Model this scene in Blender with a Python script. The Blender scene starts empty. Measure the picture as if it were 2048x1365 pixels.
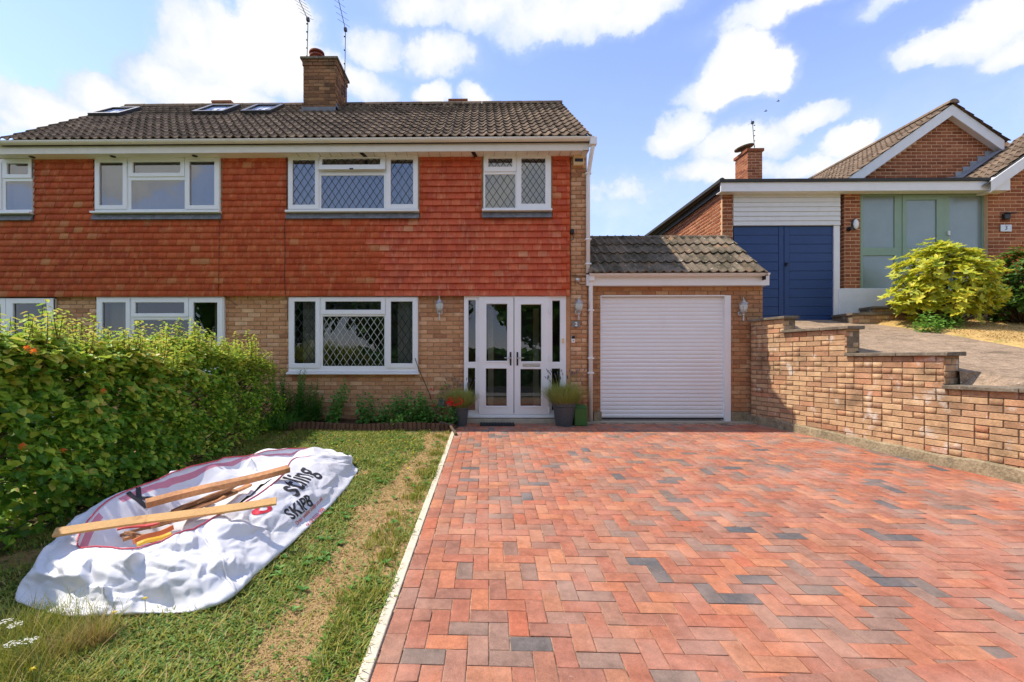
import bpy, math, random
import numpy as np
from mathutils import Vector, Matrix, noise as mnoise
from mathutils.bvhtree import BVHTree

random.seed(7)
rng = np.random.default_rng(7)
C = bpy.context.scene.collection
R = math.radians

# ------------------------------------------------------------------ camera
CAM_F, CAM_CX, CAM_CY, CAM_YAW, ZC = 890.0, 948.0, 718.0, 0.014, 1.09
cam_data = bpy.data.cameras.new('camera')
cam = bpy.data.objects.new('camera', cam_data)
C.objects.link(cam)
cam.location = (0, 0, ZC)
cam.rotation_euler = (math.pi / 2, 0, CAM_YAW)
cam_data.sensor_width = 36
cam_data.lens = CAM_F / 2048 * 36
cam_data.shift_x = (1024 - CAM_CX) / 2048
cam_data.shift_y = (CAM_CY - 682.5) / 2048
cam_data.clip_start = 0.05
cam_data.clip_end = 2000
bpy.context.scene.camera = cam

sA, cA = math.sin(CAM_YAW), math.cos(CAM_YAW)
SLOPE = 0.0506
def ray(px, py):
    u = (px - CAM_CX) / CAM_F; v = (CAM_CY - py) / CAM_F
    return (-sA + u * cA, cA + u * sA, v)
def at(px, py, Y):
    d = ray(px, py); t = Y / d[1]
    return (t * d[0], Y, ZC + t * d[2])
def gz(y):
    return -SLOPE * (7.74 - max(y, -4.0)) if y < 7.74 else 0.0
def G(px, py, h=0.0):
    d = ray(px, py)
    t = (h - SLOPE * 7.74 - ZC) / (d[2] - SLOPE * d[1])
    return Vector((t * d[0], t * d[1], ZC + t * d[2]))
def proj(p):
    f = -sA * p[0] + cA * p[1]; r = cA * p[0] + sA * p[1]
    if f < .1: return None
    return (CAM_CX + CAM_F * r / f, CAM_CY - CAM_F * (p[2] - ZC) / f, f)

# ------------------------------------------------------------------ sky, sun, exposure
SUN_TRAVEL = Vector((0.66, -0.085, -1.0)).normalized()
SUN_DIR = -SUN_TRAVEL
SUN_EL = math.asin(SUN_DIR.z)
SUN_AZ = math.atan2(SUN_DIR.x, SUN_DIR.y)
sc = bpy.context.scene
world = bpy.data.worlds.new('World')
sc.world = world
world.use_nodes = True
wn, wl = world.node_tree.nodes, world.node_tree.links
wn.clear()
def wnode(t, **k):
    n = wn.new(t)
    for a, b in k.items(): setattr(n, a, b)
    return n
def wmath(op, a, b=None, c=None, clamp=False):
    n = wnode('ShaderNodeMath', operation=op, use_clamp=clamp)
    for i, v in enumerate((a, b, c)):
        if v is None: continue
        if isinstance(v, (int, float)): n.inputs[i].default_value = v
        else: wl.new(v, n.inputs[i])
    return n.outputs[0]
out = wnode('ShaderNodeOutputWorld')
sky = wnode('ShaderNodeTexSky', sky_type='NISHITA')
sky.sun_disc = False
sky.sun_elevation = SUN_EL
sky.sun_rotation = SUN_AZ
sky.air_density = 1.0; sky.dust_density = 0.05; sky.ozone_density = 3.0
tint = wnode('ShaderNodeMixRGB', blend_type='MULTIPLY'); tint.inputs[0].default_value = 1
wl.new(sky.outputs[0], tint.inputs[1]); tint.inputs[2].default_value = (1.22, 1.04, 1.10, 1)
bg_sky = wnode('ShaderNodeBackground'); wl.new(tint.outputs[0], bg_sky.inputs[0]); bg_sky.inputs[1].default_value = 0.135
tc = wnode('ShaderNodeTexCoord')
gen = tc.outputs['Generated']
n1 = wnode('ShaderNodeTexNoise'); n1.inputs['Scale'].default_value = 5.0; n1.inputs['Detail'].default_value = 9; n1.inputs['Roughness'].default_value = 0.62
wl.new(gen, n1.inputs['Vector'])
v1 = wnode('ShaderNodeVectorMath', operation='SUBTRACT'); wl.new(n1.outputs['Color'], v1.inputs[0]); v1.inputs[1].default_value = (.5, .5, .5)
v2 = wnode('ShaderNodeVectorMath', operation='MULTIPLY_ADD'); wl.new(v1.outputs[0], v2.inputs[0]); v2.inputs[1].default_value = (.10, .10, .11); wl.new(gen, v2.inputs[2])
BLOBS = [  # px, py, rx, ry, weight: cumulus banks around the sky
 (470, 110, 130, 85, 1), (400, 90, 100, 75, 1), (560, 70, 85, 90, 1), (330, 150, 80, 50, .9), (590, 150, 120, 60, .9), (430, 190, 170, 45, .8),
 (220, 190, 90, 45, 1), (110, 215, 100, 42, 1), (150, 250, 150, 35, .8), (0, 250, 35, 25, .6),
 (760, 100, 90, 50, .62), (880, 110, 110, 48, .62), (740, 180, 90, 45, .6), (865, 195, 50, 28, .9), (955, 197, 45, 22, .8),
 (850, 10, 130, 40, .8), (960, 25, 140, 38, .75), (1130, 30, 230, 45, .85), (1250, 30, 140, 32, .8), (1560, 18, 200, 30, .5), (1800, 0, 120, 25, .5),
 (1465, 130, 70, 62, 1), (1440, 185, 90, 45, .95), (1530, 160, 55, 50, .85), (1370, 265, 72, 42, 1), (1330, 290, 50, 32, .9), (1480, 290, 120, 45, .72),
 (1620, 235, 70, 28, .75), (1700, 270, 65, 30, .8), (1600, 320, 160, 32, .6), (1450, 340, 180, 36, .55),
 (1880, 95, 95, 34, .95), (1960, 90, 85, 45, .9), (2010, 40, 75, 60, 1), (2040, 110, 90, 35, .9), (1250, 400, 170, 60, .3), (60, 240, 120, 30, .6),
 (-150, 150, 160, 80, .9), (2350, 90, 240, 70, .9), (-420, 60, 200, 90, .8)]
acc = None
for (px, py, rx, ry, w) in BLOBS:
    d = Vector(ray(px, py)); k = 1 / d.length; d = d * k
    r1, r2 = rx / CAM_F * k * 1.22, ry / CAM_F * k * 1.25
    s = wnode('ShaderNodeVectorMath', operation='SUBTRACT'); wl.new(v2.outputs[0], s.inputs[0]); s.inputs[1].default_value = d
    m = wnode('ShaderNodeVectorMath', operation='MULTIPLY'); wl.new(s.outputs[0], m.inputs[0]); m.inputs[1].default_value = (1 / r1, 1 / r1, 1 / r2)
    L = wnode('ShaderNodeVectorMath', operation='LENGTH'); wl.new(m.outputs[0], L.inputs[0])
    val = wmath('MULTIPLY', wmath('SUBTRACT', 1.0, L.outputs['Value'], clamp=True), w)
    acc = val if acc is None else wmath('MAXIMUM', acc, val)
# further cumulus over the rest of the sky, behind and above the camera
sep = wnode('ShaderNodeSeparateXYZ'); wl.new(gen, sep.inputs[0])
n3 = wnode('ShaderNodeTexNoise'); n3.inputs['Scale'].default_value = 2.6; n3.inputs['Detail'].default_value = 7
wl.new(v2.outputs[0], n3.inputs['Vector'])
mr = wnode('ShaderNodeMapRange'); wl.new(n3.outputs[0], mr.inputs['Value']); mr.inputs['From Min'].default_value = .50; mr.inputs['From Max'].default_value = .64
away = wnode('ShaderNodeMapRange'); wl.new(sep.outputs[1], away.inputs['Value']); away.inputs['From Min'].default_value = .45; away.inputs['From Max'].default_value = .15
rest = wmath('MULTIPLY', mr.outputs[0], away.outputs[0])
acc = wmath('MAXIMUM', acc, wmath('MULTIPLY', rest, .8))
n2 = wnode('ShaderNodeTexNoise'); n2.inputs['Scale'].default_value = 11.0; n2.inputs['Detail'].default_value = 10; n2.inputs['Roughness'].default_value = .62
wl.new(gen, n2.inputs['Vector'])
cov = wmath('ADD', acc, wmath('MULTIPLY', wmath('SUBTRACT', n2.outputs[0], .5), .72))
cm = wnode('ShaderNodeMapRange', interpolation_type='SMOOTHSTEP'); wl.new(cov, cm.inputs['Value'])
cm.inputs['From Min'].default_value = .16; cm.inputs['From Max'].default_value = .38
halo = wnode('ShaderNodeMapRange', interpolation_type='SMOOTHSTEP'); wl.new(wmath('ADD', acc, wmath('MULTIPLY', wmath('SUBTRACT', n2.outputs[0], .5), .3)), halo.inputs['Value'])
halo.inputs['From Min'].default_value = .0; halo.inputs['From Max'].default_value = .5; halo.inputs['To Max'].default_value = .5
# thin veil near the horizon
veil = wnode('ShaderNodeMapRange', interpolation_type='SMOOTHSTEP'); wl.new(sep.outputs[2], veil.inputs['Value'])
veil.inputs['From Min'].default_value = .56; veil.inputs['From Max'].default_value = .05; veil.inputs['To Max'].default_value = .75
fac = wmath('MAXIMUM', wmath('MAXIMUM', cm.outputs[0], halo.outputs[0]), wmath('MULTIPLY', veil.outputs[0], wmath('ADD', n3.outputs[0], .45)), clamp=True)
n4 = wnode('ShaderNodeTexNoise'); n4.inputs['Scale'].default_value = 7.0; n4.inputs['Detail'].default_value = 9; n4.inputs['Roughness'].default_value = .58
v4 = wnode('ShaderNodeVectorMath', operation='ADD'); wl.new(v2.outputs[0], v4.inputs[0]); v4.inputs[1].default_value = (.03, 0, -.04); wl.new(v4.outputs[0], n4.inputs['Vector'])
shade = wmath('ADD', wmath('MULTIPLY', cov, .75), wmath('MULTIPLY', wmath('SUBTRACT', n4.outputs[0], .5), 1.5))
cr = wnode('ShaderNodeValToRGB'); wl.new(shade, cr.inputs[0])
cr.color_ramp.elements[0].position = .0; cr.color_ramp.elements[0].color = (.58, .72, 1.0, 1)
cr.color_ramp.elements[1].position = .48; cr.color_ramp.elements[1].color = (1.0, 1.0, 1.0, 1)
e = cr.color_ramp.elements.new(.22); e.color = (.80, .86, .99, 1)
bg_cloud = wnode('ShaderNodeBackground'); wl.new(cr.outputs[0], bg_cloud.inputs[0]); bg_cloud.inputs[1].default_value = 0.50
mixw = wnode('ShaderNodeMixShader'); wl.new(fac, mixw.inputs[0]); wl.new(bg_sky.outputs[0], mixw.inputs[1]); wl.new(bg_cloud.outputs[0], mixw.inputs[2])
wl.new(mixw.outputs[0], out.inputs[0])

sun_data = bpy.data.lights.new('sun', 'SUN'); sun_data.energy = 2.7; sun_data.angle = R(0.53); sun_data.color = (1.0, .92, .80)
sun = bpy.data.objects.new('sun', sun_data); C.objects.link(sun)
sun.rotation_euler = SUN_TRAVEL.to_track_quat('-Z', 'Y').to_euler()
sun.location = (-10, 2, 20)
sc.view_settings.view_transform = 'Standard'; sc.view_settings.look = 'None'
sc.view_settings.exposure = 1.1; sc.view_settings.gamma = 1.0; sc.view_settings.use_curve_mapping = False
sc.cycles.max_bounces = 8; sc.cycles.transparent_max_bounces = 12; sc.cycles.caustics_reflective = False; sc.cycles.caustics_refractive = False

# ------------------------------------------------------------------ materials
def mat(name, col=(.5, .5, .5), rough=.8, palette=None, interp='LINEAR', noise=None, bump=None, stains=(), metal=0.0, trans=0.0, spec=.4, attr='rnd', grain=None):
    m = bpy.data.materials.new(name); m.use_nodes = True
    N, L = m.node_tree.nodes, m.node_tree.links
    N.clear()
    o = N.new('ShaderNodeOutputMaterial'); b = N.new('ShaderNodeBsdfPrincipled')
    b.inputs['Roughness'].default_value = rough; b.inputs['Metallic'].default_value = metal
    b.inputs['Specular IOR Level'].default_value = spec
    geo = N.new('ShaderNodeNewGeometry'); pos = geo.outputs['Position']
    cur = None
    if palette:
        a = N.new('ShaderNodeAttribute'); a.attribute_name = attr
        oi = N.new('ShaderNodeObjectInfo')
        ad = N.new('ShaderNodeMath'); ad.operation = 'ADD'; L.new(a.outputs['Fac'], ad.inputs[0]); L.new(oi.outputs['Random'], ad.inputs[1])
        fr = N.new('ShaderNodeMath'); fr.operation = 'FRACT'; L.new(ad.outputs[0], fr.inputs[0])
        rp = N.new('ShaderNodeValToRGB'); rp.color_ramp.interpolation = interp
        es = rp.color_ramp.elements
        es[0].position = palette[0][0]; es[0].color = (*palette[0][1], 1)
        es[1].position = palette[-1][0]; es[1].color = (*palette[-1][1], 1)
        for p_, c_ in palette[1:-1]:
            e_ = es.new(p_); e_.color = (*c_, 1)
        L.new(fr.outputs[0], rp.inputs[0]); cur = rp.outputs[0]
        # shift the texture space from piece to piece
        sm = N.new('ShaderNodeVectorMath'); sm.operation = 'MULTIPLY_ADD'
        L.new(pos, sm.inputs[2]); sm.inputs[1].default_value = (17, 31, 23)
        cb = N.new('ShaderNodeCombineXYZ')
        for i in range(3): L.new(fr.outputs[0], cb.inputs[i])
        L.new(cb.outputs[0], sm.inputs[0]); ppos = sm.outputs[0]
    else:
        rgb = N.new('ShaderNodeRGB'); rgb.outputs[0].default_value = (*col, 1); cur = rgb.outputs[0]; ppos = pos
    def tex(scale, vec, detail=6, rough_=.6, stretch=None):
        n = N.new('ShaderNodeTexNoise'); n.inputs['Scale'].default_value = scale; n.inputs['Detail'].default_value = detail; n.inputs['Roughness'].default_value = rough_
        if stretch:
            vm = N.new('ShaderNodeVectorMath'); vm.operation = 'MULTIPLY'; L.new(vec, vm.inputs[0]); vm.inputs[1].default_value = stretch; vec = vm.outputs[0]
        L.new(vec, n.inputs['Vector']); return n.outputs[0]
    for ns in (noise if isinstance(noise, list) else [noise] if noise else []):
        st = ns[2] if len(ns) > 2 else None
        t = tex(ns[0], ppos, stretch=st)
        r_ = N.new('ShaderNodeMapRange'); L.new(t, r_.inputs['Value']); r_.inputs['From Min'].default_value = .3; r_.inputs['From Max'].default_value = .7
        r_.inputs['To Min'].default_value = 1 - ns[1]; r_.inputs['To Max'].default_value = 1 + ns[1]
        mx = N.new('ShaderNodeVectorMath'); mx.operation = 'SCALE'; L.new(cur, mx.inputs[0]); L.new(r_.outputs[0], mx.inputs['Scale']); cur = mx.outputs[0]
    for s_ in stains:   # (colour, scale, lo, hi, strength[, stretch])
        t = tex(s_[1], pos, detail=8, stretch=s_[5] if len(s_) > 5 else None)
        r_ = N.new('ShaderNodeMapRange'); L.new(t, r_.inputs['Value']); r_.inputs['From Min'].default_value = s_[2]; r_.inputs['From Max'].default_value = s_[3]; r_.inputs['To Max'].default_value = s_[4]
        mx = N.new('ShaderNodeMixRGB'); L.new(r_.outputs[0], mx.inputs[0]); L.new(cur, mx.inputs[1]); mx.inputs[2].default_value = (*s_[0], 1); cur = mx.outputs[0]
    L.new(cur, b.inputs['Base Color'])
    if bump:
        t = tex(bump[0], ppos, detail=5, stretch=bump[2] if len(bump) > 2 else None)
        bm = N.new('ShaderNodeBump'); bm.inputs['Strength'].default_value = bump[1]; bm.inputs['Distance'].default_value = .01
        L.new(t, bm.inputs['Height']); L.new(bm.outputs[0], b.inputs['Normal'])
    sh = b.outputs[0]
    if trans > 0:
        tr = N.new('ShaderNodeBsdfTranslucent'); L.new(cur, tr.inputs[0])
        mx = N.new('ShaderNodeMixShader'); mx.inputs[0].default_value = trans; L.new(sh, mx.inputs[1]); L.new(tr.outputs[0], mx.inputs[2]); sh = mx.outputs[0]
    L.new(sh, o.inputs[0])
    return m
def glass_mat(name, tintc=(1, 1, 1), ior=1.9, rough=0.0):
    m = bpy.data.materials.new(name); m.use_nodes = True
    N, L = m.node_tree.nodes, m.node_tree.links; N.clear()
    o = N.new('ShaderNodeOutputMaterial'); g = N.new('ShaderNodeBsdfGlossy'); g.inputs['Roughness'].default_value = rough
    t = N.new('ShaderNodeBsdfTransparent'); t.inputs[0].default_value = (*tintc, 1)
    f = N.new('ShaderNodeFresnel'); f.inputs[0].default_value = ior
    x = N.new('ShaderNodeMixShader'); L.new(f.outputs[0], x.inputs[0]); L.new(t.outputs[0], x.inputs[1]); L.new(g.outputs[0], x.inputs[2]); L.new(x.outputs[0], o.inputs[0])
    return m

M = {}
M['brick'] = mat('buff_brick', palette=[(0, (0.462, 0.227, 0.108)), (.25, (0.583, 0.324, 0.167)), (.45, (0.484, 0.232, 0.113)), (.65, (0.704, 0.432, 0.248)), (.82, (0.363, 0.162, 0.081)), (1, (0.572, 0.302, 0.157))], noise=[(9, .16), (60, .12)], bump=(90, .5), rough=.9, spec=.15,
    stains=[((.5, .36, .24), 2.2, .56, .75, .35)])
M['brick_garage'] = mat('garage_brick', palette=[(0, (0.374, 0.166, 0.078)), (.3, (0.484, 0.269, 0.13)), (.55, (0.418, 0.192, 0.091)), (.8, (0.517, 0.32, 0.169)), (1, (0.33, 0.154, 0.078))], noise=[(9, .16), (60, .12)], bump=(90, .5), rough=.9, spec=.15,
    stains=[((.6, .5, .42), 5, .64, .74, .5)])
M['mortar'] = mat('mortar', (.36, .25, .15), noise=(40, .2), bump=(80, .5), rough=.95, spec=.1)
M['brick_wall'] = mat('weathered_brick', palette=[(0, (0.451, 0.281, 0.158)), (.12, (0.558, 0.359, 0.198)), (.24, (0.344, 0.191, 0.109)), (.38, (0.594, 0.405, 0.227)), (.5, (0.403, 0.225, 0.128)), (.58, (0.522, 0.337, 0.187)), (.68, (0.475, 0.225, 0.123)), (.74, (0.356, 0.213, 0.128)), (.88, (0.57, 0.381, 0.208)), (.975, (0.498, 0.303, 0.177)), (.987, (0.547, 0.18, 0.0889)), (1, (0.439, 0.269, 0.158))], noise=[(7, .2), (50, .15)], bump=(60, .7), rough=.95, spec=.12,
    stains=[((.68, .60, .50), 4.5, .58, .68, .8), ((.10, .075, .05), 2.6, .53, .70, .62), ((.75, .7, .62), 28, .68, .74, .7)])
M['mortar_wall'] = mat('old_mortar', (.22, .165, .11), noise=(30, .3), bump=(60, .8), rough=.97, spec=.1, stains=[((.6, .52, .42), 9, .58, .7, .6)])
M['brick_red'] = mat('red_brick', palette=[(0, (0.27, 0.0893, 0.042)), (.3, (0.346, 0.121, 0.058)), (.6, (0.227, 0.0714, 0.036)), (.8, (0.41, 0.158, 0.075)), (1, (0.302, 0.0998, 0.05))], noise=[(12, .15), (60, .12)], bump=(90, .4), rough=.9, spec=.15)
M['mortar_red'] = mat('pale_mortar', (.66, .42, .25), noise=(40, .15), rough=.95, spec=.1)
M['hung_tile'] = mat('clay_hanging_tile', palette=[(0, (0.504, 0.09, 0.0368)), (.3, (0.56, 0.108, 0.0414)), (.5, (0.459, 0.0768, 0.0345)), (.75, (0.594, 0.138, 0.0552)), (.94, (0.526, 0.0984, 0.0414)), (.97, (0.627, 0.264, 0.127)), (1, (0.47, 0.084, 0.0391))], noise=[(3.5, .14), (45, .1)], bump=(60, .25), rough=.75, spec=.3,
    stains=[((.64, .31, .16), 10, .52, .74, .62, (1.8, 1, .55)), ((.22, .06, .04), 1.7, .60, .8, .35)])
M['roof_tile'] = mat('weathered_roof_tile', palette=[(0, (0.118, 0.0845, 0.0577)), (.3, (0.168, 0.122, 0.0837)), (.6, (0.0896, 0.0639, 0.0446)), (.85, (0.202, 0.146, 0.1)), (1, (0.123, 0.0876, 0.0595))], noise=[(9, .25), (50, .2)], bump=(70, .8), rough=.95, spec=.15,
    stains=[((.42, .36, .28), 6, .60, .75, .55), ((.045, .042, .025), 3.4, .58, .72, .5), ((.20, .075, .035), 2.3, .66, .78, .4)])
M['roof_tile_garage'] = mat('lichened_roof_tile', palette=[(0, (.15, .115, .08)), (.3, (.19, .15, .105)), (.6, (.12, .095, .065)), (.85, (.22, .17, .12)), (1, (.15, .12, .085))], noise=[(9, .25), (50, .25)], bump=(60, 1.0), rough=.95, spec=.15,
    stains=[((.045, .043, .025), 5, .48, .62, .75), ((.55, .52, .45), 17, .63, .70, .8), ((.36, .20, .10), 3.4, .58, .70, .6)])
M['roof_tile_brown'] = mat('brown_roof_tile', palette=[(0, (.20, .14, .095)), (.4, (.27, .195, .135)), (.7, (.15, .105, .07)), (1, (.22, .155, .105))], noise=[(10, .25)], bump=(60, .6), rough=.95, spec=.15, stains=[((.05, .045, .03), 4, .58, .72, .6)])
M['deck'] = mat('roof_underlay', (.03, .027, .024), rough=.95)
M['upvc'] = mat('white_upvc', (.80, .80, .79), rough=.35, noise=(3, .02), spec=.5, stains=[((.55, .50, .43), 2.4, .60, .85, .22, (1, 1, .5))])
M['upvc_cream'] = mat('aged_white_fascia', (.74, .69, .60), rough=.5, noise=(5, .05), spec=.4, stains=[((.42, .36, .27), 3, .60, .75, .35)])
M['soffit'] = mat('soffit_board', (.78, .74, .66), rough=.6, noise=(4, .04), spec=.3)
M['lead'] = mat('lead_flashing', (.17, .175, .18), rough=.6, noise=(12, .3), bump=(20, .5), metal=.3, stains=[((.4, .4, .4), 14, .58, .7, .5)])
M['lead_came'] = mat('window_lead', (.035, .036, .038), rough=.5, metal=.2)
M['lead_pale'] = mat('bright_window_lead', (.62, .62, .56), rough=.4, metal=.3)
M['glass'] = glass_mat('window_glass', (.93, .96, .95))
M['glass_up'] = glass_mat('bright_window_glass', (.95, .97, 1.0), ior=2.7)
M['glass_sky'] = glass_mat('rooflight_glass', (.97, .97, .97), ior=1.15)
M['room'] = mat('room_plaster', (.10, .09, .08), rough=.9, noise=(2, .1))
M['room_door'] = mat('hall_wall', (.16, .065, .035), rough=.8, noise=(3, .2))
M['net'] = mat('net_curtain', (.88, .90, .94), rough=.9, noise=(4, .05), trans=.4)
M['curtain'] = mat('grey_curtain', (.55, .55, .55), rough=.9, trans=.2)
M['curtain_beige'] = mat('beige_curtain', (.48, .44, .34), rough=.9, trans=.2)
M['paver'] = mat('clay_block_paver', palette=[(0, (0.414, 0.148, 0.083)), (.12, (0.351, 0.136, 0.0852)), (.24, (0.461, 0.174, 0.0905)), (.34, (0.276, 0.141, 0.101)), (.44, (0.397, 0.141, 0.0852)), (.52, (0.313, 0.163, 0.112)), (.62, (0.489, 0.196, 0.101)), (.70, (0.259, 0.152, 0.112)), (.78, (0.434, 0.136, 0.0745)), (.85, (0.332, 0.18, 0.127)), (.945, (0.203, 0.148, 0.117)), (.982, (0.138, 0.12, 0.112)), (.993, (0.107, 0.108, 0.112)), (1, (0.461, 0.271, 0.171))], noise=[(9, .20), (34, .14), (150, .16)], bump=(170, .6), rough=.88, spec=.2,
    stains=[((.60, .40, .31), 2.0, .46, .74, .36), ((.64, .52, .45), 22, .68, .76, .5), ((.14, .085, .07), 11, .62, .80, .45), ((.05, .035, .03), 5.3, .735, .775, .7)])
M['joint_sand'] = mat('jointing_sand', (.50, .34, .22), rough=.98, noise=(60, .35), bump=(120, .9), spec=.1, stains=[((.09, .06, .04), 9, .5, .58, .85)])
M['kerb'] = mat('concrete_kerb', (.62, .54, .41), rough=.9, noise=[(8, .08), (70, .1)], bump=(90, .4), spec=.2, stains=[((.38, .31, .21), 6, .58, .75, .35)])
M['concrete'] = mat('old_concrete', (.30, .24, .15), rough=.95, noise=[(5, .25), (40, .25)], bump=(40, 1.0), spec=.15, stains=[((.09, .075, .04), 6, .52, .68, .6), ((.5, .43, .32), 18, .62, .7, .5)])
M['coping'] = mat('coping_slab', (.20, .165, .12), rough=.95, noise=[(6, .3), (45, .3)], bump=(50, .9), spec=.15, stains=[((.07, .06, .045), 5, .5, .66, .6), ((.45, .40, .32), 22, .62, .7, .5)])
M['step'] = mat('door_step', (.42, .36, .27), rough=.9, noise=(10, .15), bump=(50, .4))
M['plinth'] = mat('plinth_render', (.20, .155, .12), rough=.9, noise=(8, .2), bump=(40, .5))
M['black_rubber'] = mat('black_rubber', (.02, .02, .022), rough=.8)
M['pot'] = mat('grey_plastic_pot', (.065, .075, .08), rough=.5, noise=(20, .15))
M['pot_rim'] = mat('purple_plastic', (.16, .06, .16), rough=.5)
M['soil'] = mat('soil', (.09, .055, .032), rough=.98, noise=(20, .4), bump=(40, 1.0), spec=.1)
M['green_box'] = mat('green_plastic', (.045, .135, .03), rough=.45, noise=(10, .1))
M['grey_box'] = mat('grey_plastic', (.20, .21, .21), rough=.5)
M['silver'] = mat('brushed_silver', (.50, .50, .48), rough=.35, metal=.7, noise=(20, .1))
M['frosted'] = mat('lantern_glass', (.55, .58, .55), rough=.15, spec=.8)
M['alarm'] = mat('alarm_cover', (.72, .52, .28), rough=.5, noise=(4, .1))
M['dark_blue'] = mat('dark_blue_band', (.02, .025, .045), rough=.4)
M['black'] = mat('black_metal', (.015, .015, .016), rough=.45)
M['cable'] = mat('black_cable', (.02, .018, .017), rough=.6)
M['letter'] = mat('dark_lettering', (.03, .03, .035), rough=.6)
M['plaque'] = mat('slate_plaque', (.20, .21, .20), rough=.7, noise=(25, .3))
M['white_letter'] = mat('white_lettering', (.75, .75, .72), rough=.6)
M['blue'] = mat('blue_paint', (.012, .045, .155), rough=.42, noise=(6, .07), bump=(30, .08), spec=.45)
M['clad'] = mat('white_cladding', (.70, .69, .66), rough=.5, noise=(6, .04), stains=[((.45, .38, .27), 4, .62, .8, .3)])
M['white_paint'] = mat('white_paint', (.76, .76, .76), rough=.55, noise=(5, .04), bump=(20, .1), stains=[((.5, .46, .4), 5, .62, .8, .25)])
M['render_white'] = mat('white_masonry_paint', (.72, .74, .76), rough=.8, noise=(6, .05), bump=(25, .3))
M['sage'] = mat('sage_green_frame', (.24, .335, .24), rough=.4, noise=(6, .03))
M['obscure'] = mat('frosted_glass', (.20, .26, .255), rough=.22, noise=(1.1, .14), spec=.9)
M['felt'] = mat('roof_felt', (.045, .045, .042), rough=.85, noise=(20, .2))
M['gutter_dark'] = mat('black_gutter', (.04, .04, .042), rough=.4)
M['bark'] = mat('bark', (.11, .075, .045), rough=.9, noise=(30, .3), bump=(60, .6))
M['terracotta'] = mat('terracotta_pot', (.22, .055, .035), rough=.8, noise=(10, .2))
M['aerial'] = mat('aerial_metal', (.07, .07, .07), rough=.5, metal=.4)
M['wood_new'] = mat('planed_pine', (.60, .34, .12), rough=.7, stains=[((.30, .14, .05), 7, .62, .70, .6), ((.20, .15, .10), 2.5, .55, .75, .4)], noise=[(4, .15, (1, 1, 1)), (30, .12, (2, 6, 6))], bump=(40, .3))
M['wood_old'] = mat('sawn_timber', (.48, .23, .10), rough=.8, noise=[(6, .25), (40, .2)], bump=(50, .6), stains=[((.25, .10, .045), 9, .55, .7, .6)])
M['wood_dark'] = mat('broken_wood', palette=[(0, (.20, .095, .045)), (.4, (.32, .16, .07)), (.7, (.14, .065, .035)), (1, (.38, .20, .09))], rough=.85, noise=(20, .3), bump=(50, .7))
M['wood_orange'] = mat('orange_painted_wood', (.62, .16, .045), rough=.5, noise=(15, .1))
M['wood_yellow'] = mat('yellow_painted_wood', (.70, .40, .03), rough=.5, noise=(15, .1))
M['wood_red'] = mat('red_strap', (.55, .06, .06), rough=.6)
M['log'] = mat('log_edging', palette=[(0, (.13, .065, .04)), (.5, (.18, .09, .055)), (1, (.10, .05, .03))], rough=.9, noise=(30, .3), bump=(50, .6))
M['road'] = mat('asphalt', (.05, .05, .052), rough=.9, noise=(60, .3), bump=(120, .6))
M['pavement'] = mat('pavement_slab', (.33, .31, .28), rough=.9, noise=(10, .15))
M['ground'] = mat('rough_ground', (.10, .12, .04), rough=.95, noise=(3, .4))
M['ndrive'] = mat('exposed_aggregate_drive', (.33, .235, .155), rough=.95, noise=[(2, .2), (14, .3), (60, .35)], bump=(45, 1.0), spec=.2, stains=[((.11, .08, .05), 2.2, .52, .66, .6, (1, 3, 1)), ((.62, .55, .45), 26, .62, .68, .7)])
M['dry_lawn'] = mat('parched_lawn', (.50, .32, .11), rough=.98, noise=[(4, .2), (30, .3)], bump=(40, 1.0), stains=[((.17, .20, .04), 3.2, .55, .68, .6)])
def leaf(name, pal, trans=.42, rough=.45, spec=.35):
    return mat(name, palette=pal, rough=rough, trans=trans, spec=spec)
M['leaf'] = leaf('hedge_leaf', [(0, (0.09, 0.224, 0.0248)), (.3, (0.143, 0.316, 0.0331)), (.55, (0.226, 0.435, 0.0414)), (.75, (0.39, 0.589, 0.0552)), (.92, (0.66, 0.729, 0.0828)), (1, (0.166, 0.308, 0.0276))])
M['leaf_young'] = leaf('young_hedge_leaf', [(0, (.28, .46, .045)), (.4, (.45, .57, .07)), (.7, (.62, .62, .10)), (.9, (.60, .46, .10)), (1, (.33, .5, .06))])
M['leaf_dark'] = leaf('dark_plant_leaf', [(0, (0.0661, 0.198, 0.0316)), (.5, (0.112, 0.305, 0.0506)), (1, (0.198, 0.409, 0.0633))])
M['leaf_gold'] = leaf('golden_shrub_leaf', [(0, (.40, .50, .04)), (.3, (.62, .62, .05)), (.6, (.78, .66, .06)), (.8, (.34, .46, .04)), (1, (.70, .70, .16))])
M['leaf_pyr'] = leaf('firethorn_leaf', [(0, (.05, .13, .02)), (.5, (.09, .2, .025)), (.9, (.16, .28, .03)), (1, (.07, .16, .02))])
M['leaf_rust'] = leaf('rust_berry', [(0, (.42, .12, .02)), (1, (.5, .2, .04))])
M['leaf_bright'] = leaf('bright_weed_leaf', [(0, (.13, .30, .04)), (.5, (.2, .42, .06)), (1, (.3, .5, .08))])
M['lavender'] = leaf('lavender_foliage', [(0, (.26, .34, .08)), (.5, (.38, .44, .10)), (1, (.44, .42, .17))])
M['lav_flower'] = leaf('faded_lavender_flower', [(0, (.12, .10, .16)), (1, (.22, .19, .24))])
M['grass'] = leaf('lawn_grass', [(0, (0.152, 0.197, 0.0225)), (.3, (0.224, 0.279, 0.0315)), (.55, (0.323, 0.328, 0.0405)), (.75, (0.43, 0.361, 0.054)), (.88, (0.538, 0.394, 0.153)), (1, (0.179, 0.238, 0.0315))], trans=.3, rough=.6)
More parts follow.
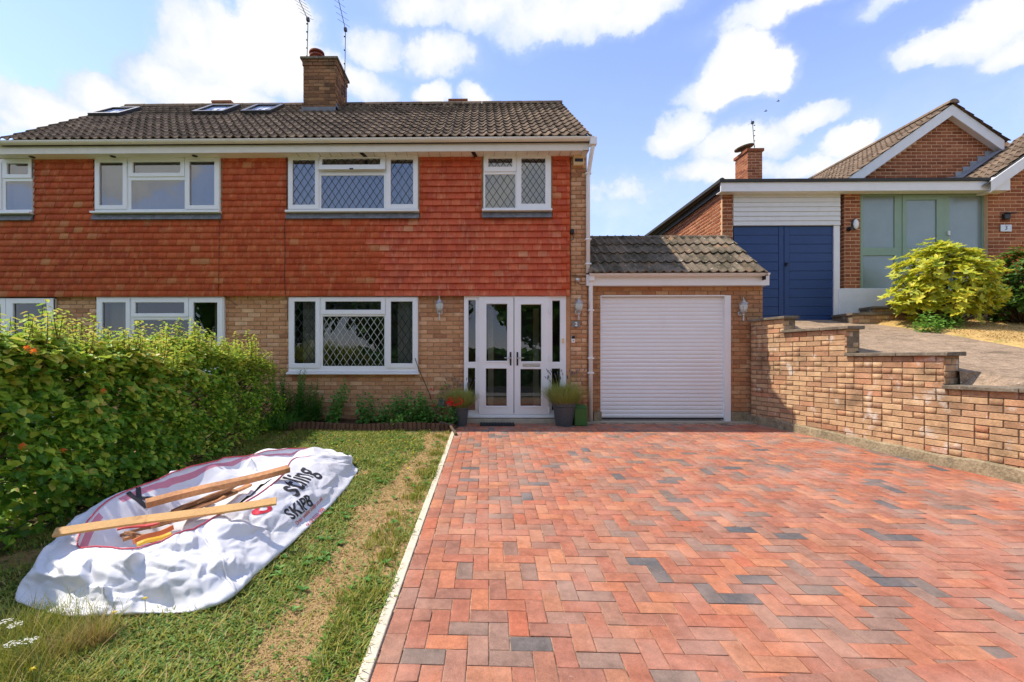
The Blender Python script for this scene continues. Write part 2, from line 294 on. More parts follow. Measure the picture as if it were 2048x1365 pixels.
M['clover'] = leaf('clover_leaf', [(0, (0.096, 0.197, 0.0315)), (.5, (0.152, 0.279, 0.045)), (.8, (0.24, 0.328, 0.063)), (1, (0.12, 0.23, 0.036))], trans=.25, rough=.55)
M['straw'] = leaf('straw_grass', [(0, (.45, .32, .13)), (.5, (.58, .40, .18)), (1, (.38, .27, .10))], trans=.2, rough=.8)
M['flower_red'] = leaf('red_petal', [(0, (.65, .02, .015)), (1, (.8, .05, .03))])
M['flower_orange'] = leaf('orange_leaf', [(0, (.75, .14, .02)), (1, (.8, .24, .03))])
M['flower_yellow'] = leaf('yellow_petal', [(0, (.8, .62, .02)), (1, (.85, .75, .08))])
M['flower_white'] = leaf('white_floret', [(0, (.75, .75, .62)), (1, (.85, .85, .78))])
# ------------------------------------------------------------------ builders
def link(o, parent=None):
    C.objects.link(o)
    if parent is not None:
        o.parent = parent
        o.matrix_parent_inverse = inv_world(parent)
    return o
WORLD = {}
def inv_world(p):
    return WORLD.get(p.name, Matrix.Identity(4)).inverted()
def tag(o, label=None, cat=None, group=None, kind=None):
    if label: o['label'] = label
    if cat: o['category'] = cat
    if group: o['group'] = group
    if kind: o['kind'] = kind
    return o
def thing(name, label, cat, loc=(0, 0, 0), group=None):
    o = bpy.data.objects.new(name, None); o.empty_display_size = .1
    C.objects.link(o); o.location = loc
    WORLD[o.name] = Matrix.Translation(loc)
    return tag(o, label, cat, group)
class MB:
    def __init__(s): s.v = []; s.f = []; s.m = []; s.r = []
    def add(s, vs, fs, mi=0, rnd=0.0):
        b = len(s.v); s.v += [tuple(v) for v in vs]
        for f in fs: s.f.append(tuple(i + b for i in f)); s.m.append(mi); s.r.append(rnd)
        return s
    def box(s, x0, x1, y0, y1, z0, z1, mi=0, rnd=0.0, mat4=None):
        vs = [(x, y, z) for x in (x0, x1) for y in (y0, y1) for z in (z0, z1)]
        if mat4 is not None: vs = [mat4 @ Vector(v) for v in vs]
        return s.add(vs, [(0, 1, 3, 2), (4, 6, 7, 5), (0, 4, 5, 1), (2, 3, 7, 6), (0, 2, 6, 4), (1, 5, 7, 3)], mi, rnd)
    def tube(s, pts, r, n=6, mi=0, rnd=0.0, cap=True):
        pts = [Vector(p) for p in pts]; rs = r if isinstance(r, (list, tuple)) else [r] * len(pts)
        rings = []
        for i, p in enumerate(pts):
            d = (pts[min(i + 1, len(pts) - 1)] - pts[max(i - 1, 0)]).normalized()
            a = d.orthogonal().normalized() if i == 0 else (a - d * a.dot(d)).normalized()
            c = d.cross(a)
            rings.append([p + (a * math.cos(2 * math.pi * k / n) + c * math.sin(2 * math.pi * k / n)) * rs[i] for k in range(n)])
        vs = [v for rg in rings for v in rg]; fs = []
        for i in range(len(pts) - 1):
            for k in range(n): fs.append((i * n + k, i * n + (k + 1) % n, (i + 1) * n + (k + 1) % n, (i + 1) * n + k))
        if cap: fs.append(tuple(range(n))[::-1]); fs.append(tuple((len(pts) - 1) * n + k for k in range(n)))
        return s.add(vs, fs, mi, rnd)
    def lathe(s, prof, c=(0, 0, 0), n=20, mi=0, axis='z', rnd=0.0):
        vs = []
        for (r, z) in prof:
            for k in range(n):
                a = 2 * math.pi * k / n
                p = (r * math.cos(a), r * math.sin(a), z) if axis == 'z' else (r * math.cos(a), z, r * math.sin(a))
                vs.append((c[0] + p[0], c[1] + p[1], c[2] + p[2]))
        fs = [(i * n + k, i * n + (k + 1) % n, (i + 1) * n + (k + 1) % n, (i + 1) * n + k) for i in range(len(prof) - 1) for k in range(n)]
        if prof[0][0] > 1e-4: fs.append(tuple(range(n))[::-1])
        if prof[-1][0] > 1e-4: fs.append(tuple((len(prof) - 1) * n + k for k in range(n)))
        return s.add(vs, fs, mi, rnd)
    def plate(s, x0, x1, z0, z1, holes, yf, yb, ch=.007, mi=0):
        """flat frame facing -Y with rectangular holes; hole edges are chamfered"""
        xs = sorted({x0, x1, *[h[0] for h in holes], *[h[1] for h in holes]}); zs = sorted({z0, z1, *[h[2] for h in holes], *[h[3] for h in holes]})
        for i in range(len(xs) - 1):
            for j in range(len(zs) - 1):
                cx, cz = (xs[i] + xs[i + 1]) / 2, (zs[j] + zs[j + 1]) / 2
                if any(h[0] < cx < h[1] and h[2] < cz < h[3] for h in holes): continue
                s.add([(xs[i], yf, zs[j]), (xs[i + 1], yf, zs[j]), (xs[i + 1], yf, zs[j + 1]), (xs[i], yf, zs[j + 1])], [(0, 1, 2, 3)], mi)
        for (a, b, c, d, inner) in [(x0, x1, z0, z1, False)] + [(*h, True) for h in holes]:
            o = [(a, c), (b, c), (b, d), (a, d)]
            k = ch if inner else 0
            q = [(a + k, c + k), (b - k, c + k), (b - k, d - k), (a + k, d - k)]
            for e in range(4):
                p0, p1, q0, q1 = o[e], o[(e + 1) % 4], q[e], q[(e + 1) % 4]
                if inner:
                    s.add([(p0[0], yf, p0[1]), (p1[0], yf, p1[1]), (q1[0], yf + k, q1[1]), (q0[0], yf + k, q0[1])], [(0, 1, 2, 3)], mi)
                s.add([(q0[0], yf + k, q0[1]), (q1[0], yf + k, q1[1]), (q1[0], yb, q1[1]), (q0[0], yb, q0[1])], [(0, 1, 2, 3)], mi)
        return s
    def build(s, name, mats, parent=None, smooth=False, bevel=0):
        if not isinstance(mats, (list, tuple)): mats = [mats]
        me = bpy.data.meshes.new(name); me.from_pydata(s.v, [], s.f)
        for m in mats: me.materials.append(m)
        me.polygons.foreach_set('material_index', s.m)
        if any(s.r):
            at_ = me.attributes.new('rnd', 'FLOAT', 'FACE'); at_.data.foreach_set('value', s.r)
        if smooth: me.polygons.foreach_set('use_smooth', [True] * len(s.f))
        me.update()
        o = bpy.data.objects.new(name, me); link(o, parent)
        if bevel:
            md = o.modifiers.new('bevel', 'BEVEL'); md.width = bevel; md.segments = 2; md.limit_method = 'ANGLE'
        return o
def mesh_np(name, V, F, rnd, m, parent=None, smooth=False):
    """V (n,3), F (k,4 or 3) numpy"""
    me = bpy.data.meshes.new(name)
    me.vertices.add(len(V)); me.vertices.foreach_set('co', np.ascontiguousarray(V, dtype=np.float32).ravel())
    k = F.shape[1]
    me.loops.add(F.size); me.loops.foreach_set('vertex_index', F.astype(np.int32).ravel())
    me.polygons.add(len(F)); me.polygons.foreach_set('loop_start', np.arange(0, F.size, k, dtype=np.int32))
    try: me.polygons.foreach_set('loop_total', np.full(len(F), k, dtype=np.int32))
    except Exception: pass
    for mm in (m if isinstance(m, (list, tuple)) else [m]): me.materials.append(mm)
    me.update(calc_edges=True)
    if rnd is not None:
        a = me.attributes.new('rnd', 'FLOAT', 'FACE'); a.data.foreach_set('value', np.asarray(rnd, dtype=np.float32))
    if smooth: me.polygons.foreach_set('use_smooth', np.ones(len(F), dtype=bool))
    me.validate()
    o = bpy.data.objects.new(name, me); return link(o, parent)
def proto_mesh(name, V, F, m):
    me = bpy.data.meshes.new(name); me.from_pydata([tuple(v) for v in V], [], [tuple(f) for f in F]); me.materials.append(m); me.update(); return me
def replicate(V, F, mats):
    V = np.asarray(V, float); Fa = np.asarray(F)
    A = np.array([np.array(m) for m in mats])            # (n,4,4)
    P = np.einsum('nij,vj->nvi', A[:, :3, :3], V) + A[:, None, :3, 3]
    n, nv = len(mats), len(V)
    FF = (Fa[None] + (np.arange(n) * nv)[:, None, None]).reshape(-1, Fa.shape[1])
    return P.reshape(-1, 3), FF
def pieces(name, V, F, m, mats, parent, keep=300, hide=None, rest_name=None):
    """alike pieces: the ones that show largest become parts sharing one mesh, the others one joined part"""
    sc_ = []
    for i, mt in enumerate(mats):
        p = mt.translation; q = proj(p)
        if q is None: sc_.append(-1); continue
        vis = -40 < q[0] < 2088 and -40 < q[1] < 1405
        if hide and hide(q[0], q[1]): vis = False
        sz = max(mt.col[0].length, .02) / q[2]
        sc_.append(sz if vis else sz * 1e-3)
    order = sorted(range(len(mats)), key=lambda i: -sc_[i])
    me = proto_mesh(name, V, F, m)
    inv = inv_world(parent)
    for i in order[:keep]:
        o = bpy.data.objects.new(name, me); C.objects.link(o); o.parent = parent; o.matrix_parent_inverse = inv; o.matrix_basis = mats[i]
    rest = order[keep:]
    if rest:
        P, FF = replicate(V, F, [mats[i] for i in rest])
        r = np.repeat(rng.random(len(rest)), len(F))
        o = mesh_np(rest_name or name + '_field', P, FF, r, m, parent); o['kind'] = 'stuff'
# unit brick: face at y=0 (towards +y after mapping), body behind
def chamfer_box(cx, cy, cz):
    # outer ring back at y=-1, ring at y=-cy, face ring at y=0 inset
    a, b = .5, .5
    V = [(-a, -1, -b), (a, -1, -b), (a, -1, b), (-a, -1, b), (-a, -cy, -b), (a, -cy, -b), (a, -cy, b), (-a, -cy, b),
         (-a + cx, 0, -b + cz), (a - cx, 0, -b + cz), (a - cx, 0, b - cz), (-a + cx, 0, b - cz)]
    F = []
    for k in range(4):
        l = (k + 1) % 4
        F.append((k, k + 4, l + 4, l)); F.append((k + 4, k + 8, l + 8, l + 4))
    F.append((8, 11, 10, 9))
    return V, F
BV, BF = chamfer_box(.016, .12, .05)
def wall_mats(O, N, W, H, holes=(), course=.075, L=.225, depth=.03, z0=0.0, jit=.002, shift=0.0, header=0.0, joint=.010):
    """stretcher bond in local (u right as seen from outside, z) frame; O = bottom-left corner seen from outside"""
    N = Vector(N).normalized(); U = Vector((0, 0, 1)).cross(N) * 1.0   # right as seen from outside
    O = Vector(O); out_ = []
    k = 0; z = z0
    while z < H - .01:
        h = min(course, H - z)
        u = -random.choice([0]) + (-(L / 2) if k % 2 else 0) - shift
        row = []
        while u < W:
            step = L * .5 if header and random.random() < header else L
            a, b = max(u, 0), min(u + step, W)
            segs = [(a, b)] if b - a > .02 else []
            for (h0, h1, g0, g1) in holes:
                if z + h * .5 > g0 and z + h * .5 < g1:
                    ns = []
                    for (s0, s1) in segs:
                        if s1 <= h0 or s0 >= h1: ns.append((s0, s1)); continue
                        if s0 < h0 - .02: ns.append((s0, h0))
                        if s1 > h1 + .02: ns.append((h1, s1))
                    segs = ns
            for (s0, s1) in segs:
                w = s1 - s0 - joint; hh = h - joint
                if w < .012 or hh < .012: continue
                c = O + U * ((s0 + s1) / 2 + random.uniform(-.001, .001)) + Vector((0, 0, z + h / 2 + random.uniform(-.001, .001))) + N * random.uniform(-jit, jit)
                mt = Matrix.Identity(4)
                X_ = -U
                for i in range(3):
                    mt[i][0] = X_[i] * w; mt[i][1] = N[i] * depth; mt[i][2] = (0, 0, 1)[i] * hh; mt[i][3] = c[i]
                out_.append(mt)
            u += step
        z += h; k += 1
    return out_

# ================================================================== ground, lawn, drive
gb = MB()
ys = [-80, -20, -4, 0, 2, 4, 6, 7.74, 9.0, 60]
for i in range(len(ys) - 1):
    a, b = ys[i], ys[i + 1]
    gb.add([(-90, a, gz(a) - .03), (90, a, gz(a) - .03), (90, b, gz(b) - .03), (-90, b, gz(b) - .03)], [(0, 1, 2, 3)])
tag(gb.build('ground', M['ground']), kind='structure')
# the street behind the camera
rb = MB(); zz = gz(-6)
rb.add([(-60, -12, zz - .018), (60, -12, zz - .018), (60, -6.5, zz - .018), (-60, -6.5, zz - .018)], [(0, 1, 2, 3)])
tag(rb.build('road', M['road']), kind='structure')
pb = MB(); pb.box(-60, 60, -6.5, -4.6, zz - .12, zz + .01)
tag(pb.build('pavement', M['pavement']), kind='structure')

def kerb_x(y): return -0.487 + 0.0205 * (y - 1.93)
_a = G(737, 1365); _b = G(912, 860)
KS = (_b.x - _a.x) / (_b.y - _a.y)
def kerb_x(y): return _a.x + KS * (y - _a.y)
_w1 = G(1570, 860); _w2 = G(2048, 968)
WS = (_w2.x - _w1.x) / (_w2.y - _w1.y)
def wall_x(y): return _w1.x + WS * (y - _w1.y)
FY = 7.74
# joint sand bed under the pavers
sb = MB()
n = 40
for i in range(n):
    y0, y1 = -4 + (7.62 + 4) * i / n, -4 + (7.62 + 4) * (i + 1) / n
    sb.add([(kerb_x(y0), y0, gz(y0) - .0045), (wall_x(y0) + .05, y0, gz(y0) - .007), (wall_x(y1) + .05, y1, gz(y1) - .007), (kerb_x(y1), y1, gz(y1) - .007)], [(0, 1, 2, 3)])
drive = tag(sb.build('driveway', M['joint_sand']), kind='structure')
# pavers: 90 degree herringbone with a stretcher course along the kerb
PV, PF = [], []
def paver_proto():
    cx, cz = .02, .04
    V = [(-.5, -.5, -1), (.5, -.5, -1), (.5, .5, -1), (-.5, .5, -1), (-.5, -.5, -.12), (.5, -.5, -.12), (.5, .5, -.12), (-.5, .5, -.12),
         (-.5 + cx, -.5 + cz, 0), (.5 - cx, -.5 + cz, 0), (.5 - cx, .5 - cz, 0), (-.5 + cx, .5 - cz, 0)]
    F = []
    for k in range(4):
        l = (k + 1) % 4; F.append((k, l, l + 4, k + 4)); F.append((k + 4, l + 4, l + 8, k + 8))
    F.append((8, 9, 10, 11)); return V, F
PV, PF = paver_proto()
kdir = Vector((KS, 1, 0)).normalized(); kright = Vector((kdir.y, -kdir.x, 0))
PO = Vector((kerb_x(1.2) + .006, 1.2, 0))
pm = []
def front_line(x): return 1.972 + .11 * (x - 1.9)
def paver(u0, u1, v0, v1, vert, gap=.0045, rot=None):
    # u across from kerb, v along the kerb
    c = PO + kright * ((u0 + u1) / 2) + kdir * ((v0 + v1) / 2)
    w, l = (u1 - u0) - gap, (v1 - v0) - gap
    th = math.atan2(kright.y, kright.x) + R(random.gauss(0, .25))
    if w >= l: sx, sy = w, l
    else: sx, sy = l, w; th += math.pi / 2
    tiltx = SLOPE
    Mx = Matrix.Translation((c.x + random.gauss(0, .0006), c.y + random.gauss(0, .0006), gz(c.y) + random.gauss(0, .0009))) @ Matrix.Rotation(math.atan(tiltx) + random.gauss(0, .004), 4, 'X') @ Matrix.Rotation(random.gauss(0, .004), 4, 'Y') @ Matrix.Rotation(th, 4, 'Z') @ Matrix.Diagonal((sx, sy, .012, 1))
    return c, Mx
U0 = .104; B = .1015
NV = int((7.60 - 1.2) / B) + 2
for k in range(0, NV, 2):
    v0, v1 = k * B, min((k + 2) * B, 6.4)
    if v1 - v0 < .03: continue
    pm.append(paver(0, U0 - .001, v0, v1, True)[1])
for i in range(-1, 62):
    for j in range(-1, NV):
        c_ = (i - j) % 4
        if c_ == 0: u0, u1, v0, v1 = i, i + 2, j, j + 1
        elif c_ == 3: u0, u1, v0, v1 = i, i + 1, j, j + 2
        else: continue
        u0, u1, v0, v1 = U0 + max(u0, 0) * B, U0 + u1 * B, max(v0, 0) * B, min(v1 * B, 6.4)
        if u1 - u0 < .03 and u0 <= U0 or v1 - v0 < .03 or u1 <= U0: continue
        c, mx = paver(u0, u1, v0, v1, c_ == 3)
        if c.x > wall_x(c.y) + .04 or c.y > 7.62: continue
        pm.append(mx)
# border course at the front right
for k in range(26):
    x = .8 + k * .2
    for r_ in range(2):
        y = front_line(x) - .062 - r_ * .21
        pm.append(Matrix.Translation((x, y, gz(y) + .013)) @ Matrix.Rotation(SLOPE, 4, 'X') @ Matrix.Rotation(.11, 4, 'Z') @ Matrix.Diagonal((.196, .196, .014, 1)))
pieces('paver', PV, PF, M['paver'], pm, drive, rest_name='paver_field')
# concrete edging between lawn and drive
kb = thing('kerb_edging', 'pale concrete edging strip between the lawn and the brick drive', 'kerb', (kerb_x(4), 4, gz(4)))
yk = -.3
while yk < 7.05:
    y1 = min(yk + .9, 7.05); b_ = MB()
    a0, a1 = kerb_x(yk), kerb_x(y1 - .004)
    V = [(a0 - .058, yk, gz(yk) - .06), (a0 - .002, yk, gz(yk) - .06), (a1 - .002, y1 - .004, gz(y1) - .06), (a1 - .058, y1 - .004, gz(y1) - .06)]
    dz = random.uniform(.062, .07)
    V += [(v[0], v[1], v[2] + dz) for v in V]
    b_.add(V, [(0, 3, 2, 1), (4, 5, 6, 7), (0, 1, 5, 4), (1, 2, 6, 5), (2, 3, 7, 6), (3, 0, 4, 7)])
    b_.build('edging_block', M['kerb'], kb, bevel=.006); yk = y1

# lawn sheet with worn dry strip beside the kerb
def dryness(x, y):
    n = mnoise.noise(Vector((x * 3.1, y * 1.7, 3.3))) * .85 + mnoise.noise(Vector((x * 9, y * 7, 1.3))) * .35 + mnoise.noise(Vector((x * 27, y * 25, .3))) * .25
    xc = kerb_x(y) - .44 + .055 * (y - 2.1)
    d = math.exp(-((x - xc + .03 * math.sin(y * 3)) / (.21 + .05 * math.sin(y * 2.1))) ** 2) * 1.5
    e = max(0, 1 - abs(x - kerb_x(y) + .10) / .2) * .62          # along the kerb
    f = math.exp(-((x + 1.75) ** 2 / .07 + (y - 2.08) ** 2 / .04)) * .8 + math.exp(-((x + .7) ** 2 / .10 + (y - 6.3) ** 2 / .5)) * .75
    f2 = math.exp(-((x + 2.1) ** 2 / .05 + (y - 2.0) ** 2 / .03)) * .6
    g = max(0, mnoise.noise(Vector((x * 2.2, y * 2.2, 8.8))) - .12) * 1.6
    return max(0, min(1, max(d, e, f, f2, g) + n * .75 - .12))
gx0, gx1, gy0, gy1, gs = -4.6, None, -.3, 7.2, .045
nx, ny = int(4.4 / gs), int((gy1 - gy0) / gs)
V = []; D = []
for j in range(ny + 1):
    y = gy0 + (gy1 - gy0) * j / ny; xr = kerb_x(y) - .058
    for i in range(nx + 1):
        x = gx0 + (xr - gx0) * i / nx
        d = dryness(x, y)
        z = gz(y) - .004 + .012 * mnoise.noise(Vector((x * 4, y * 4, 0))) + .006 * mnoise.noise(Vector((x * 20, y * 20, 0))) - .012 * d
        z = min(z, gz(y) - .0) if x > xr - .05 else z
        V.append((x, y, z)); D.append(d)
F = np.array([(j * (nx + 1) + i, j * (nx + 1) + i + 1, (j + 1) * (nx + 1) + i + 1, (j + 1) * (nx + 1) + i) for j in range(ny) for i in range(nx)])
lawn = mesh_np('lawn', np.array(V), F, None, [], smooth=True); lawn['kind'] = 'structure'
at_ = lawn.data.attributes.new('dry', 'FLOAT', 'POINT'); at_.data.foreach_set('value', D)
lm = mat('lawn_soil', (.085, .075, .03), rough=.98, noise=[(30, .3)], bump=(60, 1.0), spec=.1)
N_, L_ = lm.node_tree.nodes, lm.node_tree.links
bs = next(n_ for n_ in N_ if n_.type == 'BSDF_PRINCIPLED'); src = bs.inputs['Base Color'].links[0].from_socket
aa = N_.new('ShaderNodeAttribute'); aa.attribute_name = 'dry'
tn = N_.new('ShaderNodeTexNoise'); tn.inputs['Scale'].default_value = 45; tn.inputs['Detail'].default_value = 6
rp = N_.new('ShaderNodeValToRGB'); rp.color_ramp.elements[0].position = .35; rp.color_ramp.elements[0].color = (.30, .18, .09, 1); rp.color_ramp.elements[1].position = .7; rp.color_ramp.elements[1].color = (.62, .42, .22, 1)
gg = N_.new('ShaderNodeNewGeometry'); L_.new(gg.outputs['Position'], tn.inputs['Vector']); L_.new(tn.outputs[0], rp.inputs[0])
mx = N_.new('ShaderNodeMixRGB'); mr_ = N_.new('ShaderNodeMapRange'); mr_.inputs['From Min'].default_value = .15; mr_.inputs['From Max'].default_value = .6
L_.new(aa.outputs['Fac'], mr_.inputs['Value']); L_.new(mr_.outputs[0], mx.inputs[0]); L_.new(src, mx.inputs[1]); L_.new(rp.outputs[0], mx.inputs[2]); L_.new(mx.outputs[0], bs.inputs['Base Color'])
lawn.data.materials.append(lm)

# ================================================================== the semi-detached house
XL = -8.75
XR = at(1173, 500, FY)[0]
ZT = at(1140, 592, 7.69)[2]            # bottom of the hung tiles
EY, EZ = 7.36, at(900, 279, 7.36)[2]   # eaves edge
ZS = at(700, 308, 7.70)[2]             # soffit level at the wall
house = thing('semi_detached_house', 'two storey semi detached house with red hung tiles above buff brick', 'house', (-3.2, FY, 0))
def wr(px0, px1, py0, py1, Y):   # pixel rectangle on a wall -> x0,x1,z0,z1
    a = at(px0, py1, Y); b = at(px1, py0, Y); m_ = at((px0 + px1) / 2, py1, Y)[2], at((px0 + px1) / 2, py0, Y)[2]
    return (a[0], b[0], m_[0], m_[1])
WY = 7.70
WINS = dict(
 gA=dict(r=(577, 836, 594, 744), p=[(588, 632, 603, 728), (650, 763, 603, 621), (646, 768, 634, 732), (781, 826, 603, 728)], s=[(579, 640, 596, 736), (643, 771, 596, 629), (772, 834, 596, 736)], lead=True, sill=(574, 838), y=7.70),
 gB=dict(r=(193, 448, 594, 744), p=[(205, 253, 605, 730), (271, 370, 605, 628), (269, 377, 641, 734), (387, 436, 605, 730)], s=[(196, 261, 597, 738), (264, 378, 597, 634), (379, 446, 597, 738)], lead=False, sill=(190, 452), y=7.70),
 uA=dict(r=(577, 836, 312, 420), p=[(585, 631, 320, 411), (645, 762, 318, 334), (643, 767, 352, 416), (781, 827, 319, 410)], s=[(577, 638, 313, 419), (640, 772, 313, 344), (773, 835, 312, 419)], lead=True, sill=(572, 838), y=7.64),
 uR=dict(r=(967, 1102, 309, 418), p=[(976, 1025, 317, 335), (971, 1030, 350, 415), (1042, 1091, 317, 409)], s=[(968, 1032, 310, 344), (1033, 1101, 310, 418)], lead=True, sill=(964, 1104), y=7.64),
 uB=dict(r=(190, 440, 316, 422), p=[(199, 247, 325, 412), (266, 362, 324, 347), (263, 369, 362, 418), (379, 430, 323, 412)], s=[(191, 255, 317, 419), (258, 370, 316, 354), (371, 439, 316, 419)], lead=False, sill=(184, 442), y=7.64),
 uC=dict(r=(-90, 64, 319, 424), p=[(-80, -2, 327, 415), (15, 58, 327, 350), (12, 63, 364, 419)], s=[(7, 64, 319, 357), (-86, 4, 320, 420)], lead=False, sill=(-92, 64), y=7.64),
 gC=dict(r=(-110, 108, 597, 838), p=[(-100, 4, 609, 820), (27, 94, 607, 690), (27, 94, 704, 820)], s=[(14, 108, 598, 836), (-108, 13, 598, 836)], lead=False, sill=None, y=7.70))
DOOR = (928, 1132, 590, 832)
holes_low = []
for k in ('gA', 'gB', 'gC'):
    x0, x1, z0, z1 = wr(*WINS[k]['r'], 7.70); holes_low.append((x0 - XL, x1 - XL, z0 - .03, z1 + .02))
dx0, dx1, dz0, dz1 = wr(*DOOR, 7.70)
XP = at(1141, 500, 7.70)[0]      # left face of the brick pier
holes_low.append((dx0 - XL, XP - XL, -.1, dz1 + .05))
bm_ = wall_mats((XL, FY, .02), (0, -1, 0), XP - XL, ZT + .06, holes_low, shift=.05)
bm_ += wall_mats((XP, FY - .045, .02), (0, -1, 0), XR - XP, ZS + .05, [], L=(XR - XP) / 1.5)
pieces('brick', BV, BF, M['brick'], bm_, house, rest_name='brickwork', hide=lambda x, y: x < 560 and y > 690)
b_ = MB()
# mortar backing with openings
b_.plate(XL, XP, -.3, ZT + .2, [(h[0] + XL, h[1] + XL, h[2], h[3]) for h in holes_low[:3]] + [(holes_low[3][0] + XL, XP - .004, -.29, holes_low[3][3])], FY + .010, FY + .11, 0)
b_.box(XP, XR - .004, FY - .032, FY + .25, -.2, ZS + .04)
b_.build('mortar', M['mortar'], house)
b_ = MB()
b_.box(XR - .2, XR - .005, FY + .25, FY + 7, -.2, EZ)                        # gable wall
b_.box(XL, XL + .2, FY + .12, FY + 7, -.2, EZ)
b_.box(XL, XR, FY + 7, FY + 7.2, -.2, EZ)
b_.build('wall', M['brick'], house)
b_ = MB(); b_.box(XL, dx0 - .02, FY - .012, FY + .02, -.2, .018); b_.build('plinth', M['plinth'], house)
# ---- windows
def came(mb, x0, x1, z0, z1, y, w=.010, px=.118, pz=.175, mi=0):
    """diamond lead lattice clipped to the pane"""
    def line(ax, az, bx, bz):
        d = Vector((bx - ax, 0, bz - az)); L = d.length
        if L < .01: return
        nrm = Vector((-d.z, 0, d.x)).normalized() * w / 2
        A_, B_ = Vector((ax, y, az)), Vector((bx, y, bz)); t = Vector((0, .004, 0))
        vs = [A_ - nrm, A_ + nrm, B_ + nrm, B_ - nrm]; vs += [v + t for v in vs]
        mb.add(vs, [(0, 1, 2, 3), (0, 4, 5, 1), (3, 2, 6, 7)], mi)
    k = pz / px; W = x1 - x0; H = z1 - z0
    nX = max(2, round(W / px)); px = W / nX
    c = -H - px
    steps = int((W + H / k) / px) + 4
    for s_ in (1, -1):
        for i in range(-2, steps):
            # z = z0 + k*(x - xa) for s=1, mirrored for s=-1
            xa = -H / k + i * px
            pts = []
            u0, u1 = max(0, xa), min(W, xa + H / k)
            if u1 - u0 < .01: continue
            za, zb = k * (u0 - xa), k * (u1 - xa)
            if s_ == 1: line(x0 + u0, z0 + za, x0 + u1, z0 + zb)
            else: line(x1 - u0, z0 + za, x1 - u1, z0 + zb)
def window(key, cur=None, back=None):
    w = WINS[key]; Y = w['y']
    x0, x1, z0, z1 = wr(*w['r'], Y)
    panes = [wr(*p, Y) for p in w['p']]
    b_ = MB(); b_.plate(x0, x1, z0, z1, [(p[0] - .012, p[1] + .012, p[2] - .012, p[3] + .012) for p in panes], Y, Y + .07)
    win = b_.build('window', M['upvc'], house); WORLD[win.name] = Matrix.Identity(4)
    for si, s in enumerate(w['s']):
        sx0, sx1, sz0, sz1 = wr(*s, Y)
        inner = [p for p in panes if p[0] > sx0 and p[1] < sx1 and p[2] > sz0 - .02 and p[3] < sz1 + .02]
        if not inner: continue
        b_ = MB(); b_.plate(sx0, sx1, sz0, sz1, inner, Y - .018, Y + .02)
        o = b_.build('sash', M['upvc'], win)
        if key == 'uA' and si == 1:    # the top light stands ajar, hinged at its head
            T = Matrix.Translation((0, Y, sz1)) @ Matrix.Rotation(R(-14), 4, 'X') @ Matrix.Translation((0, -Y, -sz1))
            o.matrix_basis = T; open_T = T
            h_ = MB(); h_.box((sx0 + sx1) / 2 - .03, (sx0 + sx1) / 2 + .03, Y - .04, Y - .02, sz0 - .012, sz0 + .004); hh = h_.build('window_stay', M['black'], win); hh.matrix_basis = T
    for pi, p in enumerate(panes):
        b_ = MB(); b_.add([(p[0] - .01, Y + .012, p[2] - .01), (p[1] + .01, Y + .012, p[2] - .01), (p[1] + .01, Y + .012, p[3] + .01), (p[0] - .01, Y + .012, p[3] + .01),
                          (p[0] - .01, Y + .016, p[2] - .01), (p[1] + .01, Y + .016, p[2] - .01), (p[1] + .01, Y + .016, p[3] + .01), (p[0] - .01, Y + .016, p[3] + .01)], [(0, 1, 2, 3)])
        g = b_.build('pane', M['glass_up'] if key[0] == 'u' else M['glass'], win)
        if w['lead']:
            b_ = MB(); came(b_, *p, Y + .005, w=.007 if (key == 'gA' and pi == 2) else .008)
            l = b_.build('leading', M['lead_pale'] if (key == 'gA' and pi == 2) else M['lead_came'], win)
        if key == 'uA' and pi == 1: g.matrix_basis = open_T; l.matrix_basis = open_T
    if w['sill']:
        sx0 = at(w['sill'][0], 0, Y)[0]; sx1 = at(w['sill'][1], 0, Y)[0]
        b_ = MB(); b_.add([(sx0, Y - .055, z0 - .045), (sx1, Y - .055, z0 - .045), (sx1, Y - .055, z0 - .012), (sx0, Y - .055, z0 - .012),
                           (sx0, Y + .05, z0 - .045), (sx1, Y + .05, z0 - .045), (sx1, Y + .05, z0 - .001), (sx0, Y + .05, z0 - .001)],
                          [(0, 1, 2, 3), (3, 2, 6, 7), (0, 4, 5, 1), (0, 3, 7, 4), (1, 5, 6, 2)])
        b_.build('sill', M['upvc'], win, bevel=.004)
        if key[0] == 'u':
            b_ = MB(); b_.add([(sx0, Y + .02, z0 - .05), (sx1, Y + .02, z0 - .05), (sx1, Y - .035, z0 - .155), (sx0, Y - .035, z0 - .155), (sx0, Y + .02, z0 - .155), (sx1, Y + .02, z0 - .155)], [(0, 3, 2, 1), (3, 4, 5, 2), (0, 4, 3), (1, 2, 5)])
            b_.build('lead_apron', M['lead'], win)
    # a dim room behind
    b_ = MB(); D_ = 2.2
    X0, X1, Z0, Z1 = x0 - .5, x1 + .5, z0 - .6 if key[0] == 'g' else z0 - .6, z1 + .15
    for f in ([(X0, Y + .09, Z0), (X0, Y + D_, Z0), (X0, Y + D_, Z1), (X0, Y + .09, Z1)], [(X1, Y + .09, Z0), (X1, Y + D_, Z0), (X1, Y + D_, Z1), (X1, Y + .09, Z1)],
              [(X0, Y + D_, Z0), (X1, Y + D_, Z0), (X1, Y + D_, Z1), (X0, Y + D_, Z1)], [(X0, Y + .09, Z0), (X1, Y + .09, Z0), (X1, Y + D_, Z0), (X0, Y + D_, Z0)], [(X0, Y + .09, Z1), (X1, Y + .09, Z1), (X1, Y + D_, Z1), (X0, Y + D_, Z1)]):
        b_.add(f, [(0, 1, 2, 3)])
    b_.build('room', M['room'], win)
    return x0, x1, z0, z1, panes
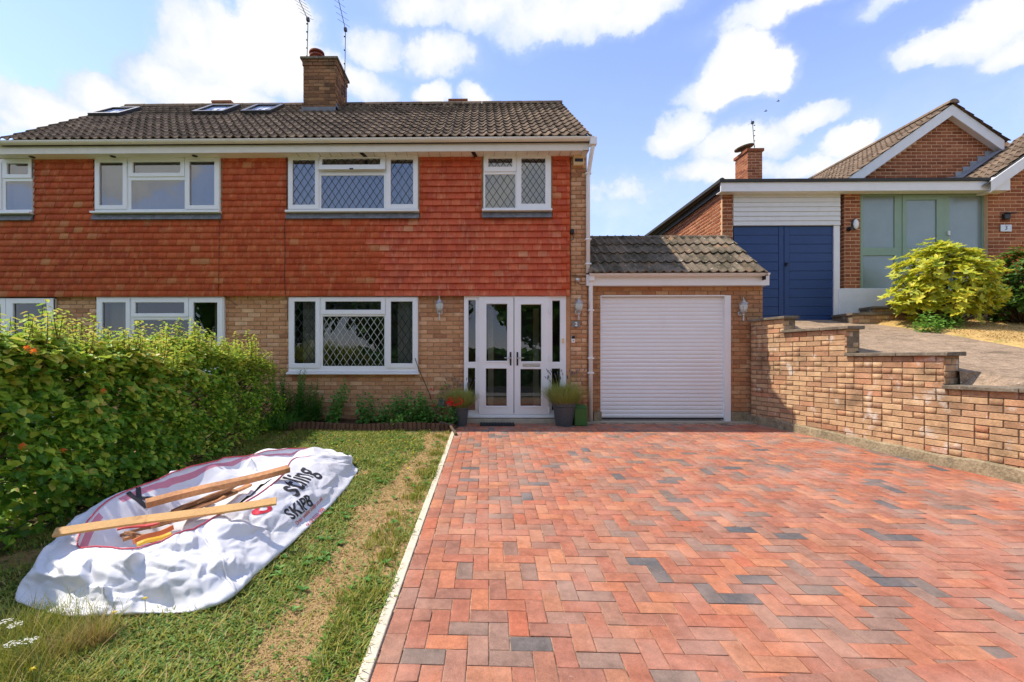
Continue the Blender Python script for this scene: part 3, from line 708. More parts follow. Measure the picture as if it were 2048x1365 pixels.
def curtain(x0, x1, z0, z1, y, m, label, amp=.02, period=.09, name='curtain', cat='curtain', gather=0.0):
    n = max(8, int((x1 - x0) / .012)); V = []; F = []
    for i in range(n + 1):
        t = i / n
        for j in range(5):
            s = j / 4; x = x0 + (x1 - x0) * t; z = z0 + (z1 - z0) * s
            yy = y + amp * math.sin(2 * math.pi * x / period + .8 * math.sin(5 * x)) * (1 - .3 * s) + .4 * amp * math.sin(x * 31 + s)
            V.append((x + gather * (1 - s) * (.5 - t) * (x1 - x0), yy, z))
    for i in range(n):
        for j in range(4): F.append((i * 5 + j, (i + 1) * 5 + j, (i + 1) * 5 + j + 1, i * 5 + j + 1))
    b_ = MB(); b_.add([(v[0], v[1], v[2]) for v in V], F)
    return tag(b_.build(name, m, smooth=True), label, cat)
for key in WINS:
    w = window(key)
    WINS[key]['xz'] = w
def cx(px, Y=7.9): return at(px, 600, Y)[0]
w = WINS['uA']['xz']
curtain(w[0] + .03, w[0] + .52, w[2] - .1, w[3] - .02, 7.775, M['net'], 'white net curtain in the left light of the upper window with a top light ajar', amp=.015)
curtain(w[1] - .30, w[1] - .02, w[2] - .1, w[3] - .02, 7.775, M['net'], 'narrow white curtain at the right of the upper window with a top light ajar')
curtain(w[0] + .52, w[1] - .30, w[2] - .1, w[3] - .3, 7.80, M['curtain'], 'blue grey blind across the upper window with a top light ajar', amp=.002, name='blind', cat='blind').data.materials[0] = mat('blue_blind', (.22, .34, .58), rough=.8)
w = WINS['uR']['xz']
curtain(w[0] + .03, w[1] - .03, w[2] - .1, w[3] - .02, 7.80, M['net'], 'white blind filling the small leaded bathroom window by the alarm box', amp=.004, name='blind', cat='blind')
w = WINS['uB']['xz']
curtain(w[0] + .03, w[1] - .03, w[2] - .1, w[3] - .02, 7.775, M['net'], 'pale sheet pinned across the plain upper window of the left house', amp=.006, period=.5)
w = WINS['uC']['xz']
curtain(w[0] + .03, w[1] - .03, w[2] - .1, w[3] - .02, 7.775, M['net'], 'pale curtain behind the upper window at the far left end', amp=.006, period=.4)
w = WINS['gA']['xz']
curtain(w[0] + .16, w[0] + .48, w[2] - .2, w[3] - .02, 7.95, M['curtain'], 'grey curtain gathered at the left side of the lower leaded window')
curtain(w[1] - .40, w[1] - .12, w[2] - .2, w[3] - .02, 7.95, M['curtain'], 'grey curtain gathered at the right side of the lower leaded window')
w = WINS['gB']['xz']
curtain(w[0] + .03, w[0] + .50, w[2] - .2, w[3] - .02, 7.92, M['curtain_beige'], 'beige curtain at the left of the ground floor window behind the hedge', amp=.03, period=.12)
curtain(w[1] - .30, w[1] - .05, w[2] - .2, w[3] - .02, 7.92, M['curtain_beige'], 'beige curtain at the right of the ground floor window behind the hedge', amp=.03, period=.12)

# ---- front door with side lights
Y = 7.70
b_ = MB()
side = [wr(936, 952, 600, 725, Y), (wr(935, 951, 736, 822, Y)), wr(1104, 1121, 601, 725, Y), wr(1103, 1121, 737, 822, Y)]
b_.plate(dx0, dx1, dz0, dz1, side + [wr(958, 1098, 594, 828, Y)], Y, Y + .07)
por = b_.build('porch_screen', M['upvc'], house); WORLD[por.name] = Matrix.Identity(4)
for s in side:
    g_ = MB(); g_.add([(s[0], Y + .03, s[2]), (s[1], Y + .03, s[2]), (s[1], Y + .03, s[3]), (s[0], Y + .03, s[3])], [(0, 1, 2, 3)]); g_.build('side_pane', M['glass'], por)
b_ = MB(); b_.box(dx0 - .01, at(1108, 0, Y)[0], Y - .06, Y + .06, at(1030, 834, Y)[2] - .012, dz0 + .006); b_.build('door_sill', M['upvc'], por, bevel=.006)
for (l, r_, hx) in ((958, 1027, 1), (1028.5, 1098, -1)):
    x0, x1, z0, z1 = wr(l, r_, 594, 828, Y)
    ps = [wr(972, 1015, 608, 723, Y), wr(971, 1014, 737, 813, Y)] if hx == 1 else [wr(1041, 1083, 609, 724, Y), wr(1040, 1083, 738, 813, Y)]
    b_ = MB(); b_.plate(x0, x1, z0, z1, ps, Y - .022, Y + .04)
    d = b_.build('door', M['upvc'], house); WORLD[d.name] = Matrix.Identity(4)
    for p in ps:
        b_ = MB(); b_.plate(p[0] - .018, p[1] + .018, p[2] - .018, p[3] + .018, [p], Y - .030, Y - .02, .004); b_.build('glazing_bead', M['upvc'], d)
        g_ = MB(); g_.add([(p[0], Y + .004, p[2]), (p[1], Y + .004, p[2]), (p[1], Y + .004, p[3]), (p[0], Y + .004, p[3])], [(0, 1, 2, 3)]); g_.build('pane', M['glass'], d)
    hxp = at(1021 if hx == 1 else 1034.5, 718, Y); b_ = MB()
    b_.box(hxp[0] - .014, hxp[0] + .014, Y - .034, Y - .02, hxp[2] - .115, hxp[2] + .115)
    b_.tube([(hxp[0], Y - .03, hxp[2] + .01), (hxp[0], Y - .075, hxp[2] + .012), (hxp[0] - hx * .02, Y - .08, hxp[2] + .014), (hxp[0] - hx * .11, Y - .075, hxp[2] + .016)], .009, 8, mi=1)
    b_.build('handle', [M['black'], M['silver']], d)
    for py in (622, 718, 820):
        q = at(958 if hx == 1 else 1098, py, Y); b_ = MB(); b_.tube([(q[0], Y - .034, q[2] - .045), (q[0], Y - .034, q[2] + .045)], .011, 8); b_.build('hinge', M['upvc'], d)
    if hx == -1:
        q = wr(1045, 1080, 728, 734, Y); b_ = MB(); b_.box(q[0], q[1], Y - .03, Y - .02, q[2], q[3]); b_.box(q[0] + .02, q[1] - .02, Y - .034, Y - .029, q[2] + .012, q[3] - .012, mi=1)
        b_.build('letter_plate', [M['silver'], M['silver']], d, bevel=.002)
# hall behind the glass doors
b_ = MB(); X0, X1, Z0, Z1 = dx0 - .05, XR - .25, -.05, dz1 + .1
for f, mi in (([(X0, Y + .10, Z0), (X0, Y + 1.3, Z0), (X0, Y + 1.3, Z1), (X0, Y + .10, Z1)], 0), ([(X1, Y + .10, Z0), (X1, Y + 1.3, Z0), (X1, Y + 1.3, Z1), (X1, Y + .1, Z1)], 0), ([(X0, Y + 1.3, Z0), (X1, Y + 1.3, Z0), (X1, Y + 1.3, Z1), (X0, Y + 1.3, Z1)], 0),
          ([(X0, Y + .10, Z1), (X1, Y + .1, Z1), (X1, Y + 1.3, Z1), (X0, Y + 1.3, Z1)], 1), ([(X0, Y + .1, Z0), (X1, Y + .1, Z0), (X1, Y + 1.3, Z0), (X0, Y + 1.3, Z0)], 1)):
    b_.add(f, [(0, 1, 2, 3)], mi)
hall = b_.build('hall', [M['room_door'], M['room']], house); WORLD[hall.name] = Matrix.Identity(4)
for px in (982, 1072):
    q = at(px, 700, Y + 1.25)[0]; b_ = MB(); b_.box(q - .06, q + .05, Y + 1.22, Y + 1.28, 0, dz1 - .1); b_.build('inner_door_frame', M['upvc_cream'], hall)
b_ = MB(); q0, q1 = at(990, 0, Y + 1.25)[0], at(1064, 0, Y + 1.25)[0]; b_.box(q0, q1, Y + 1.25, Y + 1.285, 0, dz1 - .12); b_.build('inner_door', M['black'], hall)
# doorway brick reveal strip and concrete step
b_ = MB(); b_.box(dx1 + .002, XP - .002, Y + .01, Y + .1, 0, dz1 + .05); b_.build('reveal', M['brick'], house)
b_ = MB(); b_.box(dx0 + .02, XP, 7.60, FY + .06, -.2, at(1000, 838, 7.62)[2]); b_.box(dx0 - .01, XR, 7.62, 7.70, -.2, .012)
b_.build('door_step', M['step'], house, bevel=.006)

# ---- hung tiles: overlapping rows of plain clay tiles
TV = [(-.5, -.012, 0), (.5, -.012, 0), (.5, 0, 0), (-.5, 0, 0), (-.5, .030, 1), (.5, .030, 1)]   # wedge: nose proud at the bottom
TV = [(-.5, -.032, 0), (.5, -.032, 0), (.5, -.002, 0), (-.5, -.002, 0), (-.5, -.002, 1), (.5, -.002, 1), (.17, -.033, 0), (-.17, -.033, 0), (.17, -.0045, 1), (-.17, -.0045, 1)]
TF = [(0, 7, 9, 4), (7, 6, 8, 9), (6, 1, 5, 8), (0, 3, 2, 7), (7, 2, 6, 6)][:3] + [(0, 3, 2, 7), (7, 2, 1, 6), (0, 4, 3, 3)][:2]
TF = [(0, 7, 9, 4), (7, 6, 8, 9), (6, 1, 5, 8), (0, 3, 2, 7), (7, 2, 1, 6), (1, 2, 5, 5), (0, 4, 3, 3)]
TF = [f if len(set(f)) == 4 else tuple(dict.fromkeys(f)) for f in TF]
TFq = [f for f in TF if len(f) == 4]
TY = 7.70
XT = at(1139.5, 500, TY)[0]
gauge = .1115; rows = int((ZS - ZT) / gauge) + 1
th = []
up = [wr(WINS[k]['r'][0] - 3, WINS[k]['r'][1] + 3, WINS[k]['r'][2] - 12, WINS[k]['r'][3] + 17, 7.66) for k in ('uA', 'uR', 'uB', 'uC')]
for r_ in range(rows):
    z = ZT + r_ * gauge; x = XL - (.0825 if r_ % 2 else 0)
    drift = random.uniform(-.008, .008)
    while x < XT:
        a, b = max(x, XL), min(x + .165, XT); x += .165
        segs = [(a, b)]
        for (h0, h1, g0, g1) in up:
            if z + gauge * .6 > g0 and z + gauge * .6 < g1:
                ns = []
                for (s0, s1) in segs:
                    if s1 <= h0 or s0 >= h1: ns.append((s0, s1)); continue
                    if s0 < h0 - .006: ns.append((s0, h0))
                    if s1 > h1 + .006: ns.append((h1, s1))
                segs = ns
        for (s0, s1) in segs:
            if s1 - s0 < .008: continue
            hgt = min(gauge + .03, ZS + .02 - z)
            th.append(Matrix.Translation(((s0 + s1) / 2 + drift * .2, TY + random.gauss(0, .0012), z + random.gauss(0, .0009))) @ Matrix.Rotation(random.gauss(0, .003), 4, 'Y') @ Matrix.Rotation(random.gauss(0, .008), 4, 'Z') @ Matrix.Diagonal((s1 - s0 - .003, 1.5, hgt, 1)))
pieces('hung_tile', TV, TFq, M['hung_tile'], th, house, rest_name='hung_tile_field')
b_ = MB(); b_.plate(XL, XT - .003, ZT + .02, ZS + .02, [(u[0] + .03, u[1] - .03, u[2] + .05, min(u[3], ZS + .01)) for u in up], TY + .001, TY + .04, 0)
b_.build('tile_batten_board', M['deck'], house)
# brown timber closers beside the upper windows
for k in ('uA', 'uR', 'uB'):
    u = wr(*WINS[k]['r'], 7.64); b_ = MB()
    b_.box(u[0] - .03, u[0] - .001, 7.665, 7.72, u[2] - .14, ZS); b_.box(u[1] + .001, u[1] + .028, 7.665, 7.72, u[2] - .04, ZS)
    b_.box(u[0] - .03, u[1] + .028, 7.655, 7.72, u[3] + .002, ZS)
    b_.build('window_closer', mat('timber_closer', (.30, .19, .09), rough=.85, noise=(20, .2)) if 'timber_closer' not in bpy.data.materials else bpy.data.materials['timber_closer'], house)

# ---- eaves
RX = at(1186, 268, EY)[0]
LX = at(-30, 268, EY)[0]
zf0, zf1 = at(900, 303, 7.42)[2], at(900, 288, 7.42)[2]
x = LX
b_ = MB(); b_.box(LX, RX - .05, 7.42, 7.445, zf0, zf1 + .04); b_.build('fascia', M['upvc_cream'], house)
b_ = MB(); b_.box(LX, RX - .05, 7.445, 7.72, zf0 + .02, zf0 + .032)
b_.box(RX - .14, RX - .05, 7.4, 7.7, zf0 - .0, zf0 + .018); b_.build('soffit', M['soffit'], house)
for px in [725 + 22 * i for i in range(-6, 20)]:
    q = at(px, 310, 7.5)[0]; b_ = MB(); b_.box(q - .0015, q + .0015, 7.45, 7.70, zf0 + .014, zf0 + .0205); b_.build('soffit_joint', M['plinth'], house)
for px, py in ((727, 303), (949, 299)):
    q = at(px, py, 7.55)[0]; b_ = MB(); b_.box(q - .03, q + .03, 7.48, 7.66, zf0 + .006, zf0 + .0205, mat4=Matrix.Translation((q, 7.57, 0)) @ Matrix.Rotation(-.25, 4, 'Z') @ Matrix.Translation((-q, -7.57, 0))); b_.build('soffit_vent', M['cable'], house)
for px in (62, 224, 388):
    q = at(px, 308, 7.55)[0]; b_ = MB(); b_.lathe([(.0, -.004), (.045, -.004), (.045, .01)], (q, 7.57, zf0 + .018), 16); b_.build('soffit_vent', M['cable'], house)
def gutter(name, x0, x1, y, z, r, m, parent, drop=0.0, brackets=6):
    n = 10; V = []; F = []
    for i, x in enumerate((x0, x1)):
        for k in range(n + 1):
            a = math.pi + math.pi * k / n
            V.append((x, y + r * math.cos(a), z + r * .95 * math.sin(a) + drop * i))
        for k in range(n + 1):
            a = 2 * math.pi - math.pi * k / n
            V.append((x, y + (r - .005) * math.cos(a), z + (r - .005) * .95 * math.sin(a) + .001 + drop * i))
    m2 = 2 * (n + 1)
    for k in range(m2): F.append((k, (k + 1) % m2, m2 + (k + 1) % m2, m2 + k))
    b_ = MB(); b_.add(V, F)
    # end stops
    for i in (0, 1): b_.add([V[i * m2 + k] for k in range(n + 1)], [tuple(range(n + 1))])
    g = b_.build(name, m, parent, smooth=False); WORLD[g.name] = Matrix.Identity(4)
    for k in range(brackets):
        x = x0 + (x1 - x0) * (k + .5) / brackets
        c = MB()
        for w_ in ((-.012, .012),):
            vs = []
            for xx in w_:
                for q in range(9):
                    a = math.pi + math.pi * q / 8; vs.append((x + xx, y + (r + .005) * math.cos(a), z + (r + .005) * .95 * math.sin(a) + .004 + drop * (k + .5) / brackets))
            c.add(vs, [(q, q + 1, q + 10, q + 9) for q in range(8)])
        c.build('gutter_bracket', m, g)
    return g
zg = at(900, 277.5, 7.36)[2]
gut = gutter('gutter', LX, RX + .01, 7.365, zg + .0, .058, M['upvc_cream'], house, brackets=17)
# ---- main roof of interlocking tiles
def pantile(w=.30, L=.40, n=12, k=1.0):
    V = []
    def h(t): return k * .030 * (math.exp(-((t - .22) / .085) ** 2) + math.exp(-((t - .72) / .085) ** 2)) - .006 * math.cos(4 * math.pi * (t + .03))
    for i in range(n + 1): V.append((w * i / n, 0, h(i / n) + .032))
    for i in range(n + 1): V.append((w * i / n, L, h(i / n) + .002))
    for i in range(n + 1): V.append((w * i / n, .004, h(i / n) + .012))
    F = [(i, i + 1, n + 2 + i, n + 1 + i) for i in range(n)] + [(2 * n + 2 + i, 2 * n + 3 + i, i + 1, i) for i in range(n)]
    F.append((n, 2 * n + 1, 3 * n + 2, 3 * n + 2)); F.append((0, 2 * n + 2, n + 1, n + 1))
    return V, [f for f in F if len(set(f)) == 4]
RTV, RTF = pantile()
ridgeY = 10.05
ridgeZ = at(900, 209, ridgeY)[2]
ez = zg + .03
pitch = math.atan2(ridgeZ - ez, ridgeY - EY); slen = math.hypot(ridgeZ - ez, ridgeY - EY)
nrow = 13; g_ = slen / nrow
def roof_mats(x0, x1, y0, z0, pitch, nrow, g_, w=.30, skip=None, xoff=lambda r_: 0):
    o = []
    for r_ in range(nrow):
        n_ = int(round((x1 - x0 - xoff(r_)) / w))
        for i in range(n_):
            x = x0 + xoff(r_) + i * w
            if skip and skip(x + w / 2, r_): continue
            o.append(Matrix.Translation((x, y0, z0)) @ Matrix.Rotation(pitch, 4, 'X') @ Matrix.Translation((random.gauss(0, .0015), r_ * g_ + random.gauss(0, .003), random.gauss(0, .0015))) @ Matrix.Rotation(random.gauss(0, .004), 4, 'Z') @ Matrix.Rotation(random.gauss(0, .006), 4, 'Y'))
    return o
RXX = RX - .02
n_t = int((RXX - LX) / .30); x0t = RXX - n_t * .30
rm = roof_mats(x0t, RXX, EY - .01, ez - .02, pitch, nrow, g_)
pieces('roof_tile', RTV, RTF, M['roof_tile'], rm, house, rest_name='roof_tile_field')
b_ = MB()
b_.add([(x0t, EY + .03, ez - .025), (RXX - .02, EY + .03, ez - .025), (RXX - .02, ridgeY, ridgeZ - .03), (x0t, ridgeY, ridgeZ - .03), (RXX - .02, 2 * ridgeY - EY, ez - .02), (x0t, 2 * ridgeY - EY, ez - .02), (RXX - .02, EY + .03, ez - .1), (RXX - .02, 2 * ridgeY - EY, ez - .1), (x0t, EY + .03, ez - .1)],
       [(0, 1, 2, 3), (3, 2, 4, 5), (1, 6, 7, 4), (1, 4, 2), (0, 8, 6, 1)])
b_.build('roof_deck', M['deck'], house)
x = x0t
while x < RXX - .05:      # ridge tiles
    b_ = MB(); L_r = min(.45, RXX - x); vs = []
    for xx in (x + .004, x + L_r - .004):
        for k in range(7):
            a = math.pi * k / 6; vs.append((xx, ridgeY - .10 * math.cos(a), ridgeZ - .045 + .095 * math.sin(a) + (0.004 if xx > x + .1 else 0)))
    b_.add(vs, [(k, k + 1, k + 8, k + 7) for k in range(6)] + [tuple(range(7)), tuple(range(13, 6, -1))]); b_.build('ridge_tile', M['roof_tile'], house); x += .45
# verge cloak at the right
b_ = MB(); b_.add([(RXX + .002, EY, ez - .06), (RXX + .002, ridgeY, ridgeZ - .07), (RXX + .002, ridgeY, ridgeZ + .0), (RXX + .002, EY, ez + .01), (RXX - .03, EY, ez - .06), (RXX - .03, ridgeY, ridgeZ - .07), (RXX - .03, ridgeY, ridgeZ + .0), (RXX - .03, EY, ez + .01)], [(0, 1, 2, 3), (0, 3, 7, 4), (3, 2, 6, 7)]); b_.build('verge', M['mortar'], house)
# rooflights
def on_roof(px, py):   # intersect a view ray with the front slope
    d = Vector(ray(px, py)); nrm = Vector((0, -math.sin(pitch), math.cos(pitch))); p0 = Vector((0, EY, ez + .03)); o_ = Vector((0, 0, ZC))
    return o_ + d * ((p0 - o_).dot(nrm) / d.dot(nrm))
for (pl, pr, pt, pbm) in ((178, 262, 221, 234), (385, 462, 216, 230), (482, 556, 215, 229)):
    A_ = on_roof(pl, pbm); B_ = on_roof(pr, pt)
    # rectangle on the slope: lower-left A, width ~ from lower right
    lr = on_roof(pr - (28 if pl < 300 else 18), pbm + 1)
    wdt = lr.x - A_.x; ln = (B_ - Vector((B_.x, A_.y, A_.z))).length
    Mx = Matrix.Translation(A_) @ Matrix.Rotation(pitch, 4, 'X')
    b_ = MB()
    for (a, b, c, d) in ((0, .07, 0, ln), (wdt - .07, wdt, 0, ln), (.07, wdt - .07, 0, .07), (.07, wdt - .07, ln - .07, ln)):
        b_.box(a, b, c, d, -.05, .07, mat4=Mx)
    rw = b_.build('roof_window', M['gutter_dark'], house); WORLD[rw.name] = Matrix.Identity(4)
    b_ = MB(); b_.add([Mx @ Vector(v) for v in ((.06, .06, .05), (wdt - .06, .06, .05), (wdt - .06, ln - .06, .05), (.06, ln - .06, .05))], [(0, 1, 2, 3)]); b_.build('pane', M['glass_sky'], rw)
    b_ = MB(); b_.add([Mx @ Vector(v) for v in ((.03, .03, .012), (wdt - .03, .03, .012), (wdt - .03, ln - .03, .012), (.03, ln - .03, .012))], [(0, 1, 2, 3)]); b_.build('cloud_reflection_sheet', M['white_paint'], rw)  # white sheet under the pane, its colour standing in for reflected cloud

# ---- chimney
cY = 9.35
cx0, cx1 = at(606, 200, cY)[0], at(672, 200, cY)[0]
cz0, cz1 = at(640, 226, cY)[2] - .1, at(640, 120, cY)[2]
cd = .78
b_ = MB(); b_.box(cx0 + .012, cx1 - .012, cY + .012, cY + cd, cz0 - .5, cz1 - .02)
chim = b_.build('chimney', M['mortar'], house); WORLD[chim.name] = Matrix.Identity(4)
cm_ = wall_mats((cx0, cY, cz0 - .4), (0, -1, 0), cx1 - cx0, cz1 - cz0 + .4, depth=.05)
cm_ += wall_mats((cx1, cY + .008, cz0 - .4), (1, 0, 0), cd, cz1 - cz0 + .4, depth=.05, shift=.11)
cm_ += wall_mats((cx0 - .015, cY - .02, cz1 - .13), (0, -1, 0), cx1 - cx0 + .03, .13, depth=.05)
cm_ += wall_mats((cx1 + .02, cY - .02, cz1 - .13), (1, 0, 0), cd + .02, .13, depth=.05)
mchim = mat('chimney_brick', palette=[(0, (.22, .10, .05)), (.3, (.33, .16, .075)), (.6, (.16, .075, .04)), (.8, (.42, .22, .105)), (1, (.26, .12, .055))], noise=[(9, .2), (60, .15)], bump=(90, .5), rough=.9, spec=.15, stains=[((.08, .065, .04), 2.5, .5, .66, .6)])
pieces('brick', BV, BF, mchim, cm_, chim, rest_name='chimney_brickwork')
b_ = MB(); b_.box(cx0 - .05, cx1 + .05, cY - .05, cY + cd + .05, cz1, cz1 + .05); b_.build('chimney_cap', M['coping'], chim, bevel=.01)
b_ = MB(); b_.lathe([(.13, .0), (.11, .06), (.15, .075), (.15, .10), (.11, .105), (.11, .14), (.16, .15), (.155, .18), (.0, .20)], ((cx0 + cx1) / 2 - .1, cY + .12, cz1 + .05), 18); b_.build('chimney_pot', M['terracotta'], chim, smooth=False)
b_ = MB(); b_.box(cx0 - .02, cx1 + .02, cY - .02, cY + .3, cz0 - .25, at(640, 215, cY)[2]); b_.box(cx1, cx1 + .02, cY - .02, cY + cd, cz0 - .2, at(640, 208, cY)[2]); b_.build('chimney_flashing', M['lead'], chim)
for (a, b, t_, y_) in ((426, 461, 206, 11.5), (899, 933, 203, 11.5)):
    q0 = at(a, t_, y_); q1 = at(b, t_, y_); b_ = MB(); b_.box(q0[0], q1[0], y_, y_ + .4, 5.5, q0[2]); b_.box(q0[0] - .03, q1[0] + .03, y_ - .03, y_ + .43, q0[2], q0[2] + .05)
    b_.build('rear_stack', M['brick_red'], house)
# ================================================================== garage
GY = 7.80
garage = thing('attached_garage', 'low brick garage with a white roller door and lichened tiled roof beside the house', 'garage', (3.4, GY, 0))
gx0, gx1 = XR + .004, at(1526, 700, GY)[0]
GR = wr(1202, 1461, 592, 843, GY)
GEY = 7.56
gutz = at(1350, 548, GEY)[2]
gtop = at(1350, 572, 7.72)[2]
gm = wall_mats((gx0, GY, .02), (0, -1, 0), gx1 - gx0, gtop + .03, [(GR[0] - gx0, GR[1] - gx0, -.1, GR[3])], shift=.03)
pieces('brick', BV, BF, M['brick_garage'], gm, garage, rest_name='brickwork')
b_ = MB(); b_.plate(gx0, gx1 - .004, -.3, gtop + .03, [(GR[0] + .002, GR[1] - .002, -.29, GR[3])], GY + .013, GY + .10, 0)
b_.box(gx1 - .12, gx1 - .004, GY + .1, 9.1, -.3, gtop); b_.build('mortar', M['mortar'], garage)
# concrete feet beside the opening
for a, b in ((1187, 1203), (1462, 1530)):
    q0, q1 = at(a, 0, GY)[0], at(b, 0, GY)[0]; b_ = MB(); b_.box(q0, min(q1, gx1), GY - .025, GY + .02, -.2, at(1480, 824, GY)[2]); b_.build('footing', M['concrete'], garage, bevel=.01)
b_ = MB(); b_.box(gx0, gx1 - .1, 7.64, GY + .2, -.2, .006); b_.build('threshold', M['step'], garage)
# frame and roller curtain
b_ = MB(); j = wr(1449, 1461, 592, 840, GY)
b_.box(j[0], GR[1], GY - .012, GY + .12, 0.0, GR[3] + .004); b_.box(GR[0] - .012, GR[0] + .006, GY - .008, GY + .12, 0.0, GR[3] + .004); b_.box(GR[0] + .007, j[0] - .001, GY - .010, GY + .02, GR[3] - .012, GR[3] + .010)
b_.build('door_frame', M['upvc'], garage)
rd0, rd1, rz0, rz1 = GR[0] + .006, j[0], at(1320, 836, GY + .05)[2], GR[3] - .002
b_ = MB(); b_.box(rd0, rd1, GY + .075, GY + .09, rz0, rz1); rd = b_.build('roller_door', M['upvc'], garage); WORLD[rd.name] = Matrix.Identity(4)
ns = 31; sh = (rz1 - rz0) / ns
b_ = MB(); prof = [(.0, 0), (-.006, .004), (-.0125, .25), (-.0145, .5), (-.0125, .75), (-.006, .985), (0, 1)]
b_.add([(x, p[0], p[1]) for x in (0, 1) for p in prof], [(i, i + 7, i + 8, i + 1) for i in range(6)])
sv = [(x, p[0], p[1]) for x in (-.5, .5) for p in prof]; sf = [(i, i + 7, i + 8, i + 1) for i in range(6)]
sme = proto_mesh('slat', sv, sf, M['upvc'])
for i in range(ns):
    o = bpy.data.objects.new('slat', sme); C.objects.link(o); o.parent = rd
    o.matrix_basis = Matrix.Translation(((rd0 + rd1) / 2, GY + .06, rz0 + i * sh)) @ Matrix.Diagonal((rd1 - rd0, 1, sh, 1))
b_ = MB(); b_.box(rd0, rd1, GY + .03, GY + .09, rz0 - .018, rz0 - .001); b_.build('bottom_rail', M['black_rubber'], rd)
# eaves of the garage
b_ = MB(); zA, zB = at(1350, 572, 7.70)[2], at(1350, 552, 7.70)[2]
b_.box(XR - .02, gx1 + .02, 7.66, 7.69, zA, zB + .02); b_.box(XR, gx1 + .015, 7.69, GY + .03, zA + .002, zA + .02); b_.build('fascia', M['upvc'], garage)
gex = at(1533, 548, GEY)[0]
gutter('gutter', XR + .01, gex + .06, 7.60, gutz + .012, .05, M['upvc'], garage, brackets=4)
gr = None
yy = 8.0
while at(1456, 472, yy)[0] < gex: yy += .01
gtY, gtZ = yy, at(1350, 476, yy)[2]
gp = math.atan2(gtZ - gutz, gtY - GEY); gl = math.hypot(gtZ - gutz, gtY - GEY)
GTV, GTF = pantile(.30, .42, 14, .8)
n_t = int((gex - XR) / .30); nr = 4
gm = roof_mats(gex - n_t * .30, gex, GEY - .03, gutz - .0, gp, nr, gl / nr)
pieces('roof_tile', GTV, GTF, M['roof_tile_garage'], gm, garage)
gm = roof_mats(XR + .0, gex - n_t * .30 + .0, GEY - .028, gutz - .002, gp, nr, gl / nr, w=(gex - n_t * .30 - XR) or .3)
if gex - n_t * .30 - XR > .05:
    k_ = (gex - n_t * .30 - XR) / .30
    gm = [m_ @ Matrix.Diagonal((k_, 1, 1, 1)) for m_ in gm[:4]]
    pieces('roof_tile', GTV, GTF, M['roof_tile_garage'], gm, garage)
b_ = MB(); b_.add([(XR, GEY, gutz - .02), (gex - .01, GEY, gutz - .02), (gex - .01, gtY, gtZ - .03), (XR, gtY, gtZ - .03), (gex - .01, gtY, gutz - .1), (gex - .01, GEY, gutz - .1), (XR, gtY, gutz - .1)], [(0, 1, 2, 3), (1, 5, 4, 2), (2, 4, 6, 3)])
b_.build('roof_deck', M['deck'], garage)
x = XR + .01
while x < gex - .05:
    L_r = min(.45, gex - x); b_ = MB(); vs = []
    for xx in (x + .004, x + L_r - .004):
        for k in range(7):
            a = math.pi * k / 6; vs.append((xx, gtY - .09 * math.cos(a), gtZ - .03 + .07 * math.sin(a) + random.uniform(-.002, .002)))
    b_.add(vs, [(k, k + 1, k + 8, k + 7) for k in range(6)] + [tuple(range(7)), tuple(range(13, 6, -1))]); b_.build('ridge_tile', M['roof_tile_garage'], garage); x += .45
b_ = MB(); b_.add([(gex + .003, GEY - .02, gutz - .05), (gex + .003, gtY, gtZ - .05), (gex + .003, gtY, gtZ + .01), (gex + .003, GEY - .02, gutz + .012)], [(0, 1, 2, 3)]); b_.build('verge', M['mortar_wall'], garage)
# downpipes
def pipe(pts, r, m, parent, clips, name='downpipe'):
    b_ = MB(); b_.tube(pts, r, 10); o = b_.build(name, m, parent, smooth=True); WORLD[o.name] = Matrix.Identity(4)
    for c in clips:
        k = MB(); k.box(c[0] - .05, c[0] + .05, c[1] - r - .006, c[1] + r + .02, c[2] - .012, c[2] + .012); k.build('pipe_clip', m, o, bevel=.003)
    return o
q = at(1176, 300, 7.66); q2 = at(1185, 285, 7.40)
pipe([(q2[0], 7.38, zg - .03), (q2[0], 7.38, zg - .14), (q2[0] - .01, 7.45, zg - .26), (q[0] + .01, 7.64, zg - .44), (q[0], 7.66, zg - .52), (q[0], 7.66, gutz + .04)], .036, M['upvc'], house,
     [(q[0], 7.66, at(0, p_, 7.66)[2]) for p_ in (355, 484, 532)])
b_ = MB(); b_.box(q2[0] - .055, q2[0] + .055, 7.31, 7.43, zg - .13, zg + .0); b_.build('gutter_outlet', M['upvc'], house, bevel=.01)
q = at(1182, 700, 7.66)
pipe([(q[0], 7.64, gutz - .01), (q[0], 7.66, gutz - .12), (q[0], 7.68, gutz - .2), (q[0], 7.68, .03)], .036, M['upvc'], garage, [(q[0], 7.68, at(0, p_, 7.68)[2]) for p_ in (623, 717, 746)])
b_ = MB(); b_.box(q[0] - .045, q[0] + .045, 7.59, 7.71, gutz - .11, gutz + .0); b_.build('gutter_outlet', M['upvc'], garage, bevel=.01)

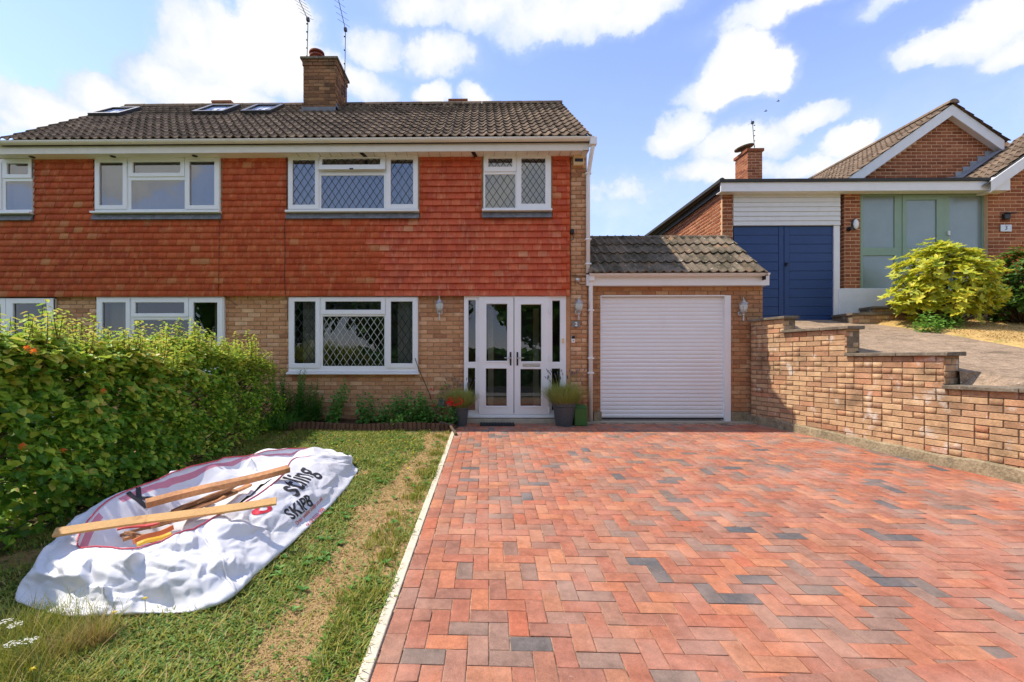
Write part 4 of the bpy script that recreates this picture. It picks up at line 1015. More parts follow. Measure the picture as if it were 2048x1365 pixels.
# ================================================================== small things on the walls
def lantern(loc, label):
    t = thing('wall_lantern', label, 'lantern', loc, 'silver coach lanterns on the brick walls')
    W_ = Matrix.Translation(loc)
    def P(b, n, m, s=False):
        b.v = [tuple(W_ @ Vector(v)) for v in b.v]; return b.build(n, m, t, smooth=s)
    b = MB(); b.lathe([(0, -.005), (.045, -.004), (.05, -.012), (.03, -.02), (0, -.022)], (0, 0, -.06), 16, axis='y'); b.tube([(0, -.015, -.06), (0, -.06, -.075), (0, -.10, -.055), (0, -.10, -.03)], .010, 8); P(b, 'wall_bracket', M['silver'])
    c = (0, -.10, 0)
    b = MB(); b.lathe([(.012, -.20), (.010, -.12), (.020, -.10), (.016, -.085), (.035, -.06), (.05, -.045), (.052, -.03), (.04, -.028)], c, 14); P(b, 'lantern_base', M['silver'])
    b = MB(); b.lathe([(.042, -.028), (.055, .0), (.062, .055), (.058, .085)], c, 12); P(b, 'lantern_glass', M['frosted'])
    b = MB()
    for k in range(6):
        a = math.pi / 3 * k; ca, sa = math.cos(a), math.sin(a)
        b.tube([(c[0] + .043 * ca, c[1] + .043 * sa, -.028), (c[0] + .057 * ca, c[1] + .057 * sa, 0), (c[0] + .064 * ca, c[1] + .064 * sa, .055), (c[0] + .060 * ca, c[1] + .060 * sa, .085)], .004, 5)
    P(b, 'lantern_ribs', M['silver'])
    b = MB(); b.lathe([(.068, .080), (.076, .086), (.06, .11), (.035, .125), (.030, .14), (.014, .15), (.016, .165), (.006, .178), (.004, .215), (0, .22)], c, 16); P(b, 'lantern_cap', M['silver'])
def wp(px, py, Y): return at(px, py, Y)
lantern((wp(880, 0, FY)[0], FY - .005, wp(880, 617, FY)[2] - .01), 'silver coach lantern on the brick between the lower window and the porch')
lantern((wp(1155, 0, 7.69)[0], 7.69, wp(1155, 617, 7.69)[2] - .01), 'silver coach lantern on the brick pier above the number plaque')
lantern((wp(1480, 0, GY)[0], GY - .005, wp(1480, 619, GY)[2] - .01), 'silver coach lantern to the right of the roller garage door')
def text_mesh(body, size, bold=.0, name='lettering', m=None, shear=0):
    cu = bpy.data.curves.new('txt', 'FONT'); cu.body = body; cu.size = size; cu.align_x = 'CENTER'; cu.align_y = 'CENTER'; cu.offset = bold; cu.shear = shear; cu.resolution_u = 3
    o = bpy.data.objects.new('txt', cu); C.objects.link(o)
    bpy.context.view_layer.update()
    dg = bpy.context.evaluated_depsgraph_get(); me = bpy.data.meshes.new_from_object(o.evaluated_get(dg)); 
    bpy.data.objects.remove(o); bpy.data.curves.remove(cu)
    return me
def flat_text(body, size, loc, m, parent, bold=0.0, name='lettering'):
    me = text_mesh(body, size, bold)
    Mx = Matrix.Translation(loc) @ Matrix.Rotation(math.pi / 2, 4, 'X')
    me.transform(Mx); me.materials.clear(); me.materials.append(m)
    return link(bpy.data.objects.new(name, me), parent)
pc = wp(1152, 649, 7.69)
t = thing('house_number_plaque', 'small slate plaque with number 2 below the lantern on the pier', 'plaque', pc)
b_ = MB(); b_.box(pc[0] - .065, pc[0] + .065, pc[1] - .014, pc[1] + .002, pc[2] - .05, pc[2] + .05); b_.build('slab', M['plaque'], t, bevel=.004)
flat_text('2', .095, (pc[0], pc[1] - .016, pc[2]), M['white_letter'], t, .003, 'number')
pc = wp(1146, 679, 7.69)
t = thing('doorbell', 'slim black and white video doorbell on the brick pier', 'doorbell', pc)
b_ = MB(); b_.box(pc[0] - .028, pc[0] + .028, pc[1] - .024, pc[1] + .002, pc[2] - .062, pc[2] + .062); b_.build('body', M['upvc'], t, bevel=.006)
b_ = MB(); b_.box(pc[0] - .027, pc[0] + .027, pc[1] - .027, pc[1] - .0235, pc[2] + .008, pc[2] + .060); b_.build('camera_panel', M['black'], t)
b_ = MB(); b_.lathe([(0, -.003), (.012, -.002), (.012, .0)], (pc[0], pc[1] - .025, pc[2] - .025), 14, axis='y'); b_.build('button', M['grey_box'], t)
pc = wp(1156, 316, 7.69)
t = thing('alarm_box', 'yellowed burglar alarm box under the eaves on the pier', 'alarm box', pc)
b_ = MB(); b_.box(pc[0] - .092, pc[0] + .092, pc[1] - .075, pc[1] + .002, pc[2] - .155, pc[2] + .15); b_.build('cover', M['alarm'], t, bevel=.01)
b_ = MB(); b_.box(pc[0] - .07, pc[0] + .07, pc[1] - .078, pc[1] - .074, pc[2] - .1, pc[2] - .045); b_.build('label_strip', M['dark_blue'], t)
pc = wp(1144, 464, 7.69)
t = thing('security_sensor', 'small black sensor on the pier edge at mid height', 'sensor', pc)
b_ = MB(); b_.box(pc[0] - .03, pc[0] + .03, pc[1] - .05, pc[1], pc[2] - .04, pc[2] + .035); b_.build('sensor_body', M['black'], t, bevel=.008)
b_ = MB(); b_.tube([(pc[0], pc[1] - .02, pc[2] - .04), (pc[0] + .03, pc[1] - .01, pc[2] - .09), (pc[0] + .025, pc[1] - .01, pc[2] - .13), (pc[0] - .02, pc[1] - .01, pc[2] - .15)], .005, 6); b_.build('sensor_cable', M['cable'], t)
pc = wp(1155, 561, 7.69)
t = thing('security_light', 'small grey security light with looped black cable at the corner pier', 'light', pc)
b_ = MB(); b_.lathe([(0, -.06), (.03, -.055), (.045, -.03), (.04, .0), (0, .005)], (pc[0] - .01, pc[1] - .05, pc[2] + .02), 14); b_.build('light_head', M['silver'], t)
b_ = MB(); b_.tube([(pc[0] - .1, pc[1] - .006, pc[2] + .08), (pc[0], pc[1] - .008, pc[2] + .075), (pc[0] + .14, pc[1] - .006, pc[2] + .07), (pc[0] + .17, pc[1] - .006, pc[2] + .02)], .006, 6)
b_.tube([(pc[0] - .02, pc[1] - .01, pc[2] + .0), (pc[0] + .01, pc[1] - .01, pc[2] - .06), (pc[0] + .07, pc[1] - .01, pc[2] - .08), (pc[0] + .13, pc[1] - .008, pc[2] - .07)], .006, 6); b_.build('light_cable', M['cable'], t)
# cables on the front
def cable(pts, label, r=.005):
    b_ = MB(); b_.tube(pts, r, 6); tag(b_.build('wall_cable', M['cable'], smooth=True), label, 'cable', None)
def wpts(l, Y): return [at(a, b, Y) for a, b in l]
cable(wpts([(541, 290), (548, 303), (572, 309), (574, 330), (573, 430), (569, 450), (570, 500), (569, 560), (571, 592), (575, 600), (575, 640)], 7.655), 'black cable running down the hung tiles left of the leaded windows')
cable(wpts([(406, 290), (413, 302), (441, 309), (440, 430), (438, 520), (437, 590)], 7.66), 'thin black cable running down the tiles between the two plain windows', .004)
cable(wpts([(452, 595), (475, 612)], 7.72) , 'short black cable end poking from under the tiles beside the plain window', .004)
cable([at(830, 717, 7.66), at(838, 740, 7.64), at(846, 758, 7.72), at(860, 790, 7.725), at(862, 800, 7.72)], 'black cable hanging diagonally from the lower leaded window corner', .006)
pc = wp(884, 806, FY)
t = thing('outdoor_socket', 'grey outdoor socket box low on the wall above the flower bed', 'socket', pc)
b_ = MB(); b_.box(pc[0] - .055, pc[0] + .055, pc[1] - .07, pc[1], pc[2] - .055, pc[2] + .06); b_.build('socket_box', M['grey_box'], t, bevel=.012)
b_ = MB(); b_.tube([(pc[0], pc[1] - .03, pc[2] - .05), (pc[0], pc[1] - .03, pc[2] - .2), (pc[0] + .03, pc[1] - .04, pc[2] - .33)], .007, 6); b_.build('socket_cable', M['cable'], t)
pc = wp(1126, 682, 7.70)
b_ = MB(); b_.box(pc[0] - .018, pc[0] + .018, pc[1] - .02, pc[1] + .001, pc[2] - .04, pc[2] + .04); tag(b_.build('door_bell_push', M['alarm'], bevel=.004), 'small cream bell push on the right door post', 'bell push')

# aerials on the chimney
def aerial(px, pts_px, Y, label, els):
    base = at(px[0], px[1], Y)
    t = thing('television_aerial', label, 'aerial', base)
    P_ = [at(a, b, Y) for a, b in pts_px]
    b_ = MB(); b_.tube([base] + P_[:1], .009, 6); b_.build('mast', M['aerial'], t)
    b_ = MB(); b_.tube(P_[0:], .008, 6); b_.build('boom', M['aerial'], t)
    for k in range(els):
        f = (k + 1) / (els + 1); a, b = Vector(P_[0]), Vector(P_[-1]); c = a.lerp(b, f)
        e_ = MB(); e_.tube([c + Vector((-.10, -.12, 0)), c + Vector((.10, .12, 0))], .0035, 5); e_.build('aerial_element', M['aerial'], t)
    b_ = MB(); b_.box(P_[0][0] - .03, P_[0][0] + .03, Y - .03, Y + .03, P_[0][2] - .03, P_[0][2] + .035); b_.build('clamp', M['aerial'], t)
    for k in range(5):
        z = base[2] + (P_[0][2] - base[2]) * (k + .5) / 5; b_ = MB(); b_.box(base[0] - .014, base[0] + .014, Y - .014, Y + .014, z - .008, z + .008); b_.build('cable_tie', M['aerial'], t)
    return t
aerial((614, 121), [(616, 40), (596, -4), (575, -60)], 9.6, 'left television aerial with bent boom above the brick chimney', 12)
aerial((689, 196), [(691, 60), (676, -4), (662, -60)], 9.75, 'right television aerial on a tall mast beside the chimney', 8)
b_ = MB(); P0 = at(687, 176, 9.75); P1 = at(686, 192, 9.75); c1 = cx1
for P_ in (P0, P1): b_.tube([(c1 + .0, 9.75, P_[2] + .06), (P_[0] + .05, 9.75, P_[2] - .02)], .01, 6)
tag(b_.build('aerial_bracket', M['aerial']), 'black aerial bracket bolted to the right side of the chimney', 'bracket')

# ================================================================== front door things
q = G(993, 850)
t = thing('door_mat', 'black rubber door mat on the paving before the glazed door', 'door mat', (q.x, q.y, 0))
m0, m1 = at(960, 0, 7.55)[0], at(1028, 0, 7.55)[0]
yb0 = G(990, 853).y; yb1 = yb0 + .26
b_ = MB(); b_.box(m0, m1, yb0, yb1, gz(yb0) - .005, gz(yb0) + .022); b_.build('mat_base', M['black_rubber'], t, bevel=.004)
for k in range(12):
    x = m0 + .02 + (m1 - m0 - .04) * k / 11; b_ = MB(); b_.box(x - .014, x + .014, yb0 + .02, yb1 - .02, gz(yb0) + .022, gz(yb0) + .032); b_.build('mat_rib', M['black_rubber'], t)
def blades(n, base, spread, h, w, lean=.5, hv=.4, curve=.3, up=0.0, rr=None):
    """n grass like blades from around base; returns V,F(quads)"""
    V = np.zeros((n, 6, 3)); th_ = rng.random(n) * 2 * np.pi; r_ = np.sqrt(rng.random(n)) * spread
    b = np.stack([base[0] + r_ * np.cos(th_), base[1] + r_ * np.sin(th_), np.full(n, base[2])], 1)
    hh = h * (1 - hv * rng.random(n)); ph = rng.random(n) * 2 * np.pi; ph = np.where(rng.random(n) < .7, th_ + rng.normal(0, .6, n), ph)
    ln = lean * (0.15 + rng.random(n)) * (.4 + r_ / max(spread, 1e-6))
    d = np.stack([np.cos(ph), np.sin(ph)], 1); s = np.stack([-np.sin(ph), np.cos(ph), np.zeros(n)], 1)
    for k, t_ in enumerate((0, .55, 1.0)):
        c = b.copy(); c[:, 2] += hh * t_ * (1 - .25 * ln * t_); o_ = (ln * t_ + curve * ln * t_ ** 2) * hh
        c[:, 0] += d[:, 0] * o_; c[:, 1] += d[:, 1] * o_
        ww = w * (1, .8, .12)[k] / 2
        V[:, 2 * k] = c - s * ww; V[:, 2 * k + 1] = c + s * ww
    i = np.arange(n)[:, None] * 6
    F = np.concatenate([i + np.array([[0, 1, 3, 2]]), i + np.array([[2, 3, 5, 4]])])
    return V.reshape(-1, 3), F, V
def pot_plant(px, py, top_r, bot_r, h, label, plant_h, rim=None, flowers=False, nfl=26):
    g_ = G(px, py); q_ = at(px, py, 7.42); loc = (q_[0], 7.42, gz(7.42))
    t = thing('plant_pot', label, 'plant pot', loc)
    x, y, z = loc
    b_ = MB(); b_.lathe([(0, 0), (bot_r, 0), (bot_r + (top_r - bot_r) * .8, h * .82), (top_r - .008, h * .83), (top_r, h * .86), (top_r, h), (top_r - .012, h), (top_r - .016, h - .04), (0, h - .04)], loc, 28); b_.build('pot', M['pot'], t)
    b_ = MB(); b_.lathe([(0, h - .035), (top_r - .02, h - .03)], loc, 20); b_.build('potting_soil', M['soil'], t)
    if rim:
        b_ = MB(); b_.lathe([(top_r + .001, h - .008), (top_r + .004, h + .012), (top_r - .01, h + .014), (top_r - .012, h - .006)], loc, 28); b_.build('rim', rim, t)
    V, F, _ = blades(2600, (x, y, z + h - .04), top_r * .95, plant_h, .005, lean=.62, hv=.5)
    l = thing('lavender', 'bushy lavender with faded spikes growing in the ' + ('purple rimmed pot right of the door' if rim else 'dark pot left of the door'), 'lavender', (x, y, z + h))
    mesh_np('foliage', V, F, np.tile(rng.random(len(F) // 2), 2), M['lavender'], l)
    b_ = MB()
    for k in range(nfl):
        a = random.uniform(0, 2 * math.pi); s_ = random.uniform(.3, 1.15); hh = plant_h * random.uniform(.95, 1.45)
        p0 = Vector((x + .4 * top_r * math.cos(a), y + .4 * top_r * math.sin(a), z + h)); p1 = p0 + Vector((math.cos(a) * s_ * hh * .6, math.sin(a) * s_ * hh * .6, hh * .95))
        b_.tube([p0, p0.lerp(p1, .5) + Vector((0, 0, .02)), p1], .0018, 3, cap=False)
        dd = (p1 - p0).normalized(); b_.tube([p1 - dd * .045, p1 - dd * .03, p1, p1 + dd * .012], [.002, .0065, .006, .001], 5, mi=1, rnd=random.random())
    b_.build('flower_spikes', [M['lavender'], M['lav_flower']], l)
    return t
pot_plant(921, 846, .145, .10, .32, 'dark grey tapered pot left of the door with red flowers at its rim', .36)
pot_plant(1128, 848, .195, .135, .375, 'large grey pot with a purple rim right of the glazed door', .42, rim=M['pot_rim'], nfl=34)
# red flowers at the left pot
t = thing('red_flowers', 'cluster of bright red flowers at the rim of the left pot', 'flowers', at(912, 800, 7.30))
fb, lb = MB(), MB()
for k in range(34):
    c = Vector(at(random.uniform(894, 928), random.uniform(795, 812), random.uniform(7.18, 7.26)))
    for j_ in range(5):
        a = 2 * math.pi * j_ / 5 + random.random(); r_ = .026
        o1 = Vector((math.cos(a) * r_, -.008 + random.uniform(-.005, .005), math.sin(a) * r_)); o2 = Vector((math.cos(a + .9) * r_ * .8, -.008, math.sin(a + .9) * r_ * .8))
        fb.add([c, c + o1, c + o1 * .9 + o2 * .5, c + o2], [(0, 1, 2, 3)], rnd=random.random())
fb.build('petals', M['flower_red'], t)
# green box
q = at(1160, 850, 7.44)
t = thing('green_box', 'small green plastic box with a ridged lid between the right pot and downpipe', 'box', (q[0], 7.44, gz(7.44)))
hx_ = .105; zt = at(1160, 815, 7.44)[2]
b_ = MB(); b_.box(q[0] - hx_, q[0] + hx_, 7.36, 7.55, gz(7.4), zt); b_.build('box_body', M['green_box'], t, bevel=.012)
b_ = MB(); b_.add([(q[0] - hx_ - .006, 7.35, zt), (q[0] + hx_ + .006, 7.35, zt), (q[0] + hx_ + .006, 7.56, zt), (q[0] - hx_ - .006, 7.56, zt), (q[0] - hx_ + .02, 7.40, zt + .045), (q[0] + hx_ - .02, 7.40, zt + .045), (q[0] + hx_ - .02, 7.52, zt + .045), (q[0] - hx_ + .02, 7.52, zt + .045)],
               [(0, 1, 5, 4), (1, 2, 6, 5), (2, 3, 7, 6), (3, 0, 4, 7), (4, 5, 6, 7)]); b_.build('box_lid', M['green_box'], t, bevel=.004)

# ================================================================== retaining wall
def wall_y_px(px):
    lo, hi = 2.0, 9.0
    for _ in range(40):
        m_ = (lo + hi) / 2
        if proj((wall_x(m_), m_, 0))[0] > px: lo = m_
        else: hi = m_
    return lo
rw_ = thing('retaining_wall', 'stepped brick retaining wall with slab copings along the right of the drive', 'wall', (wall_x(6), 6, gz(6)))
wd = Vector((WS, 1, 0)).normalized(); wn_ = Vector((-wd.y, wd.x, 0))          # face normal, towards the drive
LV = []
for a, b, cpx, cpy in ((1500, 1567, 1567, 641), (1567, 1693, 1693, 661), (1693, 1889, 1889, 708), (1889, 2230, 2048, 779), (2230, 2700, 2300, 870)):
    ya, yb_ = (7.74 if a == 1500 else wall_y_px(a)), wall_y_px(b)
    yc = wall_y_px(cpx); z = at(cpx, cpy, yc)[2]
    LV.append((ya, yb_, z))
wm = []; TH = .215
WB = -.6
LV = [(a_1, b_1, WB + round((z_1 - WB) / .075) * .075) for (a_1, b_1, z_1) in LV]
_O = Vector((wall_x(LV[0][0]), LV[0][0], 0))
def w_u(y): return (Vector((wall_x(y), y, 0)) - _O).length
_top = max(l[2] for l in LV) - WB
wm += wall_mats((_O.x, _O.y, WB), wn_, w_u(LV[-1][1]), _top, [(w_u(l[0]) - (.001 if i_ else 1), w_u(l[1]), l[2] - WB - .001, 99) for i_, l in enumerate(LV)], depth=.05, jit=.004, header=.3)
for i, (ya, yb_, zt) in enumerate(LV):
    O = Vector((wall_x(ya), ya, 0)); ln = (Vector((wall_x(yb_), yb_, 0)) - O).length
    # body
    b_ = MB(); back = -wn_ * TH
    A_ = O - wn_ * .013; Bn = Vector((wall_x(yb_), yb_, 0)) - wn_ * .013
    vs = [A_, Bn, Bn + back, A_ + back]; vs = [Vector((v.x, v.y, -.7)) for v in vs] + [Vector((v.x, v.y, zt - .001)) for v in vs]
    b_.add(vs, [(0, 1, 5, 4), (1, 2, 6, 5), (2, 3, 7, 6), (3, 0, 4, 7), (4, 5, 6, 7)]); b_.build('mortar', M['mortar_wall'], rw_)
    # end face of the step
    nz = LV[i + 1][2] if i + 1 < len(LV) else gz(yb_)
    E = Vector((wall_x(yb_), yb_, nz + .045))
    if zt - nz > .08: wm += wall_mats(tuple(E), -wd, TH, zt - nz - .045, [], depth=.04, jit=.003)
    # copings in slabs
    L_left = ln; pos_ = 0
    while pos_ < ln - .02:
        L_s = min(.62, ln - pos_)
        if ln - pos_ - L_s < .15: L_s = ln - pos_
        ext = .05 if pos_ + L_s >= ln - .01 else -.004
        P0 = O - wd * pos_; P1 = O - wd * (pos_ + L_s + ext)
        f = wn_ * .045; bk = -wn_ * (TH + .045); dz = random.uniform(-.003, .003)
        b_ = MB(); vs = [P0 + f, P1 + f, P1 + bk, P0 + bk]
        b_.add([(v.x, v.y, zt + dz) for v in vs] + [(v.x, v.y, zt + .042 + dz) for v in vs[:2]] + [(v.x, v.y, zt + .05 + dz) for v in vs[2:]], [(0, 3, 2, 1), (4, 5, 6, 7), (0, 1, 5, 4), (1, 2, 6, 5), (2, 3, 7, 6), (3, 0, 4, 7)])
        b_.build('coping_slab', M['coping'], rw_, bevel=.006); pos_ += L_s
pieces('brick', BV, BF, M['brick_wall'], wm, rw_, rest_name='brickwork')
# concrete footing following the fall of the drive
b_ = MB(); ys_ = np.arange(2.2, 7.8, .18); vs = []; fs = []
for i, y in enumerate(ys_):
    x = wall_x(y); n1_ = mnoise.noise(Vector((y * 3, 0, 0))) * .02; h_ = .125 + n1_ + (.02 if y < 5 else 0)
    o_ = Vector((x, y, 0))
    for (off, z) in ((.045 + n1_ * .5, gz(y) - .05), (.035 + n1_ * .4, gz(y) + h_ - .015), (.022, gz(y) + h_), (-.02, gz(y) + h_ + .004)):
        p = o_ + wn_ * off; vs.append((p.x, p.y, z))
for i in range(len(ys_) - 1):
    for k in range(3): fs.append((i * 4 + k, i * 4 + k + 1, i * 4 + 5 + k, i * 4 + 4 + k))
b_.add(vs, fs); b_.build('footing', M['concrete'], rw_, smooth=False)

# ================================================================== the neighbour's plot
NY = 9.2
def nz_(y): return 1.896 - .235 * (NY - y) if y < NY else 1.896
def NG(px, py, h=0):
    d = ray(px, py); k = 1.896 - .235 * NY + h
    t = (k - ZC) / (d[2] - .235 * d[1]); return Vector((t * d[0], t * d[1], ZC + t * d[2]))
bnd = [NG(1745, 648), NG(1850, 662), NG(1950, 680), NG(2048, 697), NG(2300, 745), NG(2700, 900)]
def bx(y):
    pts = sorted([(p.y, p.x) for p in bnd])
    if y <= pts[0][0]: return pts[0][1]
    for (a, b), (c, d) in zip(pts, pts[1:]):
        if y <= c: return b + (d - b) * (y - a) / (c - a)
    return pts[-1][1]
def coptop(y):
    for (ya, yb_, zt) in LV:
        if yb_ <= y <= ya: return zt + .03
    return 9
b_ = MB(); l_ = MB(); ysn = sorted([1.0 + .25 * i for i in range(34)] + [9.6] + [l[1] + d_ for l in LV for d_ in (-.003, .003)])
for y0, y1 in zip(ysn, ysn[1:]):
    xa0, xa1 = wall_x(y0) + TH * .9, wall_x(y1) + TH * .9
    if y0 > 7.7: xa0 = xa1 = 5.0
    b0, b1 = max(bx(y0), xa0 + .1), max(bx(y1), xa1 + .1)
    e0, e1 = coptop(y0), coptop(y1)
    b_.add([(xa0 - .02, y0, min(nz_(y0), e0)), (xa0 + .22, y0, nz_(y0) - .004), (xa1 + .22, y1, nz_(y1) - .004), (xa1 - .02, y1, min(nz_(y1), e1))], [(0, 1, 2, 3)])
    xa0 += .22; xa1 += .22
    b_.add([(xa0, y0, nz_(y0) - .004), (b0 + .3, y0, nz_(y0) - .004), (b1 + .3, y1, nz_(y1) - .004), (xa1, y1, nz_(y1) - .004)], [(0, 1, 2, 3)])
    for i in range(24):
        u0, u1 = i / 24, (i + 1) / 24
        def q_(u, y, b): 
            x = b + (26 - b) * u ** 1.6; h_ = min(1, u * 12) * .05 + .05 * mnoise.noise(Vector((x, y, 4)))
            return (x, y, nz_(y) + (h_ if u > 0 else -.02))
        l_.add([q_(u0, y0, b0), q_(u1, y0, b0), q_(u1, y1, b1), q_(u0, y1, b1)], [(0, 1, 2, 3)])
tag(b_.build('sloping_drive', M['ndrive']), kind='structure')
tag(l_.build('dry_lawn', M['dry_lawn'], smooth=True), kind='structure')
tb = MB(); tb.box(5.02, 40, 9.6, 60, -.1, 1.88); tag(tb.build('terrain', M['ground']), kind='structure')

def wall_mats_r(*a, **k): return wall_mats(*a, joint=.014, **k)
bung = thing('bungalow', 'red brick bungalow on higher ground with blue garage doors and a sage green porch', 'house', (8, NY, 1.9))
nb = []
def NR(a, b, c, d, Y=NY): return wr(a, b, c, d, Y)
r = NR(1444, 1466, 383, 660); fz0, fz1 = NR(1440, 1985, 364, 382)[2:]
nb += wall_mats_r((r[0], NY, 1.2), (0, -1, 0), r[1] - r[0], fz0 - 1.2, L=.215)
pm0 = NR(1690, 1721, 383, 577)
nb += wall_mats_r((pm0[0], NY - .0, pm0[2]), (0, -1, 0), pm0[1] - pm0[0], fz0 - pm0[2])
px_post = at(1680, 500, NY + .12)[0]
nb += wall_mats_r((pm0[0] - .004, NY + .21, pm0[2]), (-1, 0, 0), .21, fz0 - pm0[2])
FGY = 9.15
rr0 = NR(1976, 2300, 300, 640, FGY)
def gable_clip(mts, f):
    o = []
    for m_ in mts:
        p = m_.translation; L_ = m_.col[0].length / 2
        if p.z + .03 < min(f(p.x - L_), f(p.x + L_)) : o.append(m_)
    return o
# front gable on the right
ga = at(1984, 366, FGY); slope_n = .71
fg_apex_x = ga[0] + 3.2
def fgz(x): return ga[2] + slope_n * (x - ga[0]) if x < fg_apex_x else ga[2] + slope_n * (2 * fg_apex_x - x - ga[0])
nb += gable_clip(wall_mats_r((rr0[0], FGY, 1.6), (0, -1, 0), 6.2, 4.6), lambda x: fgz(x) - .05)
# rear gable
RGY = 10.1
ap = at(1905, 207, RGY)
def rgz(x): return ap[2] - slope_n * abs(x - ap[0])
rgx0 = at(1640, 300, RGY)[0]; rgx1 = at(2012, 285, RGY)[0]
nb += gable_clip(wall_mats_r((rgx0, RGY, fz1 - .1), (0, -1, 0), rgx1 - rgx0 + .3, 3.2), lambda x: rgz(x) - .14)
# left flank of the garage
sx0, sy1 = r[0], 13.2; sx1 = at(1305, 470, sy1)[0]
fl = Vector((sx1 - sx0, sy1 - NY, 0)); fln = fl.length; fd = fl.normalized(); fn = Vector((-fd.y, fd.x, 0))
O_ = Vector((sx0, NY, 0)) + fd * fln
nb += wall_mats_r((O_.x, O_.y, 1.6), fn, fln - .04, fz0 - 1.6)
pieces('brick', BV, BF, M['brick_red'], nb, bung, rest_name='brickwork')
b_ = MB()
b_.box(r[0] + .006, r[1] - .002, NY + .006, NY + .1, 1.2, fz0)
b_.box(pm0[0] + .0, pm0[1] - .002, NY + .006, NY + .215, pm0[2], fz0)
b_.box(rr0[0] + .004, rr0[0] + 6.2, FGY + .006, FGY + .2, 1.5, ga[2] - .02)
b_.add([(ga[0], FGY + .006, ga[2] - .02), (2 * fg_apex_x - ga[0], FGY + .006, ga[2] - .02), (fg_apex_x, FGY + .006, fgz(fg_apex_x) - .02)], [(0, 1, 2)])
b_.add([(rgx0 - .3, RGY + .006, fz1 - .2), (rgx1 + .3, RGY + .006, fz1 - .2), (rgx1 + .3, RGY + .006, rgz(rgx1 + .3)), (ap[0], RGY + .006, ap[2] - .02), (rgx0 - .3, RGY + .006, rgz(rgx0 - .3))], [(0, 1, 2, 3, 4)])
v0 = Vector((sx0, NY, 0)) - fn * .006; v1 = O_ - fn * .006
b_.add([(v0.x, v0.y, 1.2), (v1.x, v1.y, 1.2), (v1.x, v1.y, fz0), (v0.x, v0.y, fz0), (v0.x + .1, v0.y, 1.2), (v1.x + .1, v1.y, 1.2), (v1.x + .1, v1.y, fz0), (v0.x + .1, v0.y, fz0)], [(0, 1, 2, 3), (4, 5, 6, 7), (3, 2, 6, 7)])
b_.build('mortar', M['mortar_red'], bung)
b_ = MB(); fx0, fx1 = at(1440, 370, 9.0)[0], at(1984, 370, 9.0)[0]
z0_, z1_ = at(1700, 382, 9.0)[2], at(1700, 364, 9.0)[2]
b_.box(fx0 + .02, fx1, 9.0, 9.03, z0_, z1_); b_.box(fx0 + .03, fx1, 9.03, NY - .001, z0_ + .005, z0_ + .02); b_.build('fascia', M['white_paint'], bung)
b_ = MB(); b_.box(fx0 - .02, fx1, 8.97, 14, z1_, z1_ + .06); b_.build('flat_roof', M['felt'], bung)
b_ = MB(); a_ = at(1983, 370, 8.96)[0]; b_.box(a_, a_ + .33, 8.93, 9.3, z0_ - .03, z1_ + .05); b_.build('eaves_box', M['white_paint'], bung)
# flank gutter
b_ = MB(); gA_ = Vector((sx0, NY - .2, fz1 - .03)) + fn * .10; gB_ = Vector((O_.x, O_.y, fz1 - .03)) + fn * .10; b_.tube([gA_, gB_], .055, 8); b_.build('gutter', M['gutter_dark'], bung)
b_ = MB(); q0 = Vector((sx0, NY - .18, 0)); q1 = Vector((O_.x, O_.y, 0))
b_.add([(q0.x - .05, q0.y, fz0), (q1.x - .05, q1.y, fz0), (q1.x - .05, q1.y, fz1 + .02), (q0.x - .05, q0.y, fz1 + .02)], [(0, 1, 2, 3)]); b_.build('flank_fascia', M['gutter_dark'], bung)
# cladding
cr_ = NR(1466, 1679, 387, 452); nbd = 7
for i in range(nbd):
    h_ = (cr_[3] - cr_[2]) / nbd; b_ = MB(); z = cr_[2] + i * h_
    b_.add([(cr_[0], NY - .03, z + .003), (cr_[1], NY - .03, z + .003), (cr_[1], NY - .016, z + h_), (cr_[0], NY - .016, z + h_), (cr_[0], NY + .02, z + .003), (cr_[1], NY + .02, z + .003), (cr_[1], NY + .02, z + h_), (cr_[0], NY + .02, z + h_)], [(0, 1, 2, 3), (0, 4, 5, 1), (3, 2, 6, 7), (0, 3, 7, 4), (1, 5, 6, 2)])
    b_.build('cladding_board', M['clad'], bung)
b_ = MB(); b_.box(cr_[0], cr_[1] + .0, NY + .021, NY + .1, cr_[2] - .2, fz0); b_.build('cladding_backing', M['deck'], bung)
# blue doors
for (l, r_) in ((1467, 1567), (1568, 1667)):
    q = NR(l, r_, 453, 640, NY + .02); b_ = MB(); Yd = NY + .02
    ml = at(1467 + (13 if l == 1568 else 0), 0, Yd)[0]
    st0, st1 = .075, .085
    b_.box(q[0] + .004, q[1] - .004, Yd + .012, Yd + .05, q[2] - .1, q[3])
    dr = b_.build('garage_door', M['blue'], bung); WORLD[dr.name] = Matrix.Identity(4)
    b_ = MB()
    if l == 1467: b_.box(q[1] - .10, q[1] - .003, Yd - .008, Yd + .012, q[2] - .1, q[3])
    else: b_.box(q[0] + .003, q[0] + .10, Yd - .008, Yd + .012, q[2] - .1, q[3])
    b_.build('door_stile', M['blue'], dr)
    nbz = 11; hh = (q[3] - q[2] + .1) / nbz
    xa, xb = (q[0] + .004, q[1] - .105) if l == 1467 else (q[0] + .105, q[1] - .004)
    for k in range(nbz):
        b_ = MB(); z = q[2] - .1 + k * hh
        b_.box(xa, xb, Yd - .003, Yd + .012, z + .004, z + hh - .004); b_.build('door_board', M['blue'], dr, bevel=.003)
hq = at(1573, 529, NY); b_ = MB(); b_.box(hq[0] - .02, hq[0] + .02, NY - .012, NY + .006, hq[2] - .04, hq[2] + .04); b_.tube([(hq[0], NY, hq[2] + .01), (hq[0], NY - .05, hq[2] + .01), (hq[0] - .03, NY - .05, hq[2] - .02)], .008, 6)
b_.build('door_handle', M['black'], bung)
